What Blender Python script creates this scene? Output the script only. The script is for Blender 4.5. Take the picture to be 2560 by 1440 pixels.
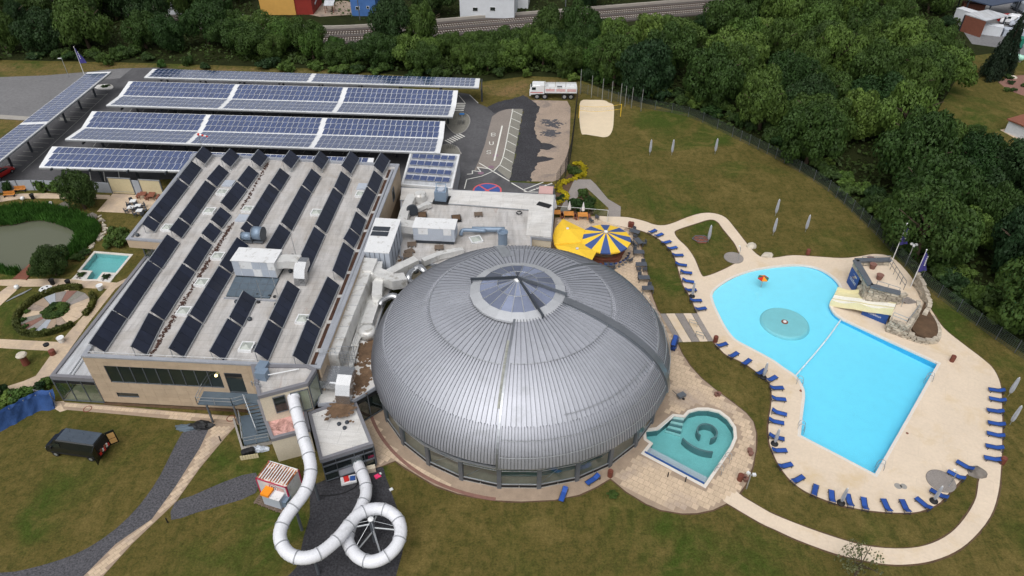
import bpy, bmesh, math, random
from mathutils import Vector, Matrix, noise
from mathutils.geometry import tessellate_polygon
R = math.radians
rnd = random.Random(7)
for o in list(bpy.data.objects): bpy.data.objects.remove(o)
scene = bpy.context.scene
col = scene.collection
# ---------------------------------------------------------------- camera
CH, CP, CF = 58.0, 38.0, 1775.0            # height m, pitch below horizon deg, focal length in photo pixels
cam = bpy.data.objects.new('camera', bpy.data.cameras.new('camera')); col.objects.link(cam)
cam.data.sensor_fit = 'HORIZONTAL'; cam.data.sensor_width = 36.0; cam.data.lens = CF/2560*36
cam.data.clip_start = 0.5; cam.data.clip_end = 3000
cam.location = (0, 0, CH); cam.rotation_euler = (R(90-CP), 0, 0)
scene.camera = cam
scene.render.resolution_x, scene.render.resolution_y = 1024, 576
# ---------------------------------------------------------------- sky and sun (bright overcast)
SUN_EL, SUN_AZ = 58.0, 200.0
world = bpy.data.worlds.new('World'); scene.world = world; world.use_nodes = True
wn = world.node_tree; wn.nodes.clear()
sky = wn.nodes.new('ShaderNodeTexSky'); sky.sky_type = 'NISHITA'; sky.sun_disc = False
sky.sun_elevation = R(SUN_EL); sky.sun_rotation = R(SUN_AZ)
sky.air_density = 1.0; sky.dust_density = 6.0; sky.ozone_density = 1.0
hs = wn.nodes.new('ShaderNodeHueSaturation'); hs.inputs['Saturation'].default_value = 0.22
bg = wn.nodes.new('ShaderNodeBackground'); bg.inputs['Strength'].default_value = 0.13
wo = wn.nodes.new('ShaderNodeOutputWorld')
wn.links.new(sky.outputs[0], hs.inputs['Color']); wn.links.new(hs.outputs[0], bg.inputs['Color']); wn.links.new(bg.outputs[0], wo.inputs['Surface'])
sl = bpy.data.lights.new('sun', 'SUN'); sl.energy = 1.15; sl.angle = R(80); sl.color = (1.0, 0.97, 0.93)
sun = bpy.data.objects.new('sun', sl); col.objects.link(sun)
sd = Vector((math.sin(R(SUN_AZ))*math.cos(R(SUN_EL)), math.cos(R(SUN_AZ))*math.cos(R(SUN_EL)), math.sin(R(SUN_EL))))
sun.rotation_euler = sd.to_track_quat('Z', 'Y').to_euler(); sun.location = (0, 0, 90)
scene.view_settings.view_transform = 'Standard'; scene.view_settings.look = 'None'
scene.view_settings.exposure = 0.0; scene.view_settings.gamma = 1.0
# ---------------------------------------------------------------- helpers
_a = R(CP); FW = Vector((0, math.cos(_a), -math.sin(_a))); UP = Vector((0, math.sin(_a), math.cos(_a))); RT = Vector((1, 0, 0))
def ray(x, y): return FW + RT*((x-1280)/CF) - UP*((y-720)/CF)
def G(x, y, z=0.0):
    d = ray(x, y); t = (z-CH)/d.z
    return Vector((d.x*t, d.y*t, z))
def GP(pts, z=0.0): return [G(p[0], p[1], z) for p in pts]
class Wall:                                     # vertical plane through two ground points, hit() turns pixels into (along, height)
    def __init__(s, a, b):
        s.o = Vector((a.x, a.y, 0)); d = Vector((b.x-a.x, b.y-a.y, 0)); s.len = d.length; s.d = d.normalized()
        s.n = Vector((s.d.y, -s.d.x, 0))        # outward = right of direction
    def hit(s, x, y):
        r = ray(x, y); c = Vector((0, 0, CH)); t = (s.o-c).dot(s.n)/r.dot(s.n); p = c+r*t
        return (p-s.o).dot(s.d), p.z
    def pt(s, u, z, out=0.0): return s.o+s.d*u+s.n*out+Vector((0, 0, z))
def S(r, g, b):
    f = lambda c: (c/255/12.92) if c/255 <= .04045 else ((c/255+.055)/1.055)**2.4
    return (f(r), f(g), f(b), 1)
def tag(o, label=None, cat=None, group=None, kind=None):
    if label: o['label'] = label
    if cat: o['category'] = cat
    if group: o['group'] = group
    if kind: o['kind'] = kind
    return o
ORG = {}
def thing(name, label, cat, loc=(0, 0, 0), group=None, rz=0.0):
    o = bpy.data.objects.new(name, None); col.objects.link(o); o.location = loc; o.rotation_euler = (0, 0, rz)
    o.empty_display_size = .3; ORG[o.name] = Vector(loc)
    return tag(o, label, cat, group)
def link(name, me, parent=None, loc=(0, 0, 0)):
    o = bpy.data.objects.new(name, me); col.objects.link(o); o.location = loc; o.parent = parent
    return o
def catmull(pts, n=4, closed=True):
    out = []; N = len(pts)
    for i in range(N if closed else N-1):
        p0 = pts[(i-1) % N] if closed or i > 0 else pts[0]; p1 = pts[i]; p2 = pts[(i+1) % N]; p3 = pts[(i+2) % N] if closed or i+2 < N else pts[-1]
        for k in range(n):
            t = k/n
            out.append(0.5*((2*p1)+(p2-p0)*t+(2*p0-5*p1+4*p2-p3)*t*t+(3*p1-p0-3*p2+p3)*t**3))
    if not closed: out.append(pts[-1].copy())
    return out
def ccw(pts):
    a = sum(pts[i].x*pts[(i+1) % len(pts)].y-pts[(i+1) % len(pts)].x*pts[i].y for i in range(len(pts)))
    return pts if a > 0 else pts[::-1]
def offset(pts, d):                             # grow a ccw polygon by d
    pts = ccw(pts); N = len(pts); out = []
    for i in range(N):
        a = (pts[i]-pts[i-1]); b = (pts[(i+1) % N]-pts[i])
        na = Vector((a.y, -a.x, 0)).normalized(); nb = Vector((b.y, -b.x, 0)).normalized(); n = (na+nb)
        n = n.normalized() if n.length > 1e-6 else na
        k = max(.35, n.dot(na)); out.append(pts[i]+n*(d/k))
    return out
def inside(p, poly):
    c = False; j = len(poly)-1
    for i in range(len(poly)):
        a, b = poly[i], poly[j]
        if (a.y > p.y) != (b.y > p.y) and p.x < (b.x-a.x)*(p.y-a.y)/(b.y-a.y)+a.x: c = not c
        j = i
    return c
class MB:
    def __init__(s): s.v = []; s.f = []; s.m = []; s.mi = 0
    def add(s, vs, fs):
        o = len(s.v); s.v += [Vector(v) for v in vs]
        for f in fs: s.f.append(tuple(i+o for i in f)); s.m.append(s.mi)
        return s
    def box(s, c, d, rz=0.0, M=None):
        c = Vector(c); x, y, z = d[0]/2, d[1]/2, d[2]/2
        vs = [Vector((sx*x, sy*y, sz*z)) for sz in (-1, 1) for sx, sy in ((-1, -1), (1, -1), (1, 1), (-1, 1))]
        if M is not None: vs = [M @ v for v in vs]
        elif rz:
            q = Matrix.Rotation(rz, 3, 'Z'); vs = [q @ v for v in vs]
        return s.add([v+c for v in vs], [(3, 2, 1, 0), (4, 5, 6, 7), (0, 1, 5, 4), (1, 2, 6, 5), (2, 3, 7, 6), (3, 0, 4, 7)])
    def beam(s, a, b, w, h=None, up=(0, 0, 1)):
        a, b = Vector(a), Vector(b); h = h or w; d = (b-a)
        if d.length < 1e-6: return s
        d.normalize(); u = Vector(up)
        if abs(d.dot(u)) > .98: u = Vector((0, 1, 0))
        r = d.cross(u).normalized()*(w/2); t = r.cross(d).normalized()*(h/2)
        vs = [a-r-t, a+r-t, a+r+t, a-r+t, b-r-t, b+r-t, b+r+t, b-r+t]
        return s.add(vs, [(0, 1, 2, 3), (7, 6, 5, 4), (1, 0, 4, 5), (2, 1, 5, 6), (3, 2, 6, 7), (0, 3, 7, 4)])
    def prism(s, poly, z0, z1, bottom=False, holes=()):
        poly = ccw([Vector((p.x, p.y, 0)) for p in poly]); hs_ = [ccw([Vector((p.x, p.y, 0)) for p in h])[::-1] for h in holes]
        tri = tessellate_polygon([poly]+hs_); allp = poly+[p for h in hs_ for p in h]
        def up(t):
            a, b, c = (allp[i] for i in t)
            return t if (b-a).cross(c-a).z > 0 else t[::-1]
        tri = [up(t) for t in tri]
        s.add([Vector((p.x, p.y, z1)) for p in allp], tri)
        if bottom: s.add([Vector((p.x, p.y, z0)) for p in allp], [t[::-1] for t in tri])
        if z1-z0 > 1e-6:
            for lp in [poly]+hs_:
                n = len(lp); s.add([Vector((p.x, p.y, z)) for z in (z0, z1) for p in lp], [(i, (i+1) % n, n+(i+1) % n, n+i) for i in range(n)])
        return s
    def lathe(s, prof, c=(0, 0, 0), n=16, M=None):
        c = Vector(c); vs = []; fs = []
        for r, z in prof:
            for k in range(n):
                a = 2*math.pi*k/n; p = Vector((r*math.cos(a), r*math.sin(a), z)); vs.append((M @ p if M is not None else p)+c)
        for j in range(len(prof)-1):
            for k in range(n): fs.append((j*n+k, j*n+(k+1) % n, (j+1)*n+(k+1) % n, (j+1)*n+k))
        fs.append(tuple(range(n))[::-1]); fs.append(tuple((len(prof)-1)*n+k for k in range(n)))
        return s.add(vs, fs)
    def tube(s, path, r, n=8, caps=True):
        path = [Vector(p) for p in path]; N = len(path); rr = r if isinstance(r, (list, tuple)) else [r]*N
        vs = []; fs = []; pu = None
        for i in range(N):
            d = (path[min(i+1, N-1)]-path[max(i-1, 0)]).normalized()
            u = Vector((0, 0, 1)) if pu is None else pu
            if abs(d.dot(u)) > .97 and pu is None: u = Vector((0, 1, 0))
            x = d.cross(u).normalized(); u = x.cross(d).normalized(); pu = u
            for k in range(n):
                a = 2*math.pi*k/n; vs.append(path[i]+(x*math.cos(a)+u*math.sin(a))*rr[i])
        for i in range(N-1):
            for k in range(n): fs.append((i*n+k, (i+1)*n+k, (i+1)*n+(k+1) % n, i*n+(k+1) % n))
        if caps: fs.append(tuple(range(n))); fs.append(tuple((N-1)*n+k for k in range(n))[::-1])
        return s.add(vs, fs)
    def duct(s, path, w, h):                    # rectangular duct with mitred corners; path = centre line of the underside
        path = [Vector(p) for p in path]; N = len(path); vs = []; fs = []
        for i in range(N):
            a = (path[i]-path[i-1]) if i > 0 else (path[1]-path[0]); b = (path[i+1]-path[i]) if i < N-1 else a
            a = Vector((a.x, a.y, 0)).normalized() if Vector((a.x, a.y)).length > 1e-4 else Vector((b.x, b.y, 0)).normalized()
            b = Vector((b.x, b.y, 0)).normalized() if Vector((b.x, b.y)).length > 1e-4 else a
            na = Vector((a.y, -a.x, 0)); n = (na+Vector((b.y, -b.x, 0))).normalized(); n = n*(w/2/max(.4, n.dot(na)))
            p = path[i]; vs += [p-n, p+n, p+n+Vector((0, 0, h)), p-n+Vector((0, 0, h))]
        for i in range(N-1):
            o = i*4
            for k in range(4): fs.append((o+k, o+(k+1) % 4, o+4+(k+1) % 4, o+4+k))
        fs += [(3, 2, 1, 0), tuple((N-1)*4+k for k in range(4))]
        return s.add(vs, fs)
    def mesh(s, name, mats, sub=Vector((0, 0, 0)), smooth=False):
        me = bpy.data.meshes.new(name); me.from_pydata([v-sub for v in s.v], [], s.f)
        for m in (mats if isinstance(mats, (list, tuple)) else [mats]): me.materials.append(m)
        if any(s.m): me.polygons.foreach_set('material_index', s.m)
        if smooth: me.polygons.foreach_set('use_smooth', [True]*len(me.polygons))
        me.update(); return me
    def obj(s, name, mats, parent=None, smooth=False, kind=None, label=None):
        sub = ORG.get(parent.name, Vector((0, 0, 0))) if parent else Vector((0, 0, 0))
        o = link(name, s.mesh(name, mats, sub, smooth), parent)
        if parent: ORG[o.name] = sub
        return tag(o, label, kind=kind)
    def root(s, name, mats, label, cat, group=None, smooth=False):   # a thing that is one mesh, origin at its base centre
        n = len(s.v); c = sum(s.v, Vector())/n; c.z = min(v.z for v in s.v)
        o = link(name, s.mesh(name, mats, c, smooth), None, c); ORG[o.name] = c
        return tag(o, label, cat, group)
def bevel_mesh(me, w=.02, seg=1):
    bm = bmesh.new(); bm.from_mesh(me); bmesh.ops.bevel(bm, geom=list(bm.edges), offset=w, segments=seg, affect='EDGES', profile=.7); bm.to_mesh(me); bm.free(); return me
def dup(o, loc=None, rz=None, label=None, parent=None):
    c = o.copy(); col.objects.link(c)
    if parent is not None: c.parent = parent
    else:
        if loc is not None: c.location = loc
        if rz is not None: c.rotation_euler = (0, 0, rz)
        if label: c['label'] = label
    for ch in [x for x in KIDS.get(o.name, [])]: dup(ch, parent=c)
    return c
KIDS = {}
def reg(root):                                  # remember children for copying
    for o in bpy.data.objects:
        if o.parent is not None: KIDS.setdefault(o.parent.name, []); 
    def rec(o):
        KIDS[o.name] = [c for c in bpy.data.objects if c.parent == o]
        for c in KIDS[o.name]: rec(c)
    rec(root)
# ---------------------------------------------------------------- materials
def nt(name):
    m = bpy.data.materials.new(name); m.use_nodes = True; t = m.node_tree
    return m, t, t.nodes['Principled BSDF'], (lambda k, **kw: [n := t.nodes.new(k), [setattr(n, a, b) for a, b in kw.items()]][0]), t.links.new
def ramp(N, L, src, stops):
    r = N('ShaderNodeValToRGB'); e = r.color_ramp.elements
    while len(e) < len(stops): e.new(.5)
    for el, (p, c) in zip(e, stops): el.position = p; el.color = c
    L(src, r.inputs[0]); return r.outputs[0]
def noisen(N, L, vec, sc, det=4, rough=.6, dist=0):
    n = N('ShaderNodeTexNoise'); n.inputs['Scale'].default_value = sc; n.inputs['Detail'].default_value = det; n.inputs['Roughness'].default_value = rough; n.inputs['Distortion'].default_value = dist
    if vec: L(vec, n.inputs['Vector'])
    return n.outputs['Fac']
def mixc(N, L, fac, a, b, mode='MIX'):
    m = N('ShaderNodeMix'); m.data_type = 'RGBA'; m.blend_type = mode
    for sock, v in ((m.inputs[0], fac), (m.inputs[6], a), (m.inputs[7], b)):
        if isinstance(v, (float, int)): sock.default_value = v
        elif isinstance(v, tuple): sock.default_value = v
        else: L(v, sock)
    return m.outputs[2]
def stretch(N, L, vec, sc, rz=0.0):
    m = N('ShaderNodeMapping'); m.inputs['Scale'].default_value = sc; m.inputs['Rotation'].default_value = (0, 0, rz); L(vec, m.inputs['Vector']); return m.outputs[0]
def mul(c, k): return (c[0]*k, c[1]*k, c[2]*k, 1)
def mat(name, c, rough=.7, metal=0.0, v=.14, s=.8, bump=0.0, bs=12, spec=.4, fine=.06, rand=0.0, stain=None, world_=True):
    """plain surface: base colour with broad and fine unevenness; stain=(colour, scale, amount)"""
    m, t, b, N, L = nt(name)
    p = N('ShaderNodeNewGeometry').outputs['Position'] if world_ else N('ShaderNodeTexCoord').outputs['Object']
    n1 = noisen(N, L, p, s, 5, .65); colr = ramp(N, L, n1, [(.3, mul(c, 1-v)), (.7, mul(c, 1+v))])
    n2 = noisen(N, L, p, s*14, 3, .7); colr = mixc(N, L, 1.0, colr, ramp(N, L, n2, [(.3, (1-fine*2,)*3+(1,)), (.7, (1+fine,)*3+(1,))]), 'MULTIPLY')
    if stain:
        n3 = noisen(N, L, p, stain[1], 6, .7, .4); k = stain[2]
        colr = mixc(N, L, ramp(N, L, n3, [(.62-k*.25, (0, 0, 0, 1)), (.72-k*.12, (1, 1, 1, 1))]), colr, stain[0])
    if rand:
        oi = N('ShaderNodeObjectInfo'); colr = mixc(N, L, 1.0, colr, ramp(N, L, oi.outputs['Random'], [(0, (1-rand,)*3+(1,)), (1, (1+rand,)*3+(1,))]), 'MULTIPLY')
    L(colr, b.inputs['Base Color']); b.inputs['Roughness'].default_value = rough; b.inputs['Metallic'].default_value = metal; b.inputs['Specular IOR Level'].default_value = spec
    L(ramp(N, L, n1, [(.2, (max(0, rough-.08),)*3+(1,)), (.8, (min(1, rough+.08),)*3+(1,))]), b.inputs['Roughness'])
    if bump:
        bp = N('ShaderNodeBump'); bp.inputs['Strength'].default_value = 1; bp.inputs['Distance'].default_value = bump; L(noisen(N, L, p, bs, 4, .7), bp.inputs['Height']); L(bp.outputs[0], b.inputs['Normal'])
    return m
def grass_mat(name, green, olive, straw, dark, k=.5):
    m, t, b, N, L = nt(name); p = N('ShaderNodeNewGeometry').outputs['Position']
    big = noisen(N, L, p, .05, 5, .6, .8); mid = noisen(N, L, p, .30, 6, .72, .6); fine = noisen(N, L, p, 5, 5, .85); tuft = noisen(N, L, p, 1.3, 5, .75, .3); strk = noisen(N, L, stretch(N, L, p, (1.6, .35, 1), .5), .8, 4, .7)
    c = ramp(N, L, big, [(.38, green), (.52-.06*k, olive)])
    dry = noisen(N, L, p, .11, 5, .62, 1.2); c = mixc(N, L, ramp(N, L, dry, [(.52, (0, 0, 0, 1)), (.70, (.7, .7, .7, 1))]), c, straw)
    c = mixc(N, L, ramp(N, L, tuft, [(.36, (.6, .6, .6, 1)), (.54, (0, 0, 0, 1))]), c, dark)
    c = mixc(N, L, ramp(N, L, tuft, [(.54, (0, 0, 0, 1)), (.74, (.35, .35, .35, 1))]), c, straw)
    c = mixc(N, L, ramp(N, L, mid, [(.50, (0, 0, 0, 1)), (.74, (.75, .75, .75, 1))]), c, straw)
    c = mixc(N, L, ramp(N, L, strk, [(.52, (0, 0, 0, 1)), (.75, (.6, .6, .6, 1))]), c, dark)
    c = mixc(N, L, 1.0, c, ramp(N, L, fine, [(.28, (.5, .5, .5, 1)), (.72, (1.45, 1.45, 1.45, 1))]), 'MULTIPLY')
    L(c, b.inputs['Base Color']); b.inputs['Roughness'].default_value = .95; b.inputs['Specular IOR Level'].default_value = .1
    bp = N('ShaderNodeBump'); bp.inputs['Distance'].default_value = .06; L(fine, bp.inputs['Height']); L(bp.outputs[0], b.inputs['Normal'])
    return m
def leaf_mat(name, c1, c2, sat=1.0):
    m, t, b, N, L = nt(name); p = N('ShaderNodeNewGeometry').outputs['Position']; oi = N('ShaderNodeObjectInfo').outputs['Random']
    c = ramp(N, L, oi, [(0, c1), (.5, mul(((c1[0]+c2[0])/2, (c1[1]+c2[1])/2, (c1[2]+c2[2])/2), 1)), (1, c2)])
    c = mixc(N, L, 1.0, c, ramp(N, L, noisen(N, L, p, .7, 3, .6), [(.3, (.55, .58, .55, 1)), (.7, (1.35, 1.35, 1.2, 1))]), 'MULTIPLY')  # noise tone: uneven leaf colour, also painted highlights on the clumps
    L(c, b.inputs['Base Color']); b.inputs['Roughness'].default_value = .6; b.inputs['Specular IOR Level'].default_value = .25
    tr = N('ShaderNodeBsdfTranslucent'); L(c, tr.inputs['Color']); ad = N('ShaderNodeMixShader'); ad.inputs[0].default_value = .25
    L(b.outputs[0], ad.inputs[1]); L(tr.outputs[0], ad.inputs[2]); L(ad.outputs[0], t.nodes['Material Output'].inputs['Surface'])
    return m
def fresn(N, L, ior):                           # same reflectance from both sides of the surface
    fr = N('ShaderNodeFresnel'); ge = N('ShaderNodeNewGeometry'); ma = N('ShaderNodeMath', operation='MULTIPLY_ADD'); ma.inputs[1].default_value = 1/ior-ior; ma.inputs[2].default_value = ior
    L(ge.outputs['Backfacing'], ma.inputs[0]); L(ma.outputs[0], fr.inputs['IOR']); return fr
def glass_mat(name, tint, refl=.12, rough=.03):
    """clear pane: sees through with a tint, mirrors its surroundings by angle"""
    m, t, b, N, L = nt(name); t.nodes.remove(b)
    tr = N('ShaderNodeBsdfTransparent'); tr.inputs['Color'].default_value = tint; gl = N('ShaderNodeBsdfGlossy'); gl.inputs['Roughness'].default_value = rough; gl.inputs['Color'].default_value = (.9, .95, 1, 1)
    fr = fresn(N, L, 1.5); ma = N('ShaderNodeMath', operation='ADD'); ma.inputs[1].default_value = refl; L(fr.outputs[0], ma.inputs[0])
    mx = N('ShaderNodeMixShader'); L(ma.outputs[0], mx.inputs[0]); L(tr.outputs[0], mx.inputs[1]); L(gl.outputs[0], mx.inputs[2]); L(mx.outputs[0], t.nodes['Material Output'].inputs['Surface'])
    return m
def water_mat(name, tint, absorb, dens, ripple=.02, rs=2.5, surf=None):
    m, t, b, N, L = nt(name); t.nodes.remove(b)
    tr = N('ShaderNodeBsdfTransparent'); tr.inputs['Color'].default_value = tint; gl = N('ShaderNodeBsdfGlossy'); gl.inputs['Roughness'].default_value = .06
    p = N('ShaderNodeNewGeometry').outputs['Position']; bp = N('ShaderNodeBump'); bp.inputs['Distance'].default_value = ripple; L(noisen(N, L, p, rs, 3, .6), bp.inputs['Height'])
    fr = fresn(N, L, 1.33); L(bp.outputs[0], fr.inputs['Normal']); L(bp.outputs[0], gl.inputs['Normal'])
    base = tr.outputs[0]
    if surf:
        df = N('ShaderNodeBsdfDiffuse'); df.inputs['Color'].default_value = surf[0]; m0 = N('ShaderNodeMixShader'); m0.inputs[0].default_value = surf[1]; L(base, m0.inputs[1]); L(df.outputs[0], m0.inputs[2]); base = m0.outputs[0]
    mx = N('ShaderNodeMixShader'); L(fr.outputs[0], mx.inputs[0]); L(base, mx.inputs[1]); L(gl.outputs[0], mx.inputs[2]); L(mx.outputs[0], t.nodes['Material Output'].inputs['Surface'])
    if dens:
        va = N('ShaderNodeVolumeAbsorption'); va.inputs['Color'].default_value = absorb; va.inputs['Density'].default_value = dens; L(va.outputs[0], t.nodes['Material Output'].inputs['Volume'])
    return m
def roof_mat(name, c, streak=(1, .12), rz=0.0, dirt=.5, rust=.0, lo=.62, joint=None):
    m, t, b, N, L = nt(name); p = N('ShaderNodeNewGeometry').outputs['Position']
    n = noisen(N, L, stretch(N, L, p, (streak[0], streak[1], .3), rz), .9, 6, .7); c1 = ramp(N, L, n, [(.3, mul(c, lo)), (.55, c), (.8, mul(c, 1.1))])
    n2 = noisen(N, L, p, .16, 5, .7, 1); c1 = mixc(N, L, ramp(N, L, n2, [(.42, (0, 0, 0, 1)), (.68, (dirt,)*3+(1,))]), c1, S(150, 138, 122))
    if rust:
        n3 = noisen(N, L, stretch(N, L, p, (1.5, .25, 1), rz), .35, 6, .75, .6); c1 = mixc(N, L, ramp(N, L, n3, [(.60, (0, 0, 0, 1)), (.74, (rust,)*3+(1,))]), c1, S(140, 88, 48))
    fine = noisen(N, L, p, 9, 3, .7); c1 = mixc(N, L, 1.0, c1, ramp(N, L, fine, [(.3, (.86, .86, .86, 1)), (.7, (1.06, 1.06, 1.06, 1))]), 'MULTIPLY')
    if joint:
        br = N('ShaderNodeTexBrick'); br.offset = .5; br.inputs['Scale'].default_value = 1; br.inputs['Mortar Size'].default_value = .03; br.inputs['Mortar Smooth'].default_value = .6; br.inputs['Brick Width'].default_value = joint[0]; br.inputs['Row Height'].default_value = joint[1]
        for k_, v_ in (('Color1', 1.0), ('Color2', .95), ('Mortar', .72)): br.inputs[k_].default_value = (v_, v_, v_, 1)
        L(stretch(N, L, p, (1, 1, 1), rz), br.inputs['Vector']); c1 = mixc(N, L, 1.0, c1, br.outputs['Color'], 'MULTIPLY')
    L(c1, b.inputs['Base Color']); b.inputs['Roughness'].default_value = .7; b.inputs['Specular IOR Level'].default_value = .3
    return m
X = {}
X['lawn'] = grass_mat('lawn', S(63, 78, 29), S(92, 84, 44), S(118, 103, 61), S(54, 62, 25))
X['forest_floor'] = mat('forest floor', S(40, 46, 22), .95, v=.35, s=.3, spec=.1, fine=.2, bump=.1, bs=2)
X['asphalt'] = mat('asphalt', S(92, 92, 95), .85, v=.10, s=.15, spec=.25, fine=.1, bump=.01, bs=20, stain=(S(74, 74, 77), .12, .5))
X['asphalt_old'] = mat('worn asphalt', S(118, 118, 120), .88, v=.10, s=.12, spec=.2, fine=.1, bump=.01, bs=20)
X['bus_lane'] = mat('warm grey asphalt', S(136, 128, 122), .88, v=.08, s=.2, spec=.2, fine=.08)
X['bay_paver'] = mat('bay pavers', S(132, 130, 122), .9, v=.1, s=.3, spec=.2, fine=.12)
X['dark_gravel'] = mat('dark gravel', S(66, 66, 70), .95, v=.2, s=.35, spec=.15, fine=.28, bump=.04, bs=9)
X['slate_gravel'] = mat('slate gravel', S(88, 88, 93), .95, v=.10, s=.4, spec=.15, fine=.3, bump=.03, bs=12)
X['pink_gravel'] = mat('pinkish gravel', S(160, 144, 130), .95, v=.1, s=.25, spec=.15, fine=.12, bump=.02, bs=10, stain=(S(118, 110, 106), .16, .45))
X['sand'] = mat('sand', S(216, 200, 174), .95, v=.05, s=.5, spec=.1, fine=.05, bump=.06, bs=1.6)
X['concrete'] = mat('concrete', S(158, 154, 148), .85, v=.12, s=.4, fine=.08)
X['kerb'] = mat('kerb', S(150, 148, 144), .85, v=.1)
X['deck'] = mat('pool deck', S(213, 197, 177), .8, v=.05, s=.25, spec=.25, fine=.035, bump=.006, bs=30, stain=(S(204, 184, 154), .22, .35))
def add_joints(m, w, h, rz, dark):
    t = m.node_tree; b = t.nodes['Principled BSDF']; src = b.inputs['Base Color'].links[0].from_socket; N = lambda k, **kw: t.nodes.new(k); L = t.links.new
    p = N('ShaderNodeNewGeometry').outputs['Position']; br = N('ShaderNodeTexBrick'); br.offset = .5; br.inputs['Scale'].default_value = 1; br.inputs['Mortar Size'].default_value = .022; br.inputs['Mortar Smooth'].default_value = .5; br.inputs['Brick Width'].default_value = w; br.inputs['Row Height'].default_value = h
    for k_, v_ in (('Color1', 1.0), ('Color2', .97), ('Mortar', dark)): br.inputs[k_].default_value = (v_, v_, v_, 1)
    L(stretch(N, L, p, (1, 1, 1), rz), br.inputs['Vector']); L(mixc(N, L, 1.0, src, br.outputs['Color'], 'MULTIPLY'), b.inputs['Base Color'])
add_joints(X['deck'], 4.5, 3.0, R(27), .90)
X['slab'] = mat('stone slab', S(196, 176, 152), .85, v=.10, s=.25, spec=.25, fine=.07, rand=.07, stain=(S(168, 152, 138), .2, .5))
X['slab_joint'] = mat('slab joint', S(158, 140, 122), .95, v=.15)
X['grey_slab'] = mat('grey paving', S(140, 134, 130), .88, v=.1, s=.5, fine=.1, rand=.06)
X['white_coping'] = mat('white coping', S(214, 208, 200), .6, v=.04, s=.6)
X['mark'] = mat('road paint', S(222, 222, 216), .7, v=.08, s=1.5, fine=.1)
X['mark_dull'] = mat('worn road paint', S(170, 170, 166), .8, v=.12, s=1.5, fine=.1)
X['mark_blue'] = mat('blue road paint', S(62, 88, 150), .7, v=.12, s=1.0)
X['mark_red'] = mat('red road paint', S(206, 92, 96), .7, v=.12, s=1.0)
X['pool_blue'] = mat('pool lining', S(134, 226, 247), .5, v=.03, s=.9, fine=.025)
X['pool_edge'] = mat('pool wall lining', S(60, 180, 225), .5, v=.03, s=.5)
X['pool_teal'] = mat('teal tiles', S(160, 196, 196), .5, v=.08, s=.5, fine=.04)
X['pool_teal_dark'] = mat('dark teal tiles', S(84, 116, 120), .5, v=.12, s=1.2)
X['water_pool'] = water_mat('pool water', (1, 1, 1, 1), (.3, .84, .97, 1), .34, .003, 3)
X['water_teal'] = water_mat('teal water', (.9, .98, .98, 1), (.1, .75, .8, 1), .24, .004, 3)
X['water_pond'] = water_mat('pond water', (.25, .3, .24, 1), (0, 0, 0, 1), 0, .02, 2.2, surf=(S(112, 116, 98), .72))
X['membrane'] = roof_mat('roof membrane', S(192, 190, 189), (1.4, .22), R(2), .42, .5, .70, (7.3, 1.15))
X['membrane_white'] = roof_mat('white roof membrane', S(214, 213, 211), (.3, 1.1), R(6), .3, .05, .82, (3.1, 1.6))
X['membrane_silver'] = roof_mat('silver roof sheet', S(190, 194, 200), (1.5, .15), R(3), .25, 0)
X['parapet'] = mat('parapet sheet metal', S(168, 172, 180), .45, .35, v=.1, s=.5)
X['grey_trim'] = mat('grey trim', S(128, 128, 134), .55, .2, v=.08)
X['clad'] = mat('stone cladding', S(176, 158, 136), .8, v=.08, s=.9, rand=.05, fine=.05)
X['clad_back'] = mat('cladding joint', S(126, 110, 94), .9)
X['plaster'] = mat('cream plaster', S(206, 196, 176), .85, v=.06, s=.5)
X['steel'] = mat('grey steel', S(112, 118, 126), .5, .5, v=.08)
X['steel_light'] = mat('galvanised steel', S(176, 180, 184), .4, .6, v=.10, s=2)
X['steel_dark'] = mat('dark steel', S(66, 72, 80), .5, .4, v=.1)
X['blue_grating'] = mat('blue grey grating', S(92, 106, 118), .7, .2, v=.12, s=1.5, bump=.01, bs=30)
X['zinc'] = mat('zinc roof', S(176, 179, 188), .52, .55, v=.06, s=.5, rand=.03, fine=.03, stain=(S(166, 169, 176), .5, .35))
X['zinc_seam'] = mat('zinc seam', S(140, 143, 150), .42, .75, v=.05)
X['zinc_trim'] = mat('zinc trim', S(150, 154, 160), .35, .8, v=.06)
X['foil'] = mat('duct foil', S(218, 218, 216), .4, .35, v=.10, s=1.2, bump=.035, bs=1.1, fine=.05, stain=(S(172, 168, 160), .9, .3))
X['tube_silver'] = mat('shiny duct', S(188, 190, 193), .25, .9, v=.06, s=2)
X['white_metal'] = mat('white painted metal', S(226, 228, 230), .45, .1, v=.04, s=.8, stain=(S(190, 190, 188), 1.4, .3))
X['unit_grey'] = mat('grey panel', S(182, 190, 202), .5, .15, v=.05)
X['unit_blue'] = mat('blue grey housing', S(128, 146, 166), .45, .3, v=.08)
X['black'] = mat('black plastic', S(30, 31, 34), .6, v=.2)
X['rubber'] = mat('tyre rubber', S(28, 28, 29), .85, v=.2)
X['gutter_dirt'] = mat('gutter moss and leaves', S(72, 48, 36), .95, v=.4, s=1.8, fine=.3, bump=.05, bs=6)
X['roof_dirt'] = mat('roof dirt and moss', S(108, 86, 66), .95, v=.4, s=1.2, fine=.2, rand=.1)
X['dirt'] = mat('dirt', S(94, 74, 56), .95, v=.3, s=1.2, fine=.2)
X['pv'] = None
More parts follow.
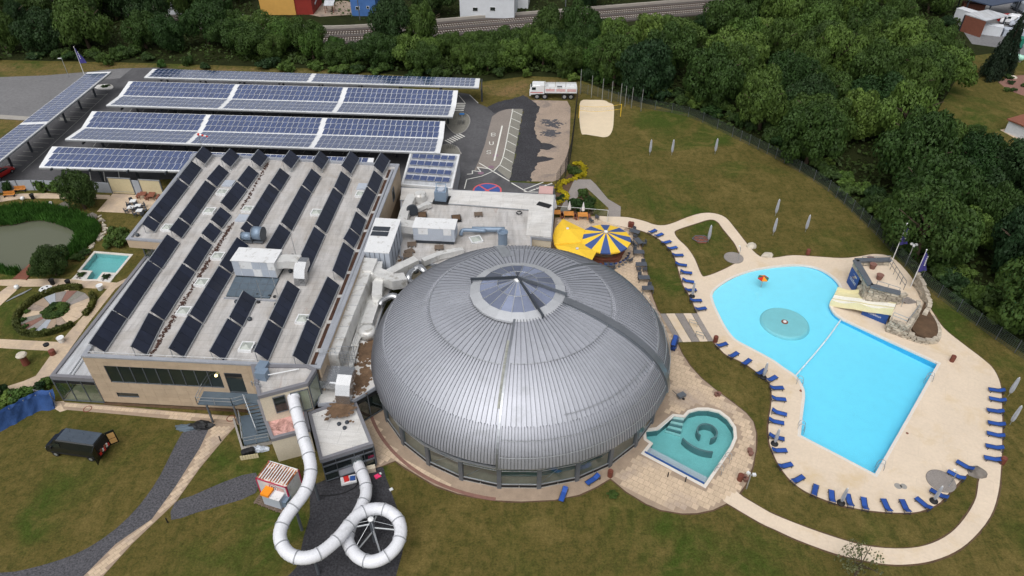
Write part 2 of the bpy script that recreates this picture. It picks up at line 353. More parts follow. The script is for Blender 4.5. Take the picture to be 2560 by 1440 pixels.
def pv_mat():
    m, t, b, N, L = nt('solar cells'); tc = N('ShaderNodeTexCoord').outputs['Object']
    br = N('ShaderNodeTexBrick'); br.offset = 0; br.inputs['Scale'].default_value = 1; br.inputs['Mortar Size'].default_value = .006; br.inputs['Brick Width'].default_value = .158; br.inputs['Row Height'].default_value = .158
    br.inputs['Color1'].default_value = S(22, 48, 102); br.inputs['Color2'].default_value = S(28, 56, 114); br.inputs['Mortar'].default_value = S(84, 102, 138); L(tc, br.inputs['Vector'])
    oi = N('ShaderNodeObjectInfo').outputs['Random']; c = mixc(N, L, 1.0, br.outputs['Color'], ramp(N, L, oi, [(0, (.78, .82, .86, 1)), (1, (1.2, 1.16, 1.12, 1))]), 'MULTIPLY')
    L(c, b.inputs['Base Color']); b.inputs['Roughness'].default_value = .11; b.inputs['IOR'].default_value = 2.1; b.inputs['Specular IOR Level'].default_value = .6; b.inputs['Coat Weight'].default_value = 1.0; b.inputs['Coat IOR'].default_value = 1.7; b.inputs['Coat Roughness'].default_value = .08
    return m
X['pv'] = pv_mat()
X['pv_frame'] = mat('aluminium frame', S(206, 210, 216), .5, .2, v=.04)
X['collector'] = mat('solar thermal glass', S(30, 36, 54), .32, v=.22, s=1.2, spec=.5, rand=.2, fine=.1)
X['carport_white'] = mat('carport white sheet', S(228, 230, 232), .5, .05, v=.04, s=.6)
X['glass_dark'] = mat('dark window glass', S(36, 44, 42), .06, v=.15, s=.3, spec=.8)
X['glass_green'] = glass_mat('greenish glass', (.55, .68, .64, 1), .08)
X['glass_clear'] = glass_mat('clear glass', (.70, .78, .76, 1), .06)
X['lantern_glass'] = mat('lantern glass', S(112, 120, 142), .06, v=.12, s=.6, spec=.8, rand=.6)  # random brightness per pane paints varied reflections into the glass colour
X['lantern_ring'] = mat('lantern ring sheet', S(186, 189, 194), .5, .35, v=.05, rand=.04)
X['skylight_glass'] = mat('skylight dome', S(172, 178, 172), .15, v=.08, s=3, spec=.7)
X['tube_white'] = mat('white slide laminate', S(220, 222, 228), .35, v=.03, s=.7, stain=(S(198, 200, 204), .8, .3))
X['tube_flange'] = mat('slide flange', S(150, 153, 158), .5, v=.05)
X['yellow'] = mat('yellow canvas', S(238, 196, 56), .75, v=.07, s=.9)
X['blue'] = mat('blue canvas', S(62, 86, 142), .75, v=.08, s=.9)
X['lounger_blue'] = mat('blue lounger fabric', S(38, 78, 156), .7, v=.12, s=1.5, rand=.16)
X['lounger_frame'] = mat('dark lounger frame', S(52, 56, 66), .5, v=.1)
X['parasol'] = mat('closed grey parasol cloth', S(168, 172, 180), .8, v=.12, s=2.5)
X['wood'] = mat('orange wood', S(198, 132, 62), .6, v=.15, s=3, rand=.08)
X['wood_grey'] = mat('weathered pallet wood', S(112, 98, 86), .85, v=.2, s=3)
X['wood_red'] = mat('red brown timber', S(126, 78, 62), .75, v=.15, s=2, rand=.1)
X['bin'] = mat('brown bin', S(112, 62, 50), .6, v=.1)
X['rattan'] = mat('dark rattan', S(78, 83, 92), .75, v=.15, s=3)
X['terracotta'] = mat('clay pot', S(122, 88, 78), .8, v=.1)
X['stone'] = mat('lime stone block', S(178, 169, 154), .9, v=.2, s=1.6, bump=.05, bs=4, rand=.28, stain=(S(128, 118, 106), 1.2, .4))
X['mortar'] = mat('stone core', S(84, 77, 69), .95, v=.2)
X['boulder'] = mat('boulder', S(190, 182, 168), .9, v=.15, s=2, bump=.04, bs=5)
X['dark_boulder'] = mat('dark boulder', S(118, 112, 106), .9, v=.2, s=2, bump=.04, bs=5)
X['banner_blue'] = mat('blue banner', S(38, 78, 146), .6, v=.05)
X['flag'] = mat('violet blue flag', S(70, 66, 136), .8, v=.1)
X['slide_cream'] = mat('cream slide laminate', S(220, 212, 170), .35, v=.05)
X['slide_white'] = mat('white slide lane', S(238, 236, 226), .3, v=.03)
X['tarp'] = mat('blue tarpaulin', S(52, 84, 140), .55, v=.18, s=.7, bump=.08, bs=1.6)
X['wall_grey'] = mat('grey screen wall', S(160, 166, 174), .7, v=.08, s=.7)
X['beige_panel'] = mat('beige panel', S(198, 186, 152), .8, v=.07)
X['bark'] = mat('bark', S(78, 66, 54), .9, v=.25, s=3)
X['leaf'] = leaf_mat('broadleaf foliage', S(42, 68, 33), S(80, 102, 48))
X['leaf_light'] = leaf_mat('fresh foliage', S(62, 94, 42), S(102, 122, 58))
X['leaf_dark'] = leaf_mat('dark foliage', S(40, 64, 39), S(68, 88, 42))
X['leaf_under'] = leaf_mat('undergrowth foliage', S(46, 64, 30), S(64, 82, 36))
X['needle'] = leaf_mat('needles', S(30, 46, 32), S(40, 56, 38))
X['reed'] = leaf_mat('reed', S(58, 96, 38), S(74, 112, 42))
X['flower_yellow'] = leaf_mat('yellow shrub foliage', S(170, 156, 26), S(196, 178, 40))
X['leaf_sap'] = leaf_mat('sapling leaves', S(104, 108, 84), S(120, 122, 92))
X['hedge'] = leaf_mat('hedge foliage', S(74, 82, 40), S(92, 94, 46))
X['red'] = mat('red paint', S(196, 44, 40), .4, v=.06)
X['van_paint'] = mat('black van paint', S(26, 30, 32), .22, v=.1, spec=.6)
X['van_roof'] = mat('lighter van roof', S(70, 80, 92), .3, v=.15, spec=.5)  # roof colour is a lighter blue grey than the black van body
X['ply'] = mat('plywood', S(186, 146, 92), .7, v=.1)
X['magenta'] = mat('magenta paint', S(176, 48, 84), .6, v=.08)
X['orange'] = mat('orange plastic', S(240, 146, 30), .5, v=.05)
X['pink_roof'] = mat('pinkish stained roof', S(214, 168, 160), .8, v=.12, s=.9, stain=(S(110, 76, 66), .6, .45))
X['pink_box'] = mat('dusty pink roof sheet', S(196, 160, 156), .75, v=.06)
X['brick_red'] = mat('brick paving', S(132, 98, 88), .9, v=.15, s=3)
X['ballast'] = mat('track ballast', S(88, 82, 79), .95, v=.15, s=1, fine=.25)
X['rust_steel'] = mat('rail steel', S(96, 80, 72), .5, .5)
X['sleeper'] = mat('concrete sleeper', S(164, 158, 150), .9, v=.1)
X['house_white'] = mat('pale render', S(206, 210, 216), .85, v=.05)
X['roof_dark'] = mat('dark roof', S(64, 64, 70), .7, v=.15, s=1)
X['teal_paint'] = mat('green paint', S(34, 116, 98), .5, v=.08)
X['mint'] = mat('mint tank paint', S(168, 214, 196), .5, v=.06)
X['car_white'] = mat('white car paint', S(226, 228, 232), .25, v=.03, spec=.6)
X['ochre'] = mat('ochre render', S(206, 160, 84), .85, v=.06)
X['red_render'] = mat('red render', S(138, 46, 38), .85, v=.08)
X['mesh_wire'] = mat('fence wire', S(86, 98, 94), .6, .3)
X['trampled'] = grass_mat('rough grass', S(68, 80, 34), S(104, 94, 54), S(130, 104, 74), S(54, 66, 28), .8)
# ================================================================ ground, paving, pools
def struct(o): o['kind'] = 'structure'; return o
POOL = [(1780,741),(1786,727),(1804,712),(1833,695),(1877,679),(1923,670),(1970,665),(2008,665),(2040,671),(2066,683),(2087,699),(2098,715),(2101,730),(2092,742),(2078,750),(2074,764),(2081,779),(2093,792)]
POOL2 = [(2107,800),(2226,855),(2344,909),(2266,1048),(2187,1186),(2094,1137),(2001,1089),(2006,1042)]
POOL3 = [(2012,994),(2009,971),(1990,941),(1960,920),(1935,902),(1905,885),(1877,870),(1839,849),(1815,820),(1798,788),(1786,762)]
pool = [Vector((p.x, p.y, 0)) for p in catmull([G(*p) for p in POOL], 3, False)[:-1]+GP(POOL2)+catmull([G(*p) for p in POOL3+[POOL[0]]], 3, False)[:-1]]
pool = ccw(pool)
TEAL = [(1616,1098),(1614,1078),(1645,1074),(1685,1041),(1712,1044),(1724,1031),(1746,1025),(1771,1025),(1797,1031),(1818,1047),(1833,1069),(1835,1094),(1825,1118),(1760,1213),(1612,1134),(1632,1109)]
teal = ccw(GP(TEAL))
SPOOL = [(238,632),(325,639),(289,683),(257,681),(243,699),(214,699),(231,678),(202,676)]
spool = ccw(GP(SPOOL))
POND = [(-140,600),(-60,575),(0,564),(29,561),(58,555),(88,550),(113,551),(136,557),(165,566),(187,576),(194,584),(193,597),(187,611),(175,625),(161,640),(135,657),(107,668),(75,676),(45,679),(19,677),(-10,668),(-80,655),(-140,635)]
pond = ccw(catmull(GP(POND), 2))
BIG = 700
mb = MB().prism([Vector((-BIG, -150, 0)), Vector((BIG, -150, 0)), Vector((BIG, BIG+300, 0)), Vector((-BIG, BIG+300, 0))], 0, 0, holes=[offset(pool, .2), offset(teal, .2), offset(spool, .12), pond])
struct(mb.obj('ground', X['lawn']))
def sheet(name, px, z, m, smooth=0, holes=(), z0=-.08, kind='structure'):
    pts = GP(px); pts = catmull(pts, smooth) if smooth else pts
    o = MB().prism(pts, z0, z, holes=holes).obj(name, m); o['kind'] = kind
    return o
# forest floor beyond the fence and the far verge
sheet('forest_floor', [(-900,60),(-300,130),(0,150),(380,158),(800,172),(1200,205),(1320,190),(1440,196),(1520,228),(1600,256),(1720,284),(1830,335),(1960,400),(2070,470),(2190,580),(2300,700),(2440,808),(2600,910),(3600,1050),(3800,500),(2700,450),(2540,405),(2450,362),(2400,335),(2330,300),(2390,200),(2430,140),(3000,60),(3600,-250),(-1300,-250)], .012, X['forest_floor'])
sheet('rough_verge', [(-200,150),(0,158),(200,160),(380,163),(800,178),(1210,214),(1330,196),(1450,205),(1450,245),(1330,250),(1215,236),(1190,222),(380,176),(300,172),(230,180),(110,190),(0,193),(-250,200)], .016, X['trampled'], kind='structure')
# parking lot
sheet('parking_lot', [(-600,215),(0,193),(110,189),(230,179),(300,171),(400,169),(1150,232),(1172,235),(1196,259),(1219,269),(1308,272),(1275,455),(1385,462),(1390,500),(1000,480),(480,445),(270,456),(117,457),(50,458),(-60,475),(-700,520)], .02, X['asphalt'])
sheet('access_road', [(-600,215),(0,193),(110,189),(230,179),(280,173),(330,171),(300,196),(255,199),(150,287),(70,292),(0,288),(-600,330)], .026, X['asphalt_old'])
sheet('driveway_apron', [(-200,284),(0,287),(76,292),(66,301),(0,297),(-200,294)], .032, X['concrete'])
sheet('verge', [(-400,300),(0,298),(62,302),(0,346),(-400,520)], .036, X['trampled'])
sheet('bus_lane', [(1230,292),(1246,280),(1267,273),(1282,273),(1270,340),(1262,380),(1256,400),(1240,425),(1200,421),(1185,428),(1197,402),(1212,362)], .026, X['bus_lane'])
sheet('parking_bays', [(1283,273),(1308,273),(1275,452),(1243,425),(1256,402),(1263,372)], .027, X['bay_paver'])
zz = lambda L: [(850+a/2.977, b/2.977) for a, b in L]
DG = zz([(1095,800),(1180,757),(1290,735),(1370,708),(1430,748),(1490,800),(1472,850),(1452,900),(1445,960),(1462,1020),(1500,1062),(1560,1075),(1612,1095),(1560,1112),(1490,1112),(1465,1165),(1530,1165),(1590,1180),(1550,1200),(1470,1215),(1455,1240),(1452,1262),(1425,1285),(1422,1348),(1262,1348),(1320,1080),(1366,812),(1285,806),(1210,820),(1150,842)])
sheet('gravel_pad', zz([(1380,735),(1430,745),(1560,748),(1690,752),(1716,800),(1712,950),(1705,1100),(1692,1250),(1625,1338),(1580,1352),(1400,1350),(1320,1340),(1340,1080)]), .03, X['pink_gravel'])
def ragged(pts, amp, step=.5):
    out = []
    for a, b in zip(pts, pts[1:]+pts[:1]):
        n = max(1, int((b-a).length/step)); d = (b-a).normalized(); q = Vector((d.y, -d.x, 0))
        for k in range(n): p = a.lerp(b, k/n); out.append(p+q*amp*(noise.noise(p*.9)+.7*noise.noise(p*2.3)))
    return out
struct(MB().prism(ragged(GP(DG), .38), -.08, .036).obj('dark_gravel', X['dark_gravel']))
for k, L in enumerate(([(1520,895),(1600,892),(1650,920),(1615,950),(1550,940),(1525,915)], [(1525,985),(1580,972),(1620,992),(1580,1015),(1535,1008)])):
    q_ = GP(zz(L)); cp = sum(q_, Vector())/len(q_); gm = MB()
    for j in range(260):
        p = cp.lerp(rnd.choice(q_), rnd.random()**.55)+Vector((rnd.gauss(0, .45), rnd.gauss(0, .2), 0)); p.z = .031+rnd.random()*.004; gm.lathe([(rnd.uniform(.05, .28), 0), (.03, .006)], p, 7)
    tag(gm.obj('gravel_patch', X['slate_gravel']), kind='stuff')
sheet('sand_court', [(1452,253),(1477,250),(1510,251),(1522,257),(1531,260),(1535,270),(1534,304),(1531,325),(1523,339),(1510,343),(1495,341),(1465,336),(1453,332),(1448,286)], .03, X['sand'], 3)
isl = [zz([(770,850),(830,838),(900,835),(950,855),(970,890),(960,940),(920,985),(850,995),(790,930)]), zz([(700,1130),(760,1082),(820,1075),(875,1095),(895,1130),(890,1150),(700,1145)])]
for L in isl:
    p = catmull(GP(L), 3); o = MB().prism(p, 0, .10).obj('traffic_island', X['kerb']); struct(o)
    o2 = MB().prism(offset(p, -.18), .05, .112).obj('traffic_island_paving', X['bay_paver']); struct(o2)
# painted markings
def line(pts, w, m, name='road_marking', z=.045, parent=None):
    pts = [Vector(p) for p in pts]; mb = MB()
    for a, b in zip(pts[:-1], pts[1:]):
        d = (b-a).normalized(); n = Vector((d.y, -d.x, 0))*(w/2); a2, b2 = a-d*w*.2, b+d*w*.2
        mb.add([a2-n, a2+n, b2+n, b2-n], [(0, 1, 2, 3)])
    for v in mb.v: v.z = z
    return struct(mb.obj(name, m, parent))
M1 = X['mark']
line(GP([(1282,273),(1273,318),(1263,370),(1257,395),(1250,412),(1234,428),(1204,441),(1167,449),(1161,472)]), .16, M1)
for a, b in (((1275,820),(1355,858)),((1270,880),(1343,912)),((1258,935),(1330,968)),((1248,988),(1318,1025)),((1235,1045),(1308,1083)),((1222,1105),(1297,1143)),((1208,1165),(1283,1210)),((1195,1232),(1270,1278))):
    line(GP(zz([a, b])), .14, M1)
line(GP(zz([(1207,938),(1148,1197)])), .28, M1)
line(GP([(1198,408),(1273,453)]), .2, M1); line(GP([(1279,458),(1317,480)]), .2, M1)
line(GP([(1311,474),(1358,456)]), .18, M1); line(GP([(1310,480),(1345,481)]), .18, M1)
line(GP([(1220,422),(1193,418),(1202,430),(1181,427),(1181,435),(1168,436)]), .18, M1)
for k in range(5):
    y = 259+k*4.4; line(GP([(1140-k*.6,y),(1163-k*1.2,y)]), .42, M1)
for k in range(7):
    f = k/6; c = (1119+f*34, 355-f*17); line(GP([(c[0]-6,c[1]-3.6),(c[0]+8,c[1]+3.8)]), .30, M1)
line(GP(zz([(885,712),(930,765)])), .16, M1); line(GP(zz([(965,708),(1028,768)])), .16, M1)
# painted letters B U S (read from the other side), strokes as short bars
def glyph(strokes, c, sx, sy, w):
    mb = MB()
    for st in strokes:
        for a, b in zip(st[:-1], st[1:]):
            A = G(c[0]+a[0]*sx, c[1]+a[1]*sy); B = G(c[0]+b[0]*sx, c[1]+b[1]*sy); d = (B-A).normalized(); n = Vector((d.y, -d.x, 0))*w/2; A -= d*w*.3; B += d*w*.3
            mb.add([A-n, A+n, B+n, B-n], [(0, 1, 2, 3)])
    for v in mb.v: v.z = .046
    struct(mb.obj('road_lettering', M1))
glyph([[(-1,-1),(-1,1)],[(-1,-1),(.6,-1),(1,-.55),(.6,0),(-1,0)],[(.6,0),(1,.5),(.6,1),(-1,1)]], (1233.5,337), 4.8, 3.8, .17)
glyph([[(-1,-1),(-1,.5),(-.5,1),(.5,1),(1,.5),(1,-1)]], (1228.5,358.5), 4.6, 3.8, .17)
glyph([[(1,-.6),(.5,-1),(-.5,-1),(-1,-.5),(-.5,0),(.5,0),(1,.5),(.5,1),(-.5,1),(-1,.6)]], (1222,381), 5, 4.2, .17)
for k in range(8):
    f = k/7; mb = MB(); c = G(1327+f*50, 477.5-f*17.5); mb.box((c.x, c.y, .044), (.55, .22 if k % 2 else .12, .004), R(25)); mb.box((c.x+.12, c.y+.15, .0445), (.12, .34, .004), R(25)); struct(mb.obj('road_lettering', M1))
c0 = G(1218, 476.5)
def disc(name, c, r, z, m, n=40): return struct(MB().prism([Vector((c.x+r*math.cos(2*math.pi*k/n), c.y+r*math.sin(2*math.pi*k/n), 0)) for k in range(n)], z-.003, z).obj(name, m))
disc('no_stopping_marking_rim', c0, 2.35, .040, X['mark_red']); disc('no_stopping_marking_field', c0, 2.08, .045, X['mark_blue'])
for a in (40, 130):
    d = Vector((math.cos(R(a)), math.sin(R(a)), 0)); line([c0-d*2.1, c0+d*2.1], .28, X['mark_red'], 'no_stopping_marking_bar', .049+.001*(a > 90))
for p in ((1202,433),(1239,389),(1228,418)): disc('faded_disc_marking', G(*p), .5, .042, mat('faded marking', S(132,106,122), .85))
# left-hand stalls under and beside the diagonal carport, stalls in front of the lower carport
for k in range(17):
    f = k/16; y = 236+f*176; a = 230+(226-230)*0; xL = 236-(y-236)*1.19; xR = 269-(y-236)*1.215
    if 305 < y < 318: continue
    line(GP([(xL-8, y-.5), (xR, y+1.5)]), .12, X['mark_dull'])
line(GP([(269,234),(120,372),(55,430)]), .10, X['mark_dull'])
for k in range(9):
    x = 152+k*2.6; line(GP([(x, 295),(x+1.5, 301)]), .22, X['mark_dull'])
line(GP([(150,294.6),(196,297)]), .12, X['mark_dull']); line(GP([(146,300),(193,302.5)]), .12, X['mark_dull'])
for x in (191, 228, 263, 300): line(GP([(x-4,430),(x,454)]), .14, M1)
for k in range(26):      # stalls between the carport rows
    for (xa, ya, xb, yb) in ((330,272,1100,297),(240,358,1060,383)):
        x = xa+(xb-xa)*k/25; y = ya+(yb-ya)*k/25; line(GP([(x, y),(x-7, y+9)]), .12, X['mark_dull'])
# ---- pool deck with its two grass islands cut out
DECK = [(1497,548),(1494,541),(1520,542),(1568,544),(1609,553),(1635,562),(1660,564),(1686,557),(1718,544),(1753,534),(1785,534),(1814,545),(1839,574),(1868,611),(1888,633),(1906,644),(1935,645),(1982,639),(2037,642),(2104,646),(2148,642),(2183,636),(2215,639),(2240,652),(2275,690),(2308,741),(2332,782),(2358,820),(2400,855),(2459,900),(2485,926),(2500,960),(2504,997),(2505,1087),(2502,1170),(2494,1237),(2474,1294),(2432,1346),(2387,1380),(2331,1402),(2275,1411),(2219,1411),(2162,1402),(2087,1384),(1994,1350),(1937,1324),(1900,1307),(1832,1267),(1806,1248),(1832,1226),(1858,1243),(1905,1271),(1937,1288),(2012,1318),(2087,1344),(2162,1365),(2237,1372),(2297,1368),(2346,1352),(2387,1324),(2421,1282),(2440,1245),(2446,1207),(2449,1189),(2431,1176),(2384,1219),(2350,1256),(2312,1275),(2275,1282),(2219,1281),(2162,1275),(2106,1264),(2050,1245),(2009,1226),(1975,1200),(1949,1166),(1932,1132),(1922,1099),(1922,1050),(1928,1012),(1928,971),(1917,950),(1894,932),(1858,907),(1818,889),(1797,870),(1784,854),(1743,783),(1727,745),(1708,713),(1695,671),(1683,636),(1663,611),(1638,592),(1609,579),(1584,572),(1561,568),(1520,558)]
ISL = [(1686,582),(1695,574),(1737,560),(1775,549),(1794,555),(1807,572),(1833,604),(1844,624),(1852,649),(1833,662),(1801,678),(1766,691),(1753,687),(1737,649),(1718,620),(1695,598)]
island = ccw(catmull(GP(ISL), 3)); deckpts = catmull(GP(DECK), 3); deck = ccw(deckpts)
struct(MB().prism(deckpts, -.1, .06, holes=[offset(pool, .28), island]).obj('pool_deck', X['deck']))
struct(MB().prism(ragged(offset(deck, .16), .10), -.1, .012, holes=[offset(pool, .28), offset(island, -.16)]).obj('deck_soil_edge', X['dirt']))
# ---- paved terrace round the dome
TERR = [(1380,600),(1388,545),(1494,541),(1522,558),(1561,568),(1580,578),(1596,597),(1609,643),(1616,672),(1628,735),(1644,777),(1652,786),(1692,855),(1703,881),(1724,914),(1753,946),(1789,975),(1833,1008),(1865,1033),(1883,1055),(1890,1083),(1889,1127),(1881,1167),(1865,1210),(1846,1236),(1820,1257),(1782,1275),(1742,1283),(1706,1284),(1652,1275),(1616,1260),(1565,1229),(1526,1196),(1490,1218),(1448,1237),(1386,1250),(1302,1254),(1240,1251),(1144,1234),(1086,1213),(1047,1190),(1008,1166),(988,1152),(955,1165),(938,1172),(900,1100),(890,1020),(960,980),(1100,900),(1300,700)]
terr = ccw(GP(TERR)); tcop = offset(teal, .28)
struct(MB().prism(terr, -.1, .05, holes=[tcop]).obj('terrace', X['slab_joint'])); struct(MB().prism(ragged(offset(terr, .14), .08), -.1, .010, holes=[tcop]).obj('terrace_soil_edge', X['dirt']))
def paving(poly, z, size, gap, rz, m, holes=(), keep=300, name='paving_slab', near=None, h=.02):
    """single slabs laid in running bond inside a polygon: the nearest ones as objects, the rest as one piece"""
    q = Matrix.Rotation(rz, 3, 'Z'); qi = q.inverted(); pl = [qi @ p for p in poly]; x0 = min(p.x for p in pl); x1 = max(p.x for p in pl); y0 = min(p.y for p in pl); y1 = max(p.y for p in pl)
    cells = []; j = 0; y = y0
    while y < y1:
        x = x0-(size[0]/2 if j % 2 else 0)
        while x < x1:
            cs = [q @ Vector((x+a, y+b, 0)) for a, b in ((gap/2, gap/2), (size[0]-gap/2, gap/2), (size[0]-gap/2, size[1]-gap/2), (gap/2, size[1]-gap/2))]
            if all(inside(c, poly) for c in cs) and not any(inside(c, hh) for hh in holes for c in cs): cells.append(q @ Vector((x+size[0]/2, y+size[1]/2, 0)))
            x += size[0]
        y += size[1]; j += 1
    cells.sort(key=lambda c: (c-(near or Vector((0, 30, 0)))).length)
    me = MB().box((0, 0, 0), (size[0]-gap, size[1]-gap, h)).mesh(name, m)
    out = []
    for c in cells[:keep]:
        o = link(name, me, None, (c.x, c.y, z)); o.rotation_euler.z = rz; out.append(o)
    if cells[keep:]:
        mb = MB()
        for c in cells[keep:]: mb.box((c.x, c.y, z), (size[0]-gap, size[1]-gap, h), rz)
        out.append(tag(mb.obj(name+'s', m), kind='stuff'))
    return out
T_OBJ = bpy.data.objects['terrace']
DC = Vector((.85, 58.4, 0)); DR = 16.35
circ = [Vector((DC.x+(DR+.35)*math.cos(2*math.pi*k/60), DC.y+(DR+.35)*math.sin(2*math.pi*k/60), 0)) for k in range(60)]
for o in paving(terr, .051, (.62, .62), .035, R(-32), X['slab'], [tcop, circ], 300, near=Vector((13, 44, 0))): o.parent = T_OBJ
# steps strip between terrace and pool deck, stripes of grey and beige paving
q0, q1, q2, q3 = G(1650,785), G(1744,784), G(1785,853), G(1692,856)
fr = [0, .16, .40, .62, .84, 1.0]
for k in range(5):
    a, b = fr[k], fr[k+1]-.012
    struct(MB().prism([q0.lerp(q1, a), q0.lerp(q1, b), q3.lerp(q2, b), q3.lerp(q2, a)], -.05, .064+.002*(k % 2), ).obj('stripe_paving', X['grey_slab'] if k % 2 == 0 else X['deck']))
# ---- main pool
def basin(poly, depth, mfloor, mwall, floorfn, name, water, level, top=.02, inset=0.0):
    n = len(poly); c = sum(poly, Vector())/n
    mb = MB(); tri = tessellate_polygon([poly]); mb.add([Vector((p.x, p.y, floorfn(p))) for p in poly], [t if (poly[t[1]]-poly[t[0]]).cross(poly[t[2]]-poly[t[0]]).z > 0 else t[::-1] for t in tri])
    mb.mi = 1
    mb.add([Vector((p.x, p.y, top)) for p in poly]+[Vector((p.x, p.y, floorfn(p))) for p in poly], [(i, (i+1) % n, n+(i+1) % n, n+i) for i in range(n)])
    struct(mb.obj(name, [mfloor, mwall]))
    w = offset(poly, -.012); mw = MB(); mw.add([Vector((p.x, p.y, level)) for p in w], [t if (w[t[1]]-w[t[0]]).cross(w[t[2]]-w[t[0]]).z > 0 else t[::-1] for t in tri])
    mw.add([Vector((p.x, p.y, floorfn(p)+.006)) for p in w], [t[::-1] if (w[t[1]]-w[t[0]]).cross(w[t[2]]-w[t[0]]).z > 0 else t for t in tri])
    mw.add([Vector((p.x, p.y, level)) for p in w]+[Vector((p.x, p.y, floorfn(p)+.006)) for p in w], [(n+i, n+(i+1) % n, (i+1) % n, i) for i in range(n)])
    struct(mw.obj(water, X[{'pool_water': 'water_pool', 'teal_pool_water': 'water_teal', 'plunge_pool_water': 'water_teal'}[water]]))
def ring(name, poly, d0, d1, z0, z1, m, parent=None):
    a, b = offset(poly, d0), offset(poly, d1); n = len(a); mb = MB()
    mb.add([Vector((p.x, p.y, z1)) for p in a]+[Vector((p.x, p.y, z1)) for p in b]+[Vector((p.x, p.y, z0)) for p in a]+[Vector((p.x, p.y, z0)) for p in b],
           [(i, n+i, n+(i+1) % n, (i+1) % n) for i in range(n)]+[(2*n+i, i, (i+1) % n, 2*n+(i+1) % n) for i in range(n)]+[(n+i, 3*n+i, 3*n+(i+1) % n, n+(i+1) % n) for i in range(n)])
    return mb.obj(name, m, parent)
sh = G(1785,735); dp = G(2190,1000)
def pf(p):
    return -.10-.75*(p-sh).dot(dp-sh)/(dp-sh).length_squared
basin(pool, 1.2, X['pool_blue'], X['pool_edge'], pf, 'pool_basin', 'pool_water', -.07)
struct(ring('pool_coping', pool, -.02, .3, -.15, .075, X['white_coping']))
struct(ring('teal_pool_coping', teal, -.02, .3, -.15, .075, X['white_coping']))
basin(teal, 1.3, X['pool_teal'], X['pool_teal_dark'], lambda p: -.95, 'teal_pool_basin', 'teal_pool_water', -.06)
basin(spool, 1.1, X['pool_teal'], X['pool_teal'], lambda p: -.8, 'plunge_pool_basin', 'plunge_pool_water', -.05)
struct(ring('plunge_pool_coping', spool, -.02, .32, -.1, .06, X['white_coping']))
# ---- pond
struct(MB().prism(offset(pond, .4), -.6, -.55).obj('pond_bed', X['dirt']))
struct(MB().prism(offset(pond, .3), -.3, -.18).obj('pond_water', X['water_pond']))
n = len(pond); o_ = offset(pond, .3); mb = MB(); mb.add([Vector((p.x, p.y, .004)) for p in pond]+[Vector((p.x, p.y, -.55)) for p in o_], [(i, (i+1) % n, n+(i+1) % n, n+i) for i in range(n)]); struct(mb.obj('pond_bank', X['dirt']))
# ---- paths, left garden and front
PATH_M = X['slab']
def path(px, name, m, z=.03, smooth=0): return sheet(name, px, z, m, smooth)
path([(-120,712),(0,700),(60,698),(150,697),(200,700),(292,707),(330,690),(352,660),(362,664),(290,722),(255,722),(130,716),(60,717),(0,714),(-120,730)], 'garden_path', X['slab'])
path([(294,716),(276,714),(150,856),(90,940),(60,953),(0,972),(-60,990),(-60,1010),(0,996),(60,980),(98,976),(112,965),(220,810)], 'garden_path', X['slab'], .036)
path([(-120,842),(0,848),(80,852),(160,856),(148,878),(60,874),(0,870),(-120,864)], 'garden_path', X['slab'], .033)
path([(20,716),(52,716),(0,765),(-60,815),(-90,800),(-30,752)], 'garden_path', X['slab'], .0335)
path([(-100,500),(-40,494),(0,489),(60,484),(120,483),(180,485),(275,488),(275,498),(180,497),(88,496),(50,497),(0,505),(-40,511),(-100,520)], 'garden_path', X['slab'], .03)
path([(282,484),(420,492),(350,536),(305,532),(243,529)], 'patio', X['slab'], .034)
path([(160,725),(168,722),(180,735),(170,741)], 'garden_path', X['slab'], .037)
FRONT = [(150,1005),(262,1013),(450,1030),(600,1042),(600,1062),(560,1058),(450,1050),(300,1036),(160,1024)]
struct(MB().prism(GP(FRONT), -.1, .03).obj('front_walk', X['slab_joint']))
for o in paving(ccw(GP(FRONT)), .031, (.5, .5), .035, R(-6), X['slab'], keep=160, near=G(500,1050)): o.parent = bpy.data.objects['front_walk']
DIAG = [(530,1056),(592,1062),(560,1098),(500,1170),(440,1255),(330,1360),(240,1460),(180,1470),(290,1360),(380,1298),(440,1215),(500,1120)]
struct(MB().prism(GP(DIAG), -.1, .034).obj('diagonal_walk', X['slab_joint']))
for o in paving(ccw(GP(DIAG)), .035, (.6, .4), .035, R(53), X['slab'], keep=300, near=G(330,1360)): o.parent = bpy.data.objects['diagonal_walk']
sheet('gravel_drive', [(472,1068),(535,1062),(500,1122),(440,1216),(380,1299),(290,1362),(180,1475),(-200,1520),(-200,1440),(0,1432),(60,1425),(150,1400),(220,1370),(290,1322),(350,1262),(400,1190),(440,1110)], .024, X['slate_gravel'], 2)
sheet('gravel_drive', [(438,1256),(480,1240),(560,1205),(640,1182),(640,1232),(560,1262),(490,1282),(428,1300)], .022, X['slate_gravel'], 2)
sheet('gravel_bed', [(790,1210),(940,1165),(965,1195),(985,1250),(1003,1300),(1010,1360),(990,1440),(985,1480),(700,1480),(740,1420),(760,1340),(775,1290)], .024, X['dark_gravel'], 3)
# grey wedge walk behind the terrace
sheet('grey_walk', [(1395,536),(1412,500),(1436,449),(1476,449),(1490,462),(1520,498),(1552,517),(1551,543),(1522,542),(1521,520),(1480,482),(1466,470),(1456,473),(1428,520),(1420,536)], .034, X['grey_slab'])
sheet('planting_bed', [(1392,536),(1412,498),(1434,452),(1430,425),(1448,405),(1440,404),(1418,440),(1392,470),(1388,500)], .028, X['dirt'])
sheet('planting_bed', [(1424,536),(1458,474),(1474,482),(1480,520),(1484,538)], .03, X['dirt'])
sheet('trodden_strip', [(110,1005),(160,1003),(170,1024),(150,1030)], .02, X['slab'])
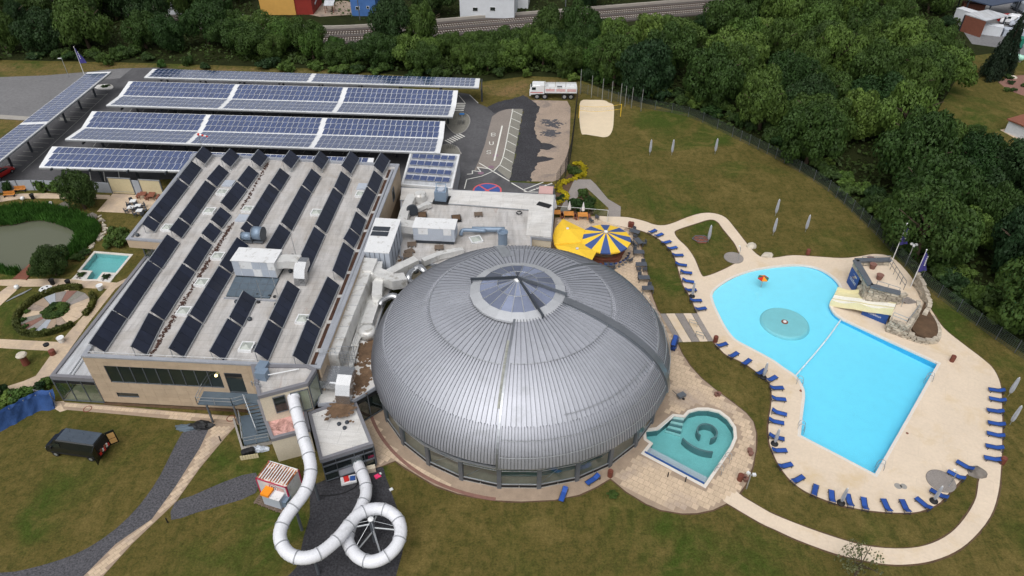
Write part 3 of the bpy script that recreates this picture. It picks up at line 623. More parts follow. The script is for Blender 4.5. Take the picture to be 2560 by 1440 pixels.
# brick edging strip in front of the dome
def arcpts(r, a0, a1, n=60): return [Vector((DC.x+r*math.cos(R(a0+(a1-a0)*k/n)), DC.y+r*math.sin(R(a0+(a1-a0)*k/n)), 0)) for k in range(n+1)]
struct(MB().prism(arcpts(DR+1.15, -165, -98)+arcpts(DR+.8, -98, -165), .0, .066).obj('brick_edging', X['brick_red']))
# ================================================================ dome hall
DZ0, DH, DN = 3.4, 8.5, 2.1
def sector(az):
    az = (az+180) % 360-180
    if -98 <= az < -24: return .34
    if -24 <= az < 42: return .16
    return 0.0
def dprof(r): return DZ0+DH*max(0, 1-(r/DR)**DN)**(1/DN)
def dpt(r, az, off=0.0):
    e = .02; z = dprof(r); rr = min(r, DR-.001)
    dz = (dprof(min(rr+e, DR-1e-4))-dprof(rr-e))/(2*e); n = Vector((-dz, 0, 1)).normalized()
    R_ = r+n.x*off; Z = z+n.z*off; a = R(az); return Vector((DC.x+R_*math.cos(a), DC.y+R_*math.sin(a), Z))
dome = thing('dome_hall', 'large round swimming hall with grey standing seam metal dome and glazed foot', 'building', DC)
def rs(r0, r1, n):                                # radii spaced by equal angle so that the curve stays smooth at the eave
    a0, a1 = math.acos(min(1, r0/DR)), math.acos(min(1, r1/DR)); return [DR*math.cos(a0+(a1-a0)*k/n) for k in range(n+1)]
def sheet_mb(mb, r0, r1, a0, a1, off, n):
    rr = rs(r0, r1, n); mb.mi = 0
    am = (a0+a1)/2
    L = [dpt(r, a0, off) for r in rr]; Mi = [dpt(r, am, off-.012) for r in rr]; Rr = [dpt(r, a1, off) for r in rr]; m = len(rr)
    mb.add(L+Mi+Rr, [(i, m+i, m+i+1, i+1) for i in range(m-1)]+[(m+i, 2*m+i, 2*m+i+1, m+i+1) for i in range(m-1)])
    # standing seam along the first edge
    mb.mi = 1; w = .022
    def side(r, s, h): 
        da = math.degrees(w*s/r); return dpt(r, a0+da, off+h)
    b0 = [side(r, -1, .0) for r in rr]; t0 = [side(r, -1, .075) for r in rr]; t1 = [side(r, 1, .075) for r in rr]; b1 = [side(r, 1, .0) for r in rr]
    mb.add(b0+t0+t1+b1, [(j*m+i, (j+1)*m+i, (j+1)*m+i+1, j*m+i+1) for j in range(3) for i in range(m-1)]+[(0, 3*m, 2*m, m)])
zm = [X['zinc'], X['zinc_seam']]
tiers = [(14.55, 16.33, 320, 9, 0.0), (9.55, 14.60, 192, 9, .012), (4.6, 9.60, 96, 6, .024)]
low_far = MB(); cnt = 0
for ti, (ra, rb, N, seg, up) in enumerate(tiers):
    for k in range(N):
        a0 = k*360/N-180; a1 = a0+360/N; am = (a0+a1)/2; off = sector(am)+up
        near = -142 < am < -37
        if ti == 0 and not (near and cnt < 12): sheet_mb(low_far, ra, rb, a0, a1, off, seg); continue
        if ti == 0: cnt += 1
        mb = MB(); sheet_mb(mb, ra, rb, a0, a1, off, seg); mb.obj('roof_sheet', zm, dome, True)
low_far.obj('roof_sheets', zm, dome, True, 'stuff')
# radial steps between the shells
def radial_band(az, w0, w1, h0, h1, r0, r1, name, m, n=22):
    rr = rs(r0, r1, n); mb = MB(); ring_ = []
    for r in rr: ring_.append([dpt(r, az+math.degrees(w0/r), h0), dpt(r, az+math.degrees(w0/r), h1), dpt(r, az+math.degrees(w1/r), h1), dpt(r, az+math.degrees(w1/r), h0)])
    vs = [p for q in ring_ for p in q]; mb.add(vs, [(i*4+j, i*4+(j+1) % 4, i*4+4+(j+1) % 4, i*4+4+j) for i in range(len(rr)-1) for j in range(4)]+[(0, 1, 2, 3), tuple(len(vs)-4+j for j in (3, 2, 1, 0))])
    mb.obj(name, m, dome, False)
radial_band(-98, -.06, .16, -.05, .46, 4.6, 16.33, 'edge_flashing', X['zinc_trim'])
radial_band(-98, -.36, -.06, -.1, .10, 7.0, 13.4, 'moss_gutter', mat('mossy gutter', S(150,152,146), .9, v=.3, s=2))
radial_band(-24, -.05, .85, .0, .55, 4.7, 16.33, 'ridge_cap', X['zinc_trim'])
radial_band(-24, -.3, -.05, .1, .37, 4.8, 15.2, 'ridge_gutter', X['steel'])
radial_band(42, -.1, .15, -.05, .24, 4.6, 16.33, 'edge_flashing', X['zinc_trim'])
# snow guard tubes
for r, a0, a1 in ((16.05, -97, -26), (15.35, -97, -26), (14.1, -74, -28), (16.05, -21, 30), (15.5, -21, 25), (14.6, -20, 10)):
    n = 40; MB().tube([dpt(r, a0+(a1-a0)*k/n, sector(-50 if a1 < -25 else 0)+.22) for k in range(n+1)], .035, 6).obj('snow_guard', X['steel_light'], dome)
MB().tube([dpt(9.6, -180+k*5, sector(-180+k*5+.1)+.07) for k in range(73)], .03, 5).obj('ring_seam', X['steel_light'], dome)
for k in range(26):    # ladder of roof steps at the back
    r = 7.5+k*.30; a = dpt(r, 101-math.degrees(.55/r), .12); b = dpt(r, 101+math.degrees(.55/r), .12); MB().beam(a, b, .08, .06).obj('roof_step', X['steel_light'], dome)
# lantern
NL = 20; LA = lambda k: R(k*360/NL+9)
def lp(r, z, k, da=0): a = LA(k)+da; return Vector((DC.x-.25+r*math.cos(a), DC.y+.1+r*math.sin(a), z))
MB().lathe([(4.75, 11.3), (4.95, 11.85)], (DC.x-.25, DC.y+.1, 0), NL).obj('lantern_curb', X['steel_dark'], dome)
for k in range(NL):
    MB().add([lp(5.05, 11.72, k), lp(5.05, 11.72, k+1), lp(5.05, 11.95, k+1), lp(5.05, 11.95, k), lp(4.0, 12.3, k+1), lp(4.0, 12.3, k)], [(0, 1, 2, 3), (3, 2, 4, 5)]).obj('lantern_ring_panel', X['lantern_ring'], dome)
    for r0, z0, r1, z1 in ((4.0, 12.28, 2.15, 12.86), (2.15, 12.86, .28, 13.42)):
        e = .04/max(r0, .5); o = MB().add([lp(r0, z0, k, e), lp(r0, z0, k+1, -e), lp(r1, z1, k+1, -.03/max(r1, .4)), lp(r1, z1, k, .03/max(r1, .4))], [(0, 1, 2, 3)]).obj('lantern_pane', X['lantern_glass'], dome)
    MB().beam(lp(4.05, 12.29, k), lp(.28, 13.43, k), .07, .06).obj('lantern_rib', X['steel_light'], dome)
MB().tube([lp(2.15, 12.89, k) for k in range(NL+1)], .035, 6).obj('lantern_ring', X['steel_light'], dome)
MB().lathe([(.45, 13.36), (.3, 13.5), (.05, 13.6)], (DC.x-.25, DC.y+.1, 0), 12).obj('lantern_cap', X['white_metal'], dome)
for az in (163, -12, -61):
    a = R(az); c = Vector((DC.x-.25, DC.y+.1, 0)); d = Vector((math.cos(a), math.sin(a), 0))
    mb = MB(); mb.beam(c+Vector((0, 0, 13.72)), c+d*5.2+Vector((0, 0, 12.3)), .14, .30); mb.beam(c+d*5.1+Vector((0, 0, 11.8)), c+d*5.1+Vector((0, 0, 12.3)), .12); mb.obj('lantern_beam', X['steel_dark'] if az != -12 else X['steel'], dome)
# glazed foot: facets with posts, panes, kick plates, eave rail
NF = 26; FR = 15.95
def fpt(k, r, z): a = R(-97.5+k*360/NF); return Vector((DC.x+r*math.cos(a), DC.y+r*math.sin(a), z))
for k in range(NF):
    a, b = fpt(k, FR, 0), fpt(k+1, FR, 0); d = (b-a).normalized(); mid = (a+b)/2
    MB().beam(a+Vector((0, 0, 0)), a+Vector((0, 0, 3.5)), .42, .34, up=(a-DC)).obj('facade_post', X['steel'], dome)
    MB().beam(fpt(k, FR+.30, 3.32), fpt(k+1, FR+.30, 3.32), .16, .16).obj('eave_rail', X['steel_light'], dome)
    MB().beam(fpt(k, FR, 3.12), fpt(k+1, FR, 3.12), .14, .30).obj('facade_head', X['steel'], dome)
    MB().beam(a+d*.2+Vector((0, 0, .06)), b-d*.2+Vector((0, 0, .06)), .2, .12).obj('facade_plinth', X['concrete'], dome)
    for s0, s1 in ((.06, .485), (.515, .94)):
        MB().beam(a.lerp(b, s0)+Vector((0, 0, .32)), a.lerp(b, s1)+Vector((0, 0, .32)), .10, .36).obj('kick_plate', X['black'], dome)
    MB().beam(a+d*.2+Vector((0, 0, .55)), b-d*.2+Vector((0, 0, .55)), .12, .08).obj('facade_rail', X['steel_light'], dome)
    MB().beam(a+d*.2+Vector((0, 0, 2.55)), b-d*.2+Vector((0, 0, 2.55)), .09, .06).obj('facade_rail', X['steel_light'], dome)
    MB().add([a+d*.2+Vector((0, 0, .57)), b-d*.2+Vector((0, 0, .57)), b-d*.2+Vector((0, 0, 2.98)), a+d*.2+Vector((0, 0, 2.98))], [(0, 1, 2, 3)]).obj('facade_pane', X['glass_clear'], dome)
    if k in (1, 24, 25, 5):
        MB().beam(fpt(k, FR-.35, .4).lerp(fpt(k+1, FR-.35, .4), .1), fpt(k, FR-.35, 2.8).lerp(fpt(k+1, FR-.35, 2.8), .75), .07).obj('facade_brace', X['steel_light'], dome)
MB().lathe([(15.6, .02), (15.6, .06)], (DC.x, DC.y, 0), 40).obj('hall_floor', mat('hall floor', S(168,160,148), .6), dome)
MB().lathe([(9.5, .061), (9.5, .09)], (DC.x, DC.y, 0), 40).obj('hall_pool', X['pool_teal'], dome)
for k in (0, 1, 2, 3): MB().beam(fpt(k, 14.6, .5), fpt(k+1, 14.6, .5), .6, .16).obj('hall_bench', X['pool_teal_dark'], dome)
MB().lathe([(16.3, 3.38), (10, 3.3), (6, 3.2)], (DC.x, DC.y, 0), 40).obj('hall_ceiling', X['steel'], dome)
# ================================================================ main building
ZR = 7.1
A = G(203, 890, ZR); RF = G(800, 920, ZR); RB = G(998, 410, ZR); BL = G(485, 382, ZR); OC = G(315, 597, ZR); OI = G(405, 604, ZR)
foot = [Vector((p.x, p.y, 0)) for p in (A, RF, RB, BL, OC, OI)]
hall = thing('bath_building', 'flat roofed beige stone clad bath building with long window strip', 'building', (-35, 72, 0))
core = ccw([foot[0], foot[1], foot[2], foot[3]+Vector((1.2, -.4, 0)), foot[4]+Vector((1.3, .9, 0)), foot[5]+Vector((0, .8, 0))])
MB().prism(offset(core, -.16), 0, 6.72).obj('wall_core', X['clad_back'], hall)
MB().prism(offset(ccw(foot), -.3), 5.9, 6.8).obj('roof_deck', X['membrane'], hall)
fo = ccw(foot)
mb = MB(); a_, b_ = offset(fo, -.42), offset(fo, .04); nn = len(fo)
mb.add([Vector((p.x, p.y, 7.1)) for p in b_]+[Vector((p.x, p.y, 7.1)) for p in a_]+[Vector((p.x, p.y, 6.7)) for p in a_]+[Vector((p.x, p.y, 6.92)) for p in b_], [(i, (i+1) % nn, nn+(i+1) % nn, nn+i) for i in range(nn)]+[(nn+i, nn+(i+1) % nn, 2*nn+(i+1) % nn, 2*nn+i) for i in range(nn)]+[(3*nn+i, 3*nn+(i+1) % nn, (i+1) % nn, i) for i in range(nn)])
mb.obj('parapet', X['parapet'], hall)
# overhanging cladding band of the left rear block and right wall
def plainwall(p, q, z0, z1, th, name, m):
    d = (q-p).normalized(); n_ = Vector((d.y, -d.x, 0)); MB().prism([p, q, q-n_*th, p-n_*th], z0, z1, True).obj(name, m, hall)
def clad(p, q, z0, z1, pw, ph, openings=(), out=.0):
    """stone panels over a wall face, cut round the openings given in metres (u0,u1,z0,z1)"""
    W = Wall(p, q); nu = max(1, round(W.len/pw)); du = W.len/nu; nz = max(1, round((z1-z0)/ph)); dz = (z1-z0)/nz
    for j in range(nz):
        for i in range(nu):
            rects = [(i*du+.008, (i+1)*du-.008, z0+j*dz+.008, z0+(j+1)*dz-.008)]
            for (a, b, c, d) in openings:
                nr = []
                for (u0, u1, v0, v1) in rects:
                    if u1 <= a or u0 >= b or v1 <= c or v0 >= d: nr.append((u0, u1, v0, v1)); continue
                    if u0 < a: nr.append((u0, a, v0, v1))
                    if u1 > b: nr.append((b, u1, v0, v1))
                    x0, x1 = max(u0, a), min(u1, b)
                    if v0 < c: nr.append((x0, x1, v0, c))
                    if v1 > d: nr.append((x0, x1, d, v1))
                rects = nr
            for (u0, u1, v0, v1) in rects:
                if u1-u0 < .03 or v1-v0 < .03: continue
                MB().add([W.pt(u, v, o) for o in (-.16, 0) for u, v in ((u0, v0), (u1, v0), (u1, v1), (u0, v1))], [(4, 5, 6, 7), (0, 4, 7, 3), (5, 1, 2, 6), (7, 6, 2, 3), (0, 1, 5, 4)]).obj('cladding_panel', X['clad'], hall)
    return W
fA, fT = foot[0], foot[0].lerp(foot[1], .745)
W = Wall(fA, fT)
h = W.hit; w0 = h(258, 914); w1 = h(530, 938); w2 = h(278, 956); s0 = h(290, 981); s1 = h(352, 995)
d0 = h(560, 936); d1 = h(606, 978)
zt, zb = w0[1], w2[1]
ops = [(w0[0], w1[0]+.9, zb, zt), (s0[0], s1[0]-.1, s1[1], s0[1]+.0), (d0[0], d0[0]+1.9, 2.75, d0[1]+.2)]
clad(fA, fT, .25, 6.9, 1.25, .62, ops)
def glazing(W, u0, u1, z0, z1, n, root, pane_m, deep=-.10, name='window', split=None):
    fr = MB(); 
    for z in (z0+.04, z1-.04): fr.beam(W.pt(u0, z, deep+.02), W.pt(u1, z, deep+.02), .10, .08)
    for k in range(n+1): u = u0+(u1-u0)*k/n; fr.beam(W.pt(u, z0, deep+.02), W.pt(u, z1, deep+.02), .07, .10, up=W.n)
    w = fr.obj(name, X['steel'], root)
    for k in range(n):
        a = u0+(u1-u0)*k/n+.04; b = u0+(u1-u0)*(k+1)/n-.04
        for (c, d, mm) in ([(z0+.08, z1-.08, pane_m)] if not split else [(z0+.08, split-.03, pane_m), (split+.03, z1-.08, X['black'])]):
            MB().add([W.pt(a, c, deep), W.pt(b, c, deep), W.pt(b, d, deep), W.pt(a, d, deep)], [(0, 1, 2, 3)]).obj('pane', mm, w)
    return w
glazing(W, ops[0][0], ops[0][1], zb, zt, 9, hall, X['glass_dark'])
glazing(W, ops[1][0], ops[1][1], ops[1][2], ops[1][3], 1, hall, X['glass_dark'])
glazing(W, ops[2][0], ops[2][1], ops[2][2], ops[2][3], 1, hall, X['glass_dark'], name='door', split=5.0)
MB().prism([W.pt(-.1, 0, .25), W.pt(W.len, 0, .25), W.pt(W.len, 0, -.1), W.pt(-.1, 0, -.1)], 0, .07).obj('gravel_strip', X['dirt'], hall)
lampo = MB().lathe([(.05, 0), (.16, .05), (.16, .2), (.08, .28)], W.pt(h(545, 948)[0], 5.2, .1), 10); 
le, lt, lb, lN, lL = nt('lit wall lamp'); lb.inputs['Emission Color'].default_value = (1, .8, .35, 1); lb.inputs['Emission Strength'].default_value = 2.5; lb.inputs['Base Color'].default_value = (.9, .8, .5, 1)
lampo.root('wall_lamp', le, 'small lit round lamp on the beige wall between window and door', 'lamp')
# overhang band, its glass below, and the side walls
clad(foot[4], foot[5], 5.75, 6.92, 1.4, .6); clad(foot[3], foot[4], 5.75, 6.92, 1.6, .6); clad(foot[5], foot[0], 3.9, 6.92, 1.6, .75)
MB().prism(offset(ccw([foot[3], foot[4], foot[5], foot[2]]), -.15), 5.72, 5.8, True).obj('soffit', X['grey_trim'], hall)
for (p, q, n_) in ((foot[4]+Vector((1.2, .8, 0)), foot[5]+Vector((0, .8, 0)), 3), (foot[3]+Vector((1.1, -.5, 0)), foot[4]+Vector((1.2, .8, 0)), 9)):
    glazing(Wall(p, q), .05, (q-p).length-.05, .1, 5.72, n_, hall, X['glass_green'], .06)
clad(foot[1], foot[2], 3.2, 6.92, 1.7, .62)
clad(foot[2], foot[3], .2, 6.92, 1.7, .75)
Wr = Wall(foot[1], foot[2])
for px0, px1 in (((982,478),(986,560)),): 
    u = Wr.hit(*px0)[0]; glazing(Wr, u-.6, u+.6, 4.3, 6.2, 1, hall, X['glass_dark'], .03)
# gutter full of moss along the right parapet
gp0, gp1 = G(782, 912, 6.9), G(975, 425, 6.9)
MB().beam(gp0, gp1, .42, .14).obj('gutter', X['gutter_dirt'], hall); 
MB().beam(gp0+Vector((.4, 0, .05)), gp1+Vector((.4, 0, .05)), .3, .3).obj('gutter_upstand', X['parapet'], hall)
for k in range(9):
    f = .05+.11*k; c = gp0.lerp(gp1, f); MB().box(c+Vector((0, 0, .1)), (.5, .5, .08), R(4)).obj('gutter_bridge', X['membrane'], hall)
# low wing along the left side with silver roof and glass front
LW = [G(125, 940, 3.8), foot[0], foot[5]+Vector((0, .6, 0)), Vector((-48.3, 76.4, 0))]; LW = [Vector((p.x, p.y, 0)) for p in LW]
lw = thing('glass_wing', 'low glazed wing with silver flat roof along the beige building', 'building', (-47, 60, 0))
lwc = ccw(LW)
MB().prism(offset(lwc, -.2), 3.45, 3.62).obj('roof_deck', X['membrane_silver'], lw)
a_, b_ = offset(lwc, -.35), offset(lwc, .05); nn = len(lwc); mb = MB()
mb.add([Vector((p.x, p.y, 3.82)) for p in b_]+[Vector((p.x, p.y, 3.82)) for p in a_]+[Vector((p.x, p.y, 3.5)) for p in a_]+[Vector((p.x, p.y, 3.35)) for p in b_], [(i, (i+1) % nn, nn+(i+1) % nn, nn+i) for i in range(nn)]+[(nn+i, nn+(i+1) % nn, 2*nn+(i+1) % nn, 2*nn+i) for i in range(nn)]+[(3*nn+i, 3*nn+(i+1) % nn, (i+1) % nn, i) for i in range(nn)]); mb.obj('parapet', X['grey_trim'], lw)
Wl = Wall(LW[0], LW[1]); glazing(Wl, .05, Wl.len-.02, .1, 3.35, 3, lw, X['glass_green'], .0, split=2.75)
Wl2 = Wall(LW[3], LW[0]); glazing(Wl2, .05, Wl2.len-.02, .1, 3.35, 11, lw, X['glass_green'], .0, split=2.75)
MB().prism(offset(lwc, -.05), .02, .06).obj('floor', X['slab'], lw)
MB().lathe([(.28, 3.62), (.3, 3.8), (.1, 3.85)], G(150, 925, 3.7), 10).obj('roof_vent', X['black'], lw)
for k in range(2): MB().beam(G(150+k*0, 952-k*0, 3.7)+Vector((.55+k*.4, .6, -.02)), Vector((-47.6+k*.4, 75.5, 3.68)), .12, .06).obj('roof_cable_tray', X['steel_light'], lw)
# ---- roof edge rail on the front
mb = MB(); 
for k in range(14): p = W.pt(.8+k*1.35, 7.1, -.5); mb.beam(p, p+Vector((0, 0, .22)), .03)
mb.beam(W.pt(.5, 7.3, -.5), W.pt(18.4, 7.3, -.5), .035); mb.obj('roof_safety_rail', X['white_metal'], hall)
# ---- solar thermal collectors: seven rows broken into blocks
ROWS = [
 [((533,391),(514,416)),((504,422),(473,463)),((471,467),(401,558)),((399,560),(386,580))],
 [((601,397),(578,424)),((572,432),(543,467)),((540,471),(477,562)),((475,566),(454,595)),((448,607),(405,671)),((402,673),(319,796)),((316,798),(262,880))],
 [((671,399),(652,424)),((646,434),(619,471)),((617,475),(578,527)),((578,539),(555,570)),((553,578),(533,605)),((530,613),(490,677)),((487,681),(411,800)),((408,803),(366,887))],
 [((749,401),(730,428)),((724,440),(701,477)),((698,480),(644,572)),((642,576),(629,593)),((621,615),(580,683)),((578,687),(508,807)),((505,811),(459,893))],
 [((823,403),(806,430)),((802,442),(780,481)),((778,484),(730,576)),((726,582),(693,640)),((640,749),(607,815)),((603,819),(560,901))],
 [((899,403),(878,440)),((876,448),(860,486)),((857,490),(815,582)),((812,588),(771,681)),((749,724),(706,819)),((704,823),(670,901))],
 [((975,407),(957,440)),((957,446),(942,484)),((940,488),(917,539)),((915,550),(901,589)),((899,593),(885,619)),((885,627),(860,698)),((848,714),(802,819)),((800,823),(766,912))]]
ordn = ['first', 'second', 'third', 'fourth', 'fifth', 'sixth', 'seventh']
cpan = MB().box((0, 0, 0), (1, 1, 1)).mesh('panel', X['collector'])
crail = MB().box((0, 0, 0), (1, 1, 1)).mesh('rail', X['steel_light'])
for ri, row in enumerate(ROWS):
    for bi, (p, q) in enumerate(row):
        last = (bi == 0)
        P1, P0 = G(p[0], p[1], 7.0), G(q[0], q[1], 7.0); d = (P1-P0); Ln = d.length; d.normalize(); n_ = Vector((-d.y, d.x, 0)); hi = .40 if last else 0
        t = thing('solar_collector', 'dark solar collector, %s row from the glass wing, %s' % (ordn[ri], 'block nearest the car park' if last else ('block at the front edge' if bi == len(row)-1 and ri else '%s block from the car park' % (ordn+['eighth'])[bi])), 'solar collector', P0, 'solar collector rows on the flat roof')
        k = max(1, round(Ln/1.25)); w = Ln/k; rise, run = 1.22, 1.16
        up = (n_*run+Vector((0, 0, rise))).normalized(); ln = math.hypot(run, rise); nrm = d.cross(up)
        Mx = Matrix((d, up, nrm)).transposed()
        for i in range(k):
            o = link('panel', cpan, t); c = d*(w*(i+.5))+n_*run/2+Vector((0, 0, rise/2+hi+.06))
            o.matrix_local = Matrix.Translation(c) @ (Mx @ Matrix.Diagonal((w-.03, ln, .09))).to_4x4()
        for f in (0.0, 1.0):
            o = link('rail', crail, t); c = d*(Ln/2)+n_*(run*f+(-.06 if f == 0 else .06))+Vector((0, 0, rise*f+hi)); o.matrix_local = Matrix.Translation(c) @ (Matrix((d, n_, Vector((0, 0, 1)))).transposed() @ Matrix.Diagonal((Ln, .10, .12))).to_4x4()
        ns = max(2, round(Ln/2.2)+1)
        for i in range(ns):
            s = d*(.1+(Ln-.2)*i/(ns-1)); mb = MB(); mb.beam(s+n_*run+Vector((0, 0, -.25)), s+n_*run+Vector((0, 0, rise+hi)), .06); mb.beam(s+Vector((0, 0, -.2)), s+n_*run+Vector((0, 0, -.2)), .06); mb.beam(s+Vector((0, 0, -.2)), s+n_*run+Vector((0, 0, rise+hi)), .05)
            if hi: mb.beam(s+Vector((0, 0, -.2)), s+Vector((0, 0, hi)), .06)
            o = link('strut', mb.mesh('strut', X['steel_light']), t)
# reddish leaf litter beside the third row
lit = MB()
for (p, q, n) in (((575,560),(372,885),620), ((668,405),(600,520),150)):
    a, b = G(p[0], p[1], 6.83), G(q[0], q[1], 6.83)
    for k in range(n):
        c = a.lerp(b, rnd.random())+Vector((rnd.gauss(.26, .13), rnd.gauss(0, .3), rnd.random()*.03)); lit.box(c, (rnd.uniform(.06, .26), rnd.uniform(.06, .2), .03), rnd.random()*3)
lit.obj('leaf_litter', mat('red leaf litter', S(72,50,43), .95, v=.35, s=3), hall, kind='stuff')
# skylights and hatches
def skylight(px, z, s=1.45, rz=R(-4), lab=''):
    c = G(px[0], px[1], z); t = thing('roof_skylight', lab, 'skylight', c, 'square skylights on the flat roofs')
    mb = MB(); 
    for sx, sy, dx, dy in ((0, -1, s, .14), (0, 1, s, .14), (-1, 0, .14, s-.28), (1, 0, .14, s-.28)): mb.box((sx*(s/2-.07), sy*(s/2-.07), .14), (dx, dy, .36))
    o = link('frame', mb.mesh('frame', X['white_metal']), t); e = s/2-.12
    o = link('glass_pyramid', MB().add([(-e, -e, .26), (e, -e, .26), (e, e, .26), (-e, e, .26), (0, 0, .55)], [(0, 1, 4), (1, 2, 4), (2, 3, 4), (3, 0, 4)]).mesh('glass_pyramid', X['skylight_glass']), t)
    t.rotation_euler.z = rz
for px in ((557,483),(525,530),(620,526),(421,572),(546,643),(506,709),(461,781),(792,534),(903,488),(758,801),(618,870)):
    skylight(px, 6.8, lab='square white framed skylight between the collector rows on the main roof')
skylight((1190,602), 4.1, 1.6, R(20), 'square white framed skylight on the low roof behind the dome')
for px in ((572,460),(607,547),(907,468)):
    c = G(px[0], px[1], 6.8); MB().box(c+Vector((0, 0, .1)), (1.5, 1.6, .2), R(-4)).root('roof_hatch', X['unit_grey'], 'flat grey hatch lid on the main roof between collector rows', 'hatch', 'roof hatches')
# ================================================================ roof plant on the main building
t = thing('air_handling_unit', 'long white air handling unit with silver elbow duct on the main roof', 'air handler', G(640, 692, 6.8))
b0, b1 = G(589, 690, 7.05), G(694, 696, 7.05); d = (b1-b0).normalized(); n_ = Vector((-d.y, d.x, 0)); Lu = (b1-b0).length
def ubox(u0, u1, v0, v1, z0, z1, name, m, par, base=b0, dd=d, nn_=n_): return MB().prism([base+dd*u0+nn_*v0, base+dd*u1+nn_*v0, base+dd*u1+nn_*v1, base+dd*u0+nn_*v1], z0, z1, True).obj(name, m, par)
ubox(0, Lu, 0, 2.6, 7.15, 9.3, 'housing', X['white_metal'], t)
ubox(-.1, Lu+.1, -.08, 2.68, 9.3, 9.38, 'roof_sheet', X['white_metal'], t)
ubox(0, Lu, .1, 2.5, 6.85, 7.15, 'base_frame', X['steel_dark'], t)
us = [0, .9, 2.4, 3.4, 4.3, Lu]
for i in range(5):
    for z0, z1 in ((7.2, 8.2), (8.25, 9.25)):
        ubox(us[i]+.03, us[i+1]-.04, -.04, .02, z0, z1, 'door_panel', X['unit_grey'] if (i+int(z0)) % 3 else X['white_metal'], t)
e0 = b0+d*Lu+n_*1.3
MB().duct([e0+Vector((0, 0, 1.0)), e0+d*1.0+Vector((0, 0, 1.15)), e0+d*2.6+Vector((0, 0, 1.15))], 1.5, 1.0).obj('transition_duct', X['foil'], t)
el = e0+d*3.0+Vector((0, 0, 0)); fw_ = -n_
arc = [el+fw_*(-.3)+Vector((0, 0, 1.6)), el+fw_*.5+Vector((0, 0, 1.65)), el+fw_*1.2+Vector((0, 0, 1.3)), el+fw_*1.6+Vector((0, 0, .6)), el+fw_*1.7+Vector((0, 0, -.25))]
mb = MB(); prev = None
for i, p in enumerate(arc):
    tg = (arc[min(i+1, 4)]-arc[max(i-1, 0)]).normalized(); nr = tg.cross(d).normalized(); ring4 = [p-d*.65-nr*.5, p+d*.65-nr*.5, p+d*.65+nr*.5, p-d*.65+nr*.5]
    o0 = len(mb.v); mb.v += ring4
    if prev is not None:
        for k in range(4): mb.f.append((prev+k, prev+(k+1) % 4, o0+(k+1) % 4, o0+k)); mb.m.append(0)
    prev = o0
mb.f += [(3, 2, 1, 0), (16, 17, 18, 19)]; mb.m += [0, 0]; mb.obj('elbow_duct', X['tube_silver'], t)
gp = GP([(589,694),(698,699),(674,747),(566,742)], 6.8)
o = MB().prism(gp, 6.8, 6.98).root('flat_glass_roof', X['blue_grating'], 'flat grey green glass panel field in front of the white air handling unit', 'roof light')
for k in range(1, 5): MB().beam(gp[0].lerp(gp[1], k/5)+Vector((0, 0, .19)), gp[3].lerp(gp[2], k/5)+Vector((0, 0, .19)), .05, .03).obj('glazing_bar', X['steel'], o)
for k in range(1, 3): MB().beam(gp[0].lerp(gp[3], k/3)+Vector((0, 0, .192)), gp[1].lerp(gp[2], k/3)+Vector((0, 0, .192)), .05, .03).obj('glazing_bar', X['steel'], o)
MB().beam(G(560,745,6.9), G(690,752,6.9), .14, .2).root('roof_kerb_bar', X['parapet'], 'low metal bar across the roof below the grey green glass field', 'kerb')
for (pa, pb, r, lab) in (((609,602),(634,604),.52,'smaller light blue drum fan on the main roof'), ((639,600),(662,602),.85,'larger light blue drum fan on the main roof')):
    a, b = G(pa[0], pa[1], 7.0), G(pb[0], pb[1], 7.0); u = Vector((0, 0, r+.25)); tt = thing('roof_fan', lab, 'fan', (a+b)/2)
    MB().tube([a+u, b+u], r, 18).obj('drum', X['unit_blue'], tt, True)
    for e in (a, b): MB().tube([e+u-(b-a)*.03, e+u+(b-a)*.03], r+.05, 18).obj('drum_rim', X['steel'], tt)
    MB().beam(a+Vector((0, 0, .12)), b+Vector((0, 0, .12)), r*1.5, .2).obj('base', X['steel'], tt)
for px, hh in (((742,645),3.2),((698,750),3.2),((655,745),2.6)):
    c = G(px[0], px[1], 6.8); tt = thing('lightning_rod', 'thin lightning rod on three footed stand on the main roof', 'lightning rod', c, 'lightning rods on the roof')
    MB().tube([c, c+Vector((-.1, 0, hh))], .035, 6).obj('rod', X['steel_light'], tt)
    for a in (20, 140, 260):
        e = c+Vector((math.cos(R(a))*.85, math.sin(R(a))*.85, 0)); MB().beam(c+Vector((0, 0, .2)), e+Vector((0, 0, .12)), .04).obj('leg', X['steel_light'], tt); MB().lathe([(.2, 0), (.2, .14), (.12, .2)], e, 10).obj('foot_weight', X['black'], tt)
for px in ((592,757),(640,870),(625,800),(770,800),(345,590),(727,680)):
    c = G(px[0], px[1], 6.8); MB().lathe([(.22, 0), (.26, .25), (.12, .4)], c, 10).root('roof_vent', X['steel_dark'], 'small dark round vent cap on the main roof', 'vent', 'vent caps on the main roof')
# windsock at the rear edge
c = G(505, 368, 7.1); tt = thing('windsock', 'red and white windsock on a pole at the rear roof edge', 'windsock', c)
MB().tube([c, c+Vector((0, 0, 2.2))], .05, 6).obj('pole', X['steel_light'], tt)
for k in range(5): MB().tube([c+Vector((-.1+k*.3, 0, 2.2-.08*k)), c+Vector((.2+k*.3, 0, 2.12-.08*k))], [.2-.02*k, .18-.02*k], 10).obj('sock_band', X['red'] if k % 2 == 0 else X['white_metal'], tt)
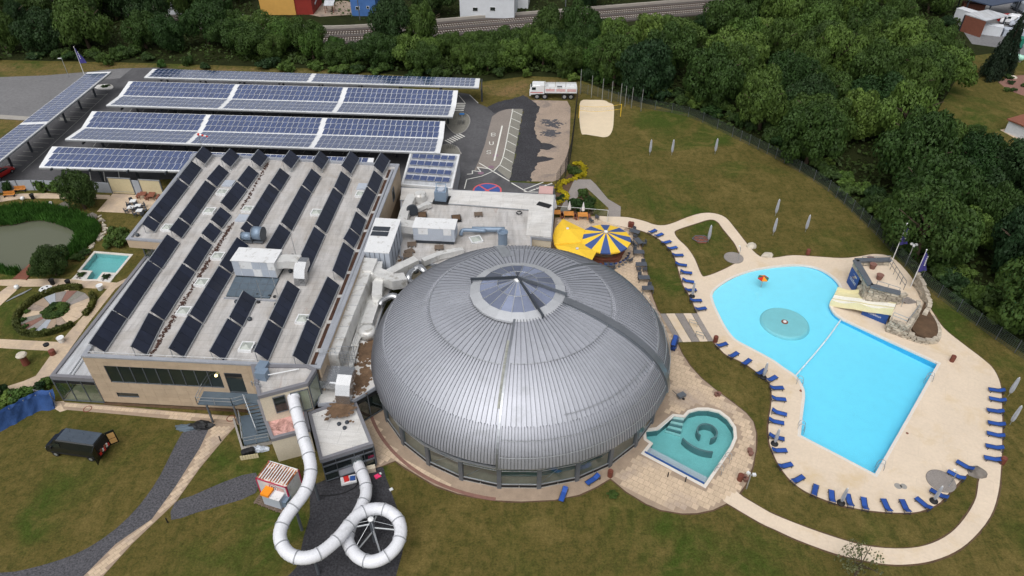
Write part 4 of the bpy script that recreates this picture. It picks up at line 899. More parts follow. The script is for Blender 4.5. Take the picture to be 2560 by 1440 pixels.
# ================================================================ annex with white roof behind the dome
def block(name, label, px, z, zb, roofm, wallm, cat='building', rim=.3, up=.25, gl=None, trim='parapet'):
    pts = ccw([Vector((p.x, p.y, 0)) for p in GP(px, z)]); c = sum(pts, Vector())/len(pts); t = thing(name, label, cat, c)
    MB().prism(offset(pts, -.06), zb, z-.3).obj('wall', wallm, t); MB().prism(offset(pts, -rim*.8), z-.5, z-up).obj('roof_deck', roofm, t)
    a_, b_ = offset(pts, -rim), offset(pts, .04); nn = len(pts); mb = MB()
    mb.add([Vector((p.x, p.y, z)) for p in b_]+[Vector((p.x, p.y, z)) for p in a_]+[Vector((p.x, p.y, z-up-.05)) for p in a_]+[Vector((p.x, p.y, z-.4)) for p in b_], [(i, (i+1) % nn, nn+(i+1) % nn, nn+i) for i in range(nn)]+[(nn+i, nn+(i+1) % nn, 2*nn+(i+1) % nn, 2*nn+i) for i in range(nn)]+[(3*nn+i, 3*nn+(i+1) % nn, (i+1) % nn, i) for i in range(nn)])
    mb.obj('parapet', X[trim], t); return t, pts
annex, ap = block('annex_building', 'low annex with stained white roof sheet between main building and yellow parasols', [(1003,468),(1388,487),(1379,597),(1328,592),(1330,640),(1200,660),(1080,660),(1000,640)], 4.3, 0, X['membrane'], X['plaster'], rim=.1, up=.12)
MB().prism(GP([(1005,470),(1385,488),(1377,594),(1315,588),(1322,525),(1000,500)], 4.3), 4.2, 4.36).obj('white_roof_sheet', X['membrane_white'], annex)
MB().beam(G(1000,500.5,4.35), G(1322,525,4.35), .12, .12).obj('roof_upstand', X['steel_light'], annex)
service, sp = block('service_strip', 'narrow low service roof with pipes between main building and dome', [(1000,560),(1010,640),(960,760),(938,830),(940,900),(948,960),(884,1000),(795,1010),(800,925)], 3.9, 0, X['membrane_white'], X['glass_dark'], rim=.08, up=.1)
for (L, dz) in (([(905,900),(935,890),(930,935),(915,945),(900,975),(880,985),(872,960)], 0), ([(905,870),(928,862),(930,885),(910,890)], .002), ([(840,1012),(868,1000),(872,1025),(850,1030),(830,1028)], .004), ([(1005,610),(1040,615),(1045,640),(1010,650)], .006)):
    pts_ = GP(L, 3.9); cp = sum(pts_, Vector())/len(pts_); dm = MB()
    for k in range(230):
        a = rnd.choice(pts_); p = cp.lerp(a, rnd.random()**.6*1.1)+Vector((rnd.gauss(0, .35), rnd.gauss(0, .45), 0)); s_ = rnd.uniform(.06, .34)*(1.2-.5*(p-cp).length/3); p.z = 3.81+dz+rnd.random()*.02
        dm.lathe([(max(.03, s_), 0), (max(.02, s_*.6), .012)], p, 6)
    dm.obj('roof_dirt', X['roof_dirt'], service, kind='stuff')
# duct run along the main building, and along the dome
t = thing('roof_duct', 'long dented silver duct running beside the main roof edge', 'duct', G(870, 780, 4))
dz_ = Vector((0, 0, -2.2)); MB().duct([p+dz_ for p in (G(830, 888, 6.4), G(870, 784, 6.4), G(905, 702, 6.4), G(914, 676, 6.4))], 1.3, 2.2).obj('duct_run', X['foil'], t)
MB().duct([G(914, 676, 6.6)+dz_, G(927, 645, 6.8)+dz_], 1.7, 2.2).obj('duct_end', X['foil'], t)
for k in range(7):
    f = (k+.5)/7; c = G(830, 888, 6.41).lerp(G(905, 702, 6.41), f); MB().beam(c+Vector((-.66, 0, 0)), c+Vector((.66, 0, 0)), .05, .03).obj('duct_joint', X['steel_light'], t)
t = thing('white_plant_box', 'tall white box shaped plant housing with two dark roof panels beside the main wall', 'plant housing', G(955, 600, 4))
bp = GP([(940,545),(1001,549),(972,632),(911,628)], 7.4); bp = [Vector((p.x, p.y, 0)) for p in bp]
MB().prism(bp, 4.0, 7.3, True).obj('housing', X['unit_grey'], t); MB().prism(offset(ccw(bp), .06), 7.3, 7.42, True).obj('roof_sheet', X['white_metal'], t)
for k in range(1, 5):
    f = k/5; MB().beam(bp[1].lerp(bp[2], f)+Vector((.02, 0, 4.1)), bp[1].lerp(bp[2], f)+Vector((.02, 0, 7.25)), .06).obj('panel_joint', X['steel_dark'], t)
    MB().beam(bp[3].lerp(bp[2], f)+Vector((0, -.02, 4.1)), bp[3].lerp(bp[2], f)+Vector((0, -.02, 7.25)), .06).obj('panel_joint', X['steel_dark'], t)
for f in (.35, .5): MB().box(bp[0].lerp(bp[3], f)+Vector((1.2, 0, 7.46)), (2.2, .95, .06), R(-5)).obj('roof_panel', X['steel_dark'], t)
MB().duct([Vector((bp[2].x-1.6, bp[2].y-.3, 5.0)), Vector((bp[2].x-1.5, bp[2].y-2.2, 5.0)), Vector((bp[2].x+.8, bp[2].y-3.2, 4.7)), Vector((bp[2].x+2.2, bp[2].y-2.6, 4.5))], 1.5, 1.3).obj('outlet_duct', X['foil'], t)
t = thing('white_air_handler', 'white horizontal air handling unit on dark legs on the annex roof', 'air handler', G(1090, 606, 4.3))
c0_, c1_ = G(1035, 604, 4.5), G(1138, 609, 4.5); d2 = (c1_-c0_).normalized(); n2 = Vector((-d2.y, d2.x, 0)); L2 = (c1_-c0_).length
ub = lambda u0, u1, v0, v1, z0, z1, nm, m: ubox(u0, u1, v0, v1, z0, z1, nm, m, t, c0_, d2, n2)
ub(0, L2, 0, 2.4, 4.75, 6.7, 'housing', X['unit_grey']); ub(-.08, L2+.08, -.06, 2.46, 6.7, 6.8, 'roof_sheet', X['white_metal']); ub(.2, L2-.2, .1, 2.2, 4.3, 4.75, 'base_frame', X['steel_dark'])
for u0, u1, z0, z1 in ((.05, 2.0, 4.8, 5.7), (.7, 2.0, 5.74, 6.66), (2.05, 4.0, 4.8, 6.66), (4.05, 5.1, 4.8, 5.7), (4.05, 5.1, 5.74, 6.66), (5.15, L2-.03, 4.8, 6.66)): ub(u0, min(u1, L2-.02), -.04, .01, z0, z1, 'door_panel', X['unit_grey'] if z0 < 5 else X['white_metal'])
MB().duct([c0_+n2*1.2+Vector((0, 0, .9)), c0_-d2*1.2+n2*1.2+Vector((0, 0, 1.0)), c0_-d2*2.6+n2*1.4+Vector((0, 0, 1.0))], 1.6, 1.1).obj('side_duct', X['foil'], t)
t = thing('dome_duct', 'angled silver duct following the rim of the dome', 'duct', G(980, 720, 4))
MB().duct([p+Vector((0, 0, -1.3)) for p in (G(1040, 645, 5.7), G(1000, 664, 5.7), G(958, 687, 5.7), G(944, 705, 5.7), G(942, 738, 5.7))], 1.2, 1.3).obj('duct_run', X['foil'], t)
MB().duct([G(1158, 633, 4.3), G(1100, 645, 4.3), G(1058, 662, 4.3)], .8, .8).obj('duct_run', X['foil'], t)
def pipe(px, r, lab, m='tube_silver', cat='pipe', name='round_duct', grp=None, n=14):
    pts = catmull([G(*p) for p in px], 5, False); o = MB().tube(pts, r, n).root(name, X[m], lab, cat, grp, True); return o
pipe([(951,762,4.6),(958,752,5.0),(975,742,5.6),(988,742,5.7),(998,752,5.4)], .42, 'silver elbow pipe from the duct onto the left dome flank')
pipe([(1042,676,5.2),(1028,680,5.6),(1022,692,5.6),(1024,702,5.2),(1032,708,4.9)], .40, 'curved silver pipe dropping beside the dome rim')
pipe([(1038,672,5.4),(1050,668,5.7),(1058,676,5.6),(1066,684,5.2)], .42, 'short silver pipe elbow beside the dome rim')
for k in range(4):
    a = (925+k*4, 735+k*1.2, 4.2); pipe([a, (902+k*4, 795, 4.2), (888+k*4.5, 840, 4.2), (878+k*4, 865, 4.2)], .11, 'thin insulated pipe in the bundle beside the long duct', 'foil', 'pipe', 'insulated_pipe', 'pipe bundle on the service roof', 8)
for k in range(3): pipe([(884+k*6, 860, 4.1), (878+k*5, 890, 4.1), (873+k*4, 915, 4.1), (866+k*3, 925, 4.1)], .12, 'thin insulated pipe bending at the front of the service roof', 'foil', 'pipe', 'insulated_pipe', 'front pipes on the service roof', 8)
t = thing('silver_duct_box', 'rounded silver duct box on the service roof beside the dome', 'duct', G(925, 830, 3.9))
MB().duct([G(938, 765, 4.0), G(928, 795, 4.0), G(919, 822, 4.0)], 1.3, .9).obj('duct_run', X['foil'], t)
MB().lathe([(.95, 0), (.95, .9), (.6, 1.0)], G(920, 838, 3.95), 18).obj('duct_drum', X['foil'], t, True)
t = thing('front_duct_elbow', 'pair of shiny silver duct elbows at the front end of the service roof', 'duct', G(850, 960, 3.9))
def bend(pts, w, h, side, nm):
    mb = MB(); prev = None; N = len(pts)
    for i, p in enumerate(pts):
        tg = (pts[min(i+1, N-1)]-pts[max(i-1, 0)]).normalized(); nr = tg.cross(side).normalized(); o0 = len(mb.v); mb.v += [p-side*w/2-nr*h/2, p+side*w/2-nr*h/2, p+side*w/2+nr*h/2, p-side*w/2+nr*h/2]
        if prev is not None:
            for k in range(4): mb.f.append((prev+k, prev+(k+1) % 4, o0+(k+1) % 4, o0+k)); mb.m.append(0)
        prev = o0
    mb.f += [(3, 2, 1, 0), tuple(len(mb.v)-4+k for k in range(4))]; mb.m += [0, 0]; mb.obj(nm, X['tube_silver'], t)
a = G(862, 1000, 3.9); ex = Vector((1, -.1, 0)).normalized(); ey = Vector((.1, 1, 0)).normalized()
bend([a+ey*2.4+Vector((0, 0, 1.9)), a+ey*1.3+Vector((0, 0, 1.95)), a+ey*.5+Vector((0, 0, 1.6)), a+ey*.05+Vector((0, 0, .9)), a+Vector((0, 0, -.1))], 1.5, 1.0, ex, 'elbow_duct')
a2 = G(828, 960, 4.6); MB().duct([a2+ey*1.6, a2+Vector((0, 0, 0)), a2-ey*.7], 1.7, 1.1).obj('elbow_box', X['tube_silver'], t)
bend([a2+ex*.2-ey*.2+Vector((0, 0, .5)), a2+ex*1.1-ey*.2+Vector((0, 0, .5)), a2+ex*1.7-ey*.2+Vector((0, 0, .1)), a2+ex*1.9-ey*.2+Vector((0, 0, -.8))], 1.2, .9, ey, 'elbow_duct')
# access stair cage at the end of the long duct
t = thing('service_cage', 'galvanised service ladder cage at the front end of the long duct', 'ladder', G(850, 935, 3.9))
c = G(845, 925, 3.9)
for i in range(4):
    for j in range(2): MB().beam(c+Vector((i*.6, j*1.0, 0)), c+Vector((i*.6, j*1.0, 2.6)), .06).obj('post', X['steel_light'], t)
for z in (.6, 1.2, 1.8, 2.5):
    for j in range(2): MB().beam(c+Vector((0, j*1.0, z)), c+Vector((1.8, j*1.0, z)), .05).obj('rail', X['steel_light'], t)
t = thing('roof_railing', 'thin galvanised railing across the end of the long silver duct', 'railing', G(805, 890, 6.9))
for z in (.5, 1.0): MB().beam(G(800, 893, 6.9)+Vector((0, 0, z)), G(842, 897, 6.2)+Vector((0, 0, z+.5)), .04).obj('rail', X['steel_light'], t)
for k in range(4): p = G(800, 893, 6.9).lerp(G(842, 897, 6.2), k/3); MB().beam(p, p+Vector((0, 0, 1.0+.5*k/3)), .04).obj('post', X['steel_light'], t)
# small plant on the annex roof
t = thing('cooling_unit', 'blue grey open framed cooling unit on a dark mat on the annex roof', 'air conditioner', G(1105, 500, 4.4))
c = G(1104, 500, 4.38); MB().box(c+Vector((0, 0, .04)), (2.3, 2.3, .06), R(-8)).obj('mat', X['black'], t)
MB().box(c+Vector((0, .1, .9)), (1.7, 1.6, 1.5), R(-8)).obj('housing', X['unit_blue'], t)
for sx in (-.7, .7): MB().beam(c+Vector((sx, -.6, 1.6)), c+Vector((sx, .7, 2.3)), .12).obj('frame_bar', X['unit_blue'], t)
MB().beam(c+Vector((-.8, .75, 2.3)), c+Vector((.7, .6, 2.3)), .12).obj('frame_bar', X['unit_blue'], t)
MB().lathe([(.55, 1.66), (.55, 1.85), (.3, 1.86)], c, 14).obj('fan', X['unit_grey'], t)
pipe([(1205,575,4.7),(1180,573,4.9),(1262,574,4.9),(1266,590,4.7)][1:3], .38, 'straight blue grey ventilation pipe lying on the annex roof', 'unit_blue')
pipe([(1152,588,4.4),(1155,578,4.9),(1165,575,5.0),(1215,577,5.0)], .26, 'thinner pale pipe with elbow on the annex roof', 'unit_blue')
o = MB().lathe([(.62, 0), (.62, 1.9), (.72, 1.95), (.72, 2.1), (.5, 2.12), (.45, 1.9)], G(1257, 612, 4.1), 16).root('exhaust_stack', X['unit_blue'], 'upright blue grey exhaust stack behind the dome', 'chimney', smooth=False)
MB().duct([G(1004, 575, 4.3), G(1012, 545, 4.3), G(1024, 515, 4.3), G(1032, 500, 4.3)], 1.3, 1.0).root('roof_duct', X['foil'], 'short crumpled silver duct climbing the annex roof beside the main wall', 'duct')
MB().duct([G(1024, 537, 4.4), G(1045, 527, 4.5), G(1068, 516, 4.5), G(1075, 520, 4.5)], .7, .6).root('roof_duct', X['foil'], 'thin branching silver duct on the annex roof', 'duct')
MB().lathe([(.85, 0), (.9, 1.1), (.75, 1.35)], G(1052, 502, 4.3), 16).root('fan_drum', X['foil'], 'upright foil covered fan drum on the annex roof', 'fan')
MB().tube([G(1030, 523, 5.2), G(1031, 527, 5.2)], .8, 18).root('axial_fan', X['steel_dark'], 'dark round axial fan at the annex duct', 'fan')
pal = MB()
for i in range(5): pal.box((0, -.4+i*.2, .3), (1.2, .14, .05))
for i in (-.5, 0, .5): pal.box((i, 0, .15), (.1, 1.0, .25))
pm = pal.mesh('pallet', X['wood_grey'])
for k, (px, rz) in enumerate((((1196,539),.1),((1098,622),.05),((1030,614),.1),((1024,632),.6),((1020,642),.2))):
    o = link('pallet', pm, None, G(px[0], px[1], 4.2)); o.rotation_euler.z = rz; tag(o, 'weathered wooden pallet lying on the annex roof', 'pallet', 'pallets on the annex roof')
for px, lab in (((1141,548),'dark hatch box with raised lid on the annex roof'),((1056,541),'small dark hatch on the annex roof beside the thin duct')):
    c = G(px[0], px[1], 4.3); tt = thing('open_hatch', lab, 'hatch', c); MB().box(c+Vector((0, 0, .15)), (1.3, 1.5, .3), .15).obj('frame', X['black'], tt); MB().box(c+Vector((0, 0, .31)), (1.1, 1.3, .05), .15).obj('lid', X['dirt'], tt)
o = MB().box(G(1360, 512, 4.45), (2.0, .9, .12), R(-28)).root('black_crate_lid', X['black'], 'dark flat board with blue end at the annex roof corner', 'board')
cb = []
for k in range(14): cb.append(G(1298, 533, 4.4)+Vector((.45*math.cos(k*1.1)*(1-k*.03), .4*math.sin(k*1.1), .02+.01*k)))
MB().tube(catmull(cb, 3, False), .05, 6).root('cable_coil', X['black'], 'coil of black cable lying on the annex roof', 'cable')
# pink roofed shed, rear kiosk with solar roof
t, _ = block('pink_roofed_shed', 'small shed with dusty pink flat roof behind the annex', [(1349,465),(1383,466),(1381,484),(1347,483)], 2.6, 0, X['pink_box'], X['grey_trim'], rim=.08, up=.05, trim='pink_box')
def pv_mesh(w, h):
    mb = MB(); mb.box((0, 0, -.02), (w, h, .04)); e = .022
    mb.mi = 1; mb.add([(-w/2+e, -h/2+e, .004), (w/2-e, -h/2+e, .004), (w/2-e, h/2-e, .004), (-w/2+e, h/2-e, .004)], [(0, 1, 2, 3)])
    return mb.mesh('pv_panel', [X['pv_frame'], X['pv']])
pvm = {}
def pv_field(root, a, b, c, d, ncol, nrow, used, gap=.07, lift=.07, cap=300, stuff=None):
    """panels on the plane a(far left) b(far right) c(near right) d(near left)"""
    o = ORG[root.name]; w = ((b-a).length+(c-d).length)/2/ncol; hgt = ((a-d).length+(b-c).length)/2/nrow; key = (round(w, 2), round(hgt, 2))
    if key not in pvm: pvm[key] = pv_mesh(key[0]-gap, key[1]-gap)
    for j in range(nrow):
        for i in range(ncol):
            u = (i+.5)/ncol; v = (j+.5)/nrow; p = a.lerp(b, u).lerp(d.lerp(c, u), v); ux = (b-a).lerp(c-d, v).normalized(); uy = ((a-d).lerp(b-c, u)).normalized(); nz = ux.cross(uy).normalized(); uy = nz.cross(ux)
            Mt = Matrix.Translation(p+nz*lift-o) @ Matrix((ux, uy, nz)).transposed().to_4x4()
            if used[0] < cap: ob = link('pv_panel', pvm[key], root); ob.matrix_local = Mt; used[0] += 1
            else:
                me = pvm[key]; n0 = len(stuff.v); stuff.v += [Mt @ v_.co+o for v_ in me.vertices]
                for pl in me.polygons: stuff.f.append(tuple(k+n0 for k in pl.vertices)); stuff.m.append(pl.material_index)
def slabq(root, a, b, c, d, th, name, m):
    dn = Vector((0, 0, -th)); MB().add([a, b, c, d, a+dn, b+dn, c+dn, d+dn], [(3, 2, 1, 0), (4, 5, 6, 7), (0, 1, 5, 4), (1, 2, 6, 5), (2, 3, 7, 6), (3, 0, 4, 7)]).obj(name, m, root)
t, kp = block('solar_kiosk', 'flat roofed grey entrance kiosk with four rows of solar panels', [(1003,460),(1130,470),(1149,386),(1026,380)], 4.0, 0, X['membrane_silver'], X['wall_grey'], rim=.25, up=.15, trim='white_metal')
ka, kb, kc, kd = GP([(1033,384),(1140,389),(1122,463),(1010,454)], 4.0)
used = [0]
for f0, f1 in ((.05, .18), (.29, .42), (.56, .69), (.80, .93)):
    a, b, c, d = ka.lerp(kd, f0), kb.lerp(kc, f0), kb.lerp(kc, f1), ka.lerp(kd, f1); up_ = Vector((0, 0, .18)); pv_field(t, a+up_, b+up_, c, d, 6, 1, used)
# ================================================================ solar carports
def carport(label, quads, cols, nrow, post_x, post_y, zpost=3.4, grp='solar carports on the car park'):
    allp = [p for q in quads for p in q]; c = sum(allp, Vector())/len(allp); c.z = 0
    t = thing('solar_carport', label, 'carport', c, None); used = [0]; st = MB()
    for q in quads:
        a, b, cc, d = q; slabq(t, a, b, cc, d, .14, 'roof_deck', X['carport_white'])
        n = len(cols); tot = sum(cols)+.9*(n+1); u = .9/tot
        for k in cols:
            u1 = u+k/tot; e = .03
            pv_field(t, a.lerp(b, u).lerp(d.lerp(cc, u), e), a.lerp(b, u1).lerp(d.lerp(cc, u1), e), a.lerp(b, u1).lerp(d.lerp(cc, u1), 1-e), a.lerp(b, u).lerp(d.lerp(cc, u), 1-e), k, nrow, used, stuff=st)
            u = u1+.9/tot
        for f in (.0, 1.0):
            MB().beam(a.lerp(d, f)+Vector((0, 0, -.22)), b.lerp(cc, f)+Vector((0, 0, -.22)), .16, .24).obj('edge_beam', X['steel_light'], t)
    if st.v: st.obj('pv_panels', [X['pv_frame'], X['pv']], t, kind='stuff')
    for x, y, zt in post_x:
        MB().beam(Vector((x, y, 0)), Vector((x, y, zt)), .3, .26, up=(0, 1, 0)).obj('post', X['steel_dark'], t); MB().beam(Vector((x, y+post_y[0], zt+.05)), Vector((x, y+post_y[1], zt+.05)), .2, .3).obj('rafter', X['steel_dark'], t)
    return t
def V3(x, y, z): return Vector((x, y, z))
g = lambda *p: G(*p)
c2 = [g(322,203,4.3), g(1145,226,4.3), g(296,240,3.7), g(1140,265,3.7), g(265,263,4.3), g(1132,291,4.3)]
carport('second solar carport from the tree line with valley roof of blue panels', [[c2[0], c2[1], c2[3], c2[2]], [c2[2], c2[3], c2[5], c2[4]]], [21, 21, 21], 3, [(-72+k*7.5, 128.6-k*.52, 3.35) for k in range(9)], (-5.4, 5.4))
c3 = [g(230,278,4.3), g(1113,303,4.3), g(203,320,3.7), g(1108,347,3.7), g(162,348,4.3), g(1100,382,4.3)]
carport('third solar carport from the tree line with valley roof, beside the kiosk', [[c3[0], c3[1], c3[3], c3[2]], [c3[2], c3[3], c3[5], c3[4]]], [21, 21, 21], 3, [(-72.5+k*7.5, 114.8-k*.52, 3.35) for k in range(9)], (-5.4, 5.4))
c1 = [g(382,172,3.7), g(1200,196,3.7), g(1197,218,4.2), g(360,193,4.2)]
carport('narrow single pitch solar carport along the tree line', [c1], [33, 33], 3, [(-70+k*8, 139.6-k*.6, 3.4) for k in range(9)], (-2.6, 2.6))
c4 = [g(130,366,4.3), g(935,395,4.3), g(925,440,3.7), g(97,418,3.7)]
carport('single pitch solar carport partly hidden behind the main building', [c4], [24, 27], 3, [(-73+k*6.2, 102.6-k*.42, 3.5) for k in range(8)], (-2.6, 2.6))
c5 = [V3(-81.0, 139.9, 4.15), V3(-82.0, 92, 4.15), V3(-87.0, 92, 3.85), V3(-86.0, 140.3, 3.85)]
carport('solar carport set crosswise at the street end of the car park', [c5], [23, 23], 3, [(-84.2-.02*k, 137-k*6.0, 3.5) for k in range(8)], (-.1, .1))
# ================================================================ slide tower
tw, tp = block('slide_tower', 'tall corner tower with stained white roof where the tube slide starts', [(627,911),(770,912),(790,922),(768,958),(645,990)], 7.3, 3.4, X['membrane'], X['plaster'], rim=.32, up=.2, trim='grey_trim')
Wt = Wall(Vector((tp[0].x, tp[0].y, 0)), Vector((tp[1].x, tp[1].y, 0)))
f0, f1 = G(645, 990, 7.3), G(768, 958, 7.3); Wt = Wall(f0, f1)
glazing(Wt, Wt.len*.26, Wt.len*.50, 4.4, 6.6, 1, tw, X['glass_dark'], .03); glazing(Wt, Wt.len*.62, Wt.len-.1, 3.7, 6.6, 2, tw, X['glass_clear'], .03)
Wt2 = Wall(f1, G(790, 922, 7.3)); glazing(Wt2, .1, Wt2.len-.1, 3.7, 6.8, 1, tw, X['glass_clear'], .03)
lb, lbp = block('tower_base', 'lower cream plaster block with pink stained roof under the tube slide', [(643,1000),(757,985),(775,1072),(678,1097),(660,1050)], 3.6, 0, X['pink_roof'], X['plaster'], rim=.3, up=.2, trim='grey_trim')
lr, lrp = block('splash_hall', 'low block with white roof and dark window front where the tube slide ends', [(770,1030),(885,992),(932,1108),(800,1150)], 3.5, 0, X['membrane_white'], X['black'], rim=.3, up=.15, trim='grey_trim')
q0_, q1_ = G(800, 1150, 3.5), G(932, 1108, 3.5); Ws = Wall(q0_, q1_)
for k, (u0, u1) in enumerate(((.02, .27), (.27, .62), (.62, .80), (.80, .99))):
    for (z0, z1, mm) in ((2.45, 3.1, X['black']), (1.35, 2.45, X['glass_green']), (.25, 1.35, X['glass_dark'] if k != 1 else X['wall_grey'])):
        glazing(Ws, Ws.len*u0, Ws.len*u1, z0, z1, 1, lr, mm, .03)
Ws2 = Wall(q1_, G(885, 992, 3.5)); glazing(Ws2, .1, Ws2.len-.1, .3, 3.0, 3, lr, X['glass_green'], .03, split=2.4)
Ws3 = Wall(G(884, 1000, 3.9), G(948, 962, 3.9)); glazing(Ws3, .05, Ws3.len-.05, .2, 3.6, 2, service, X['glass_green'], .03, split=2.9)
for px in ((848,1062),(862,1072),(868,1058)): MB().lathe([(.2, 0), (.22, .2), (.1, .35)], G(px[0], px[1], 3.3), 10).root('roof_vent', X['steel_dark'], 'small dark vent cap on the white splash hall roof', 'vent', 'vent caps on the splash hall roof')
t = thing('roof_unit', 'blue grey ventilation housing with pipes on the slide tower roof', 'air conditioner', G(655, 950, 7.1))
c = G(657, 948, 7.1); MB().box(c+Vector((0, .2, .5)), (1.1, .9, 1.0), R(-10)).obj('housing', X['unit_blue'], t); MB().box(c+Vector((-.4, 1.5, .3)), (1.0, 1.2, .5), R(-10)).obj('intake', X['unit_blue'], t)
for k in range(4): MB().tube([c+Vector((-.8+k*.3, -.8-.1*k, -.05)), c+Vector((-.8+k*.3, -.8-.1*k, .5))], .07, 8).obj('pipe', X['steel_light'], t)
MB().tube([c+Vector((.6, .1, .5)), c+Vector((3.4, 1.1, .35))], .06, 8).obj('pipe', X['white_metal'], t)
# balcony, stairs
t = thing('steel_balcony', 'blue grey steel balcony with stairs along the beige front wall', 'balcony', G(560, 1010, 2.6))
zp = 2.75; bpx = [(512,972),(645,984),(652,1010),(617,1005),(582,1014),(494,1010)]
bpp = GP(bpx, zp); MB().prism(bpp, zp-.14, zp, True).obj('deck', X['blue_grating'], t)
def railing(pts, par, hgt=1.0, m='steel_light', step=1.6, bars=(1.0, .55)):
    for a, b in zip(pts[:-1], pts[1:]):
        n = max(1, round((b-a).length/step))
        for k in range(n+1): p = a.lerp(b, k/n); MB().beam(p, p+Vector((0, 0, hgt)), .05).obj('rail_post', X[m], par)
        for f in bars: MB().beam(a+Vector((0, 0, hgt*f)), b+Vector((0, 0, hgt*f)), .05).obj('handrail', X[m], par)
railing([bpp[0]+Vector((0, -.2, 0)), bpp[5], bpp[4], bpp[3]], t)
for px in ((516,1012),(583,1014)):
    p = G(px[0], px[1], zp); MB().beam(Vector((p.x, p.y, 0)), p, .16).obj('post', X['steel'], t)
s0_, s1_ = G(636, 1002, zp), G(668, 1085, .9); wd = 2.0
for k in range(11):
    f = k/10; p = s0_.lerp(s1_, f); MB().box(p, (wd, .34, .06), R(14)).obj('step', X['blue_grating'], t)
for sgn in (-1, 1): MB().beam(s0_+Vector((sgn*wd/2, .1, 0)), s1_+Vector((sgn*wd/2, .1, 0)), .08, .28).obj('stringer', X['steel'], t)
railing([s0_+Vector((-wd/2, 0, 0)), s1_+Vector((-wd/2, 0, 0))], t)
lp_ = GP([(600,1040),(640,1035),(672,1080),(674,1100),(610,1112)], .9); MB().prism(lp_, .76, .9, True).obj('landing', X['blue_grating'], t)
railing([lp_[0], lp_[4], lp_[3]], t)
for px in ((612,1110),(640,1104),(668,1098)): p = G(px[0], px[1], .8); MB().beam(Vector((p.x, p.y, 0)), p, .14).obj('post', X['steel_dark'], t)
lo = thing('cellar_wall', 'low weathered concrete wall under the steel landing', 'wall', G(640, 1120))
MB().beam(G(608, 1128)+Vector((0, 0, .25)), G(680, 1107)+Vector((0, 0, .25)), .35, .5).obj('wall', X['concrete'], lo); MB().beam(G(585, 1050)+Vector((0, 0, .15)), G(608, 1128)+Vector((0, 0, .15)), .2, .3).obj('side_wall', X['concrete'], lo)
# ---- tube slide
TP = [(731,989),(742,1033),(756,1086),(770,1134),(777,1170),(772,1206),(756,1239),(734,1267),(712,1299),(700,1331),(704,1359),(722,1384),(754,1395),(790,1388),(822,1367),(851,1339),(875,1309),(899,1285),(931,1273),(963,1275),(992,1295),(1002,1327),(992,1363),(963,1392),(927,1404),(895,1392),(875,1367),(869,1343),(879,1311),(895,1283),(907,1259),(915,1235),(913,1206),(903,1178),(891,1152)]
fl = [0]
for a, b in zip(TP[:-1], TP[1:]): fl.append(fl[-1]+(G(*b, 2)-G(*a, 2)).length)
cen = [G(p[0], p[1], 5.9-4.8*(s/fl[-1])**.85) for p, s in zip(TP, fl)]
dense = catmull(cen, 8, False); acc = [0]
for a, b in zip(dense[:-1], dense[1:]): acc.append(acc[-1]+(b-a).length)
Ls = acc[-1]
def at(s):
    s = max(0, min(Ls, s))
    for i in range(len(acc)-1):
        if acc[i+1] >= s: return dense[i].lerp(dense[i+1], (s-acc[i])/max(1e-6, acc[i+1]-acc[i]))
    return dense[-1]
ts = thing('tube_slide', 'white enclosed tube slide winding from the tower through a loop', 'water slide', G(900, 1340))
nsec = 26; sl_ = Ls/nsec
for k in range(nsec):
    s0s = k*sl_; path_ = [at(s0s+sl_*i/12) for i in range(13)]; rr = [.56+(.022 if i % 2 else 0)*(k < 17) for i in range(13)]
    MB().tube(path_, rr, 20, False).obj('tube_section', X['tube_white'], ts, True)
    a = at(s0s-.04); b = at(s0s+.04) if k else at(.08); MB().tube([a, b], .63, 20).obj('flange', X['tube_flange'], ts)
MB().tube([at(Ls-.1), at(Ls)+ (at(Ls)-at(Ls-.3)).normalized()*1.5], .58, 20).obj('end_sleeve', mat('clear sleeve', S(150,172,186), .2), ts, True)
MB().tube([at(0)+Vector((0, .9, .15)), at(.25)], .66, 20).obj('start_sleeve', X['tube_white'], ts, True)
for foot_ in ((797,1250), (755,1325), (797,1435)):
    f = G(*foot_); p = min((at(Ls*.55*k/120) for k in range(121)), key=lambda q_: (q_.x-f.x)**2+(q_.y-f.y)**2); MB().tube([f, Vector((f.x, f.y, max(.8, p.z-.3)))], .14, 10).obj('support', X['steel'], ts); MB().tube([Vector((f.x, f.y, p.z-.4)), p], .1, 8).obj('support_arm', X['steel'], ts)
cc_ = (at(Ls*.585)+at(Ls*.74))/2; lc = G(938, 1352)
MB().tube([lc, lc+Vector((0, 0, 3.3))], .22, 14).obj('mast', X['steel'], ts); MB().lathe([(.26, 0), (.26, .1), (.1, .16)], lc+Vector((0, 0, 3.3)), 12).obj('mast_cap', X['white_metal'], ts)
for s in (.50, .565, .63, .70, .765):
    p = at(Ls*s); MB().tube([lc+Vector((0, 0, p.z-.45)), p+Vector((0, 0, -.45))], .08, 8).obj('spoke', X['steel_light'], ts); MB().tube([lc+Vector((0, 0, 3.2)), p], .025, 5).obj('tie_rod', X['steel_light'], ts)
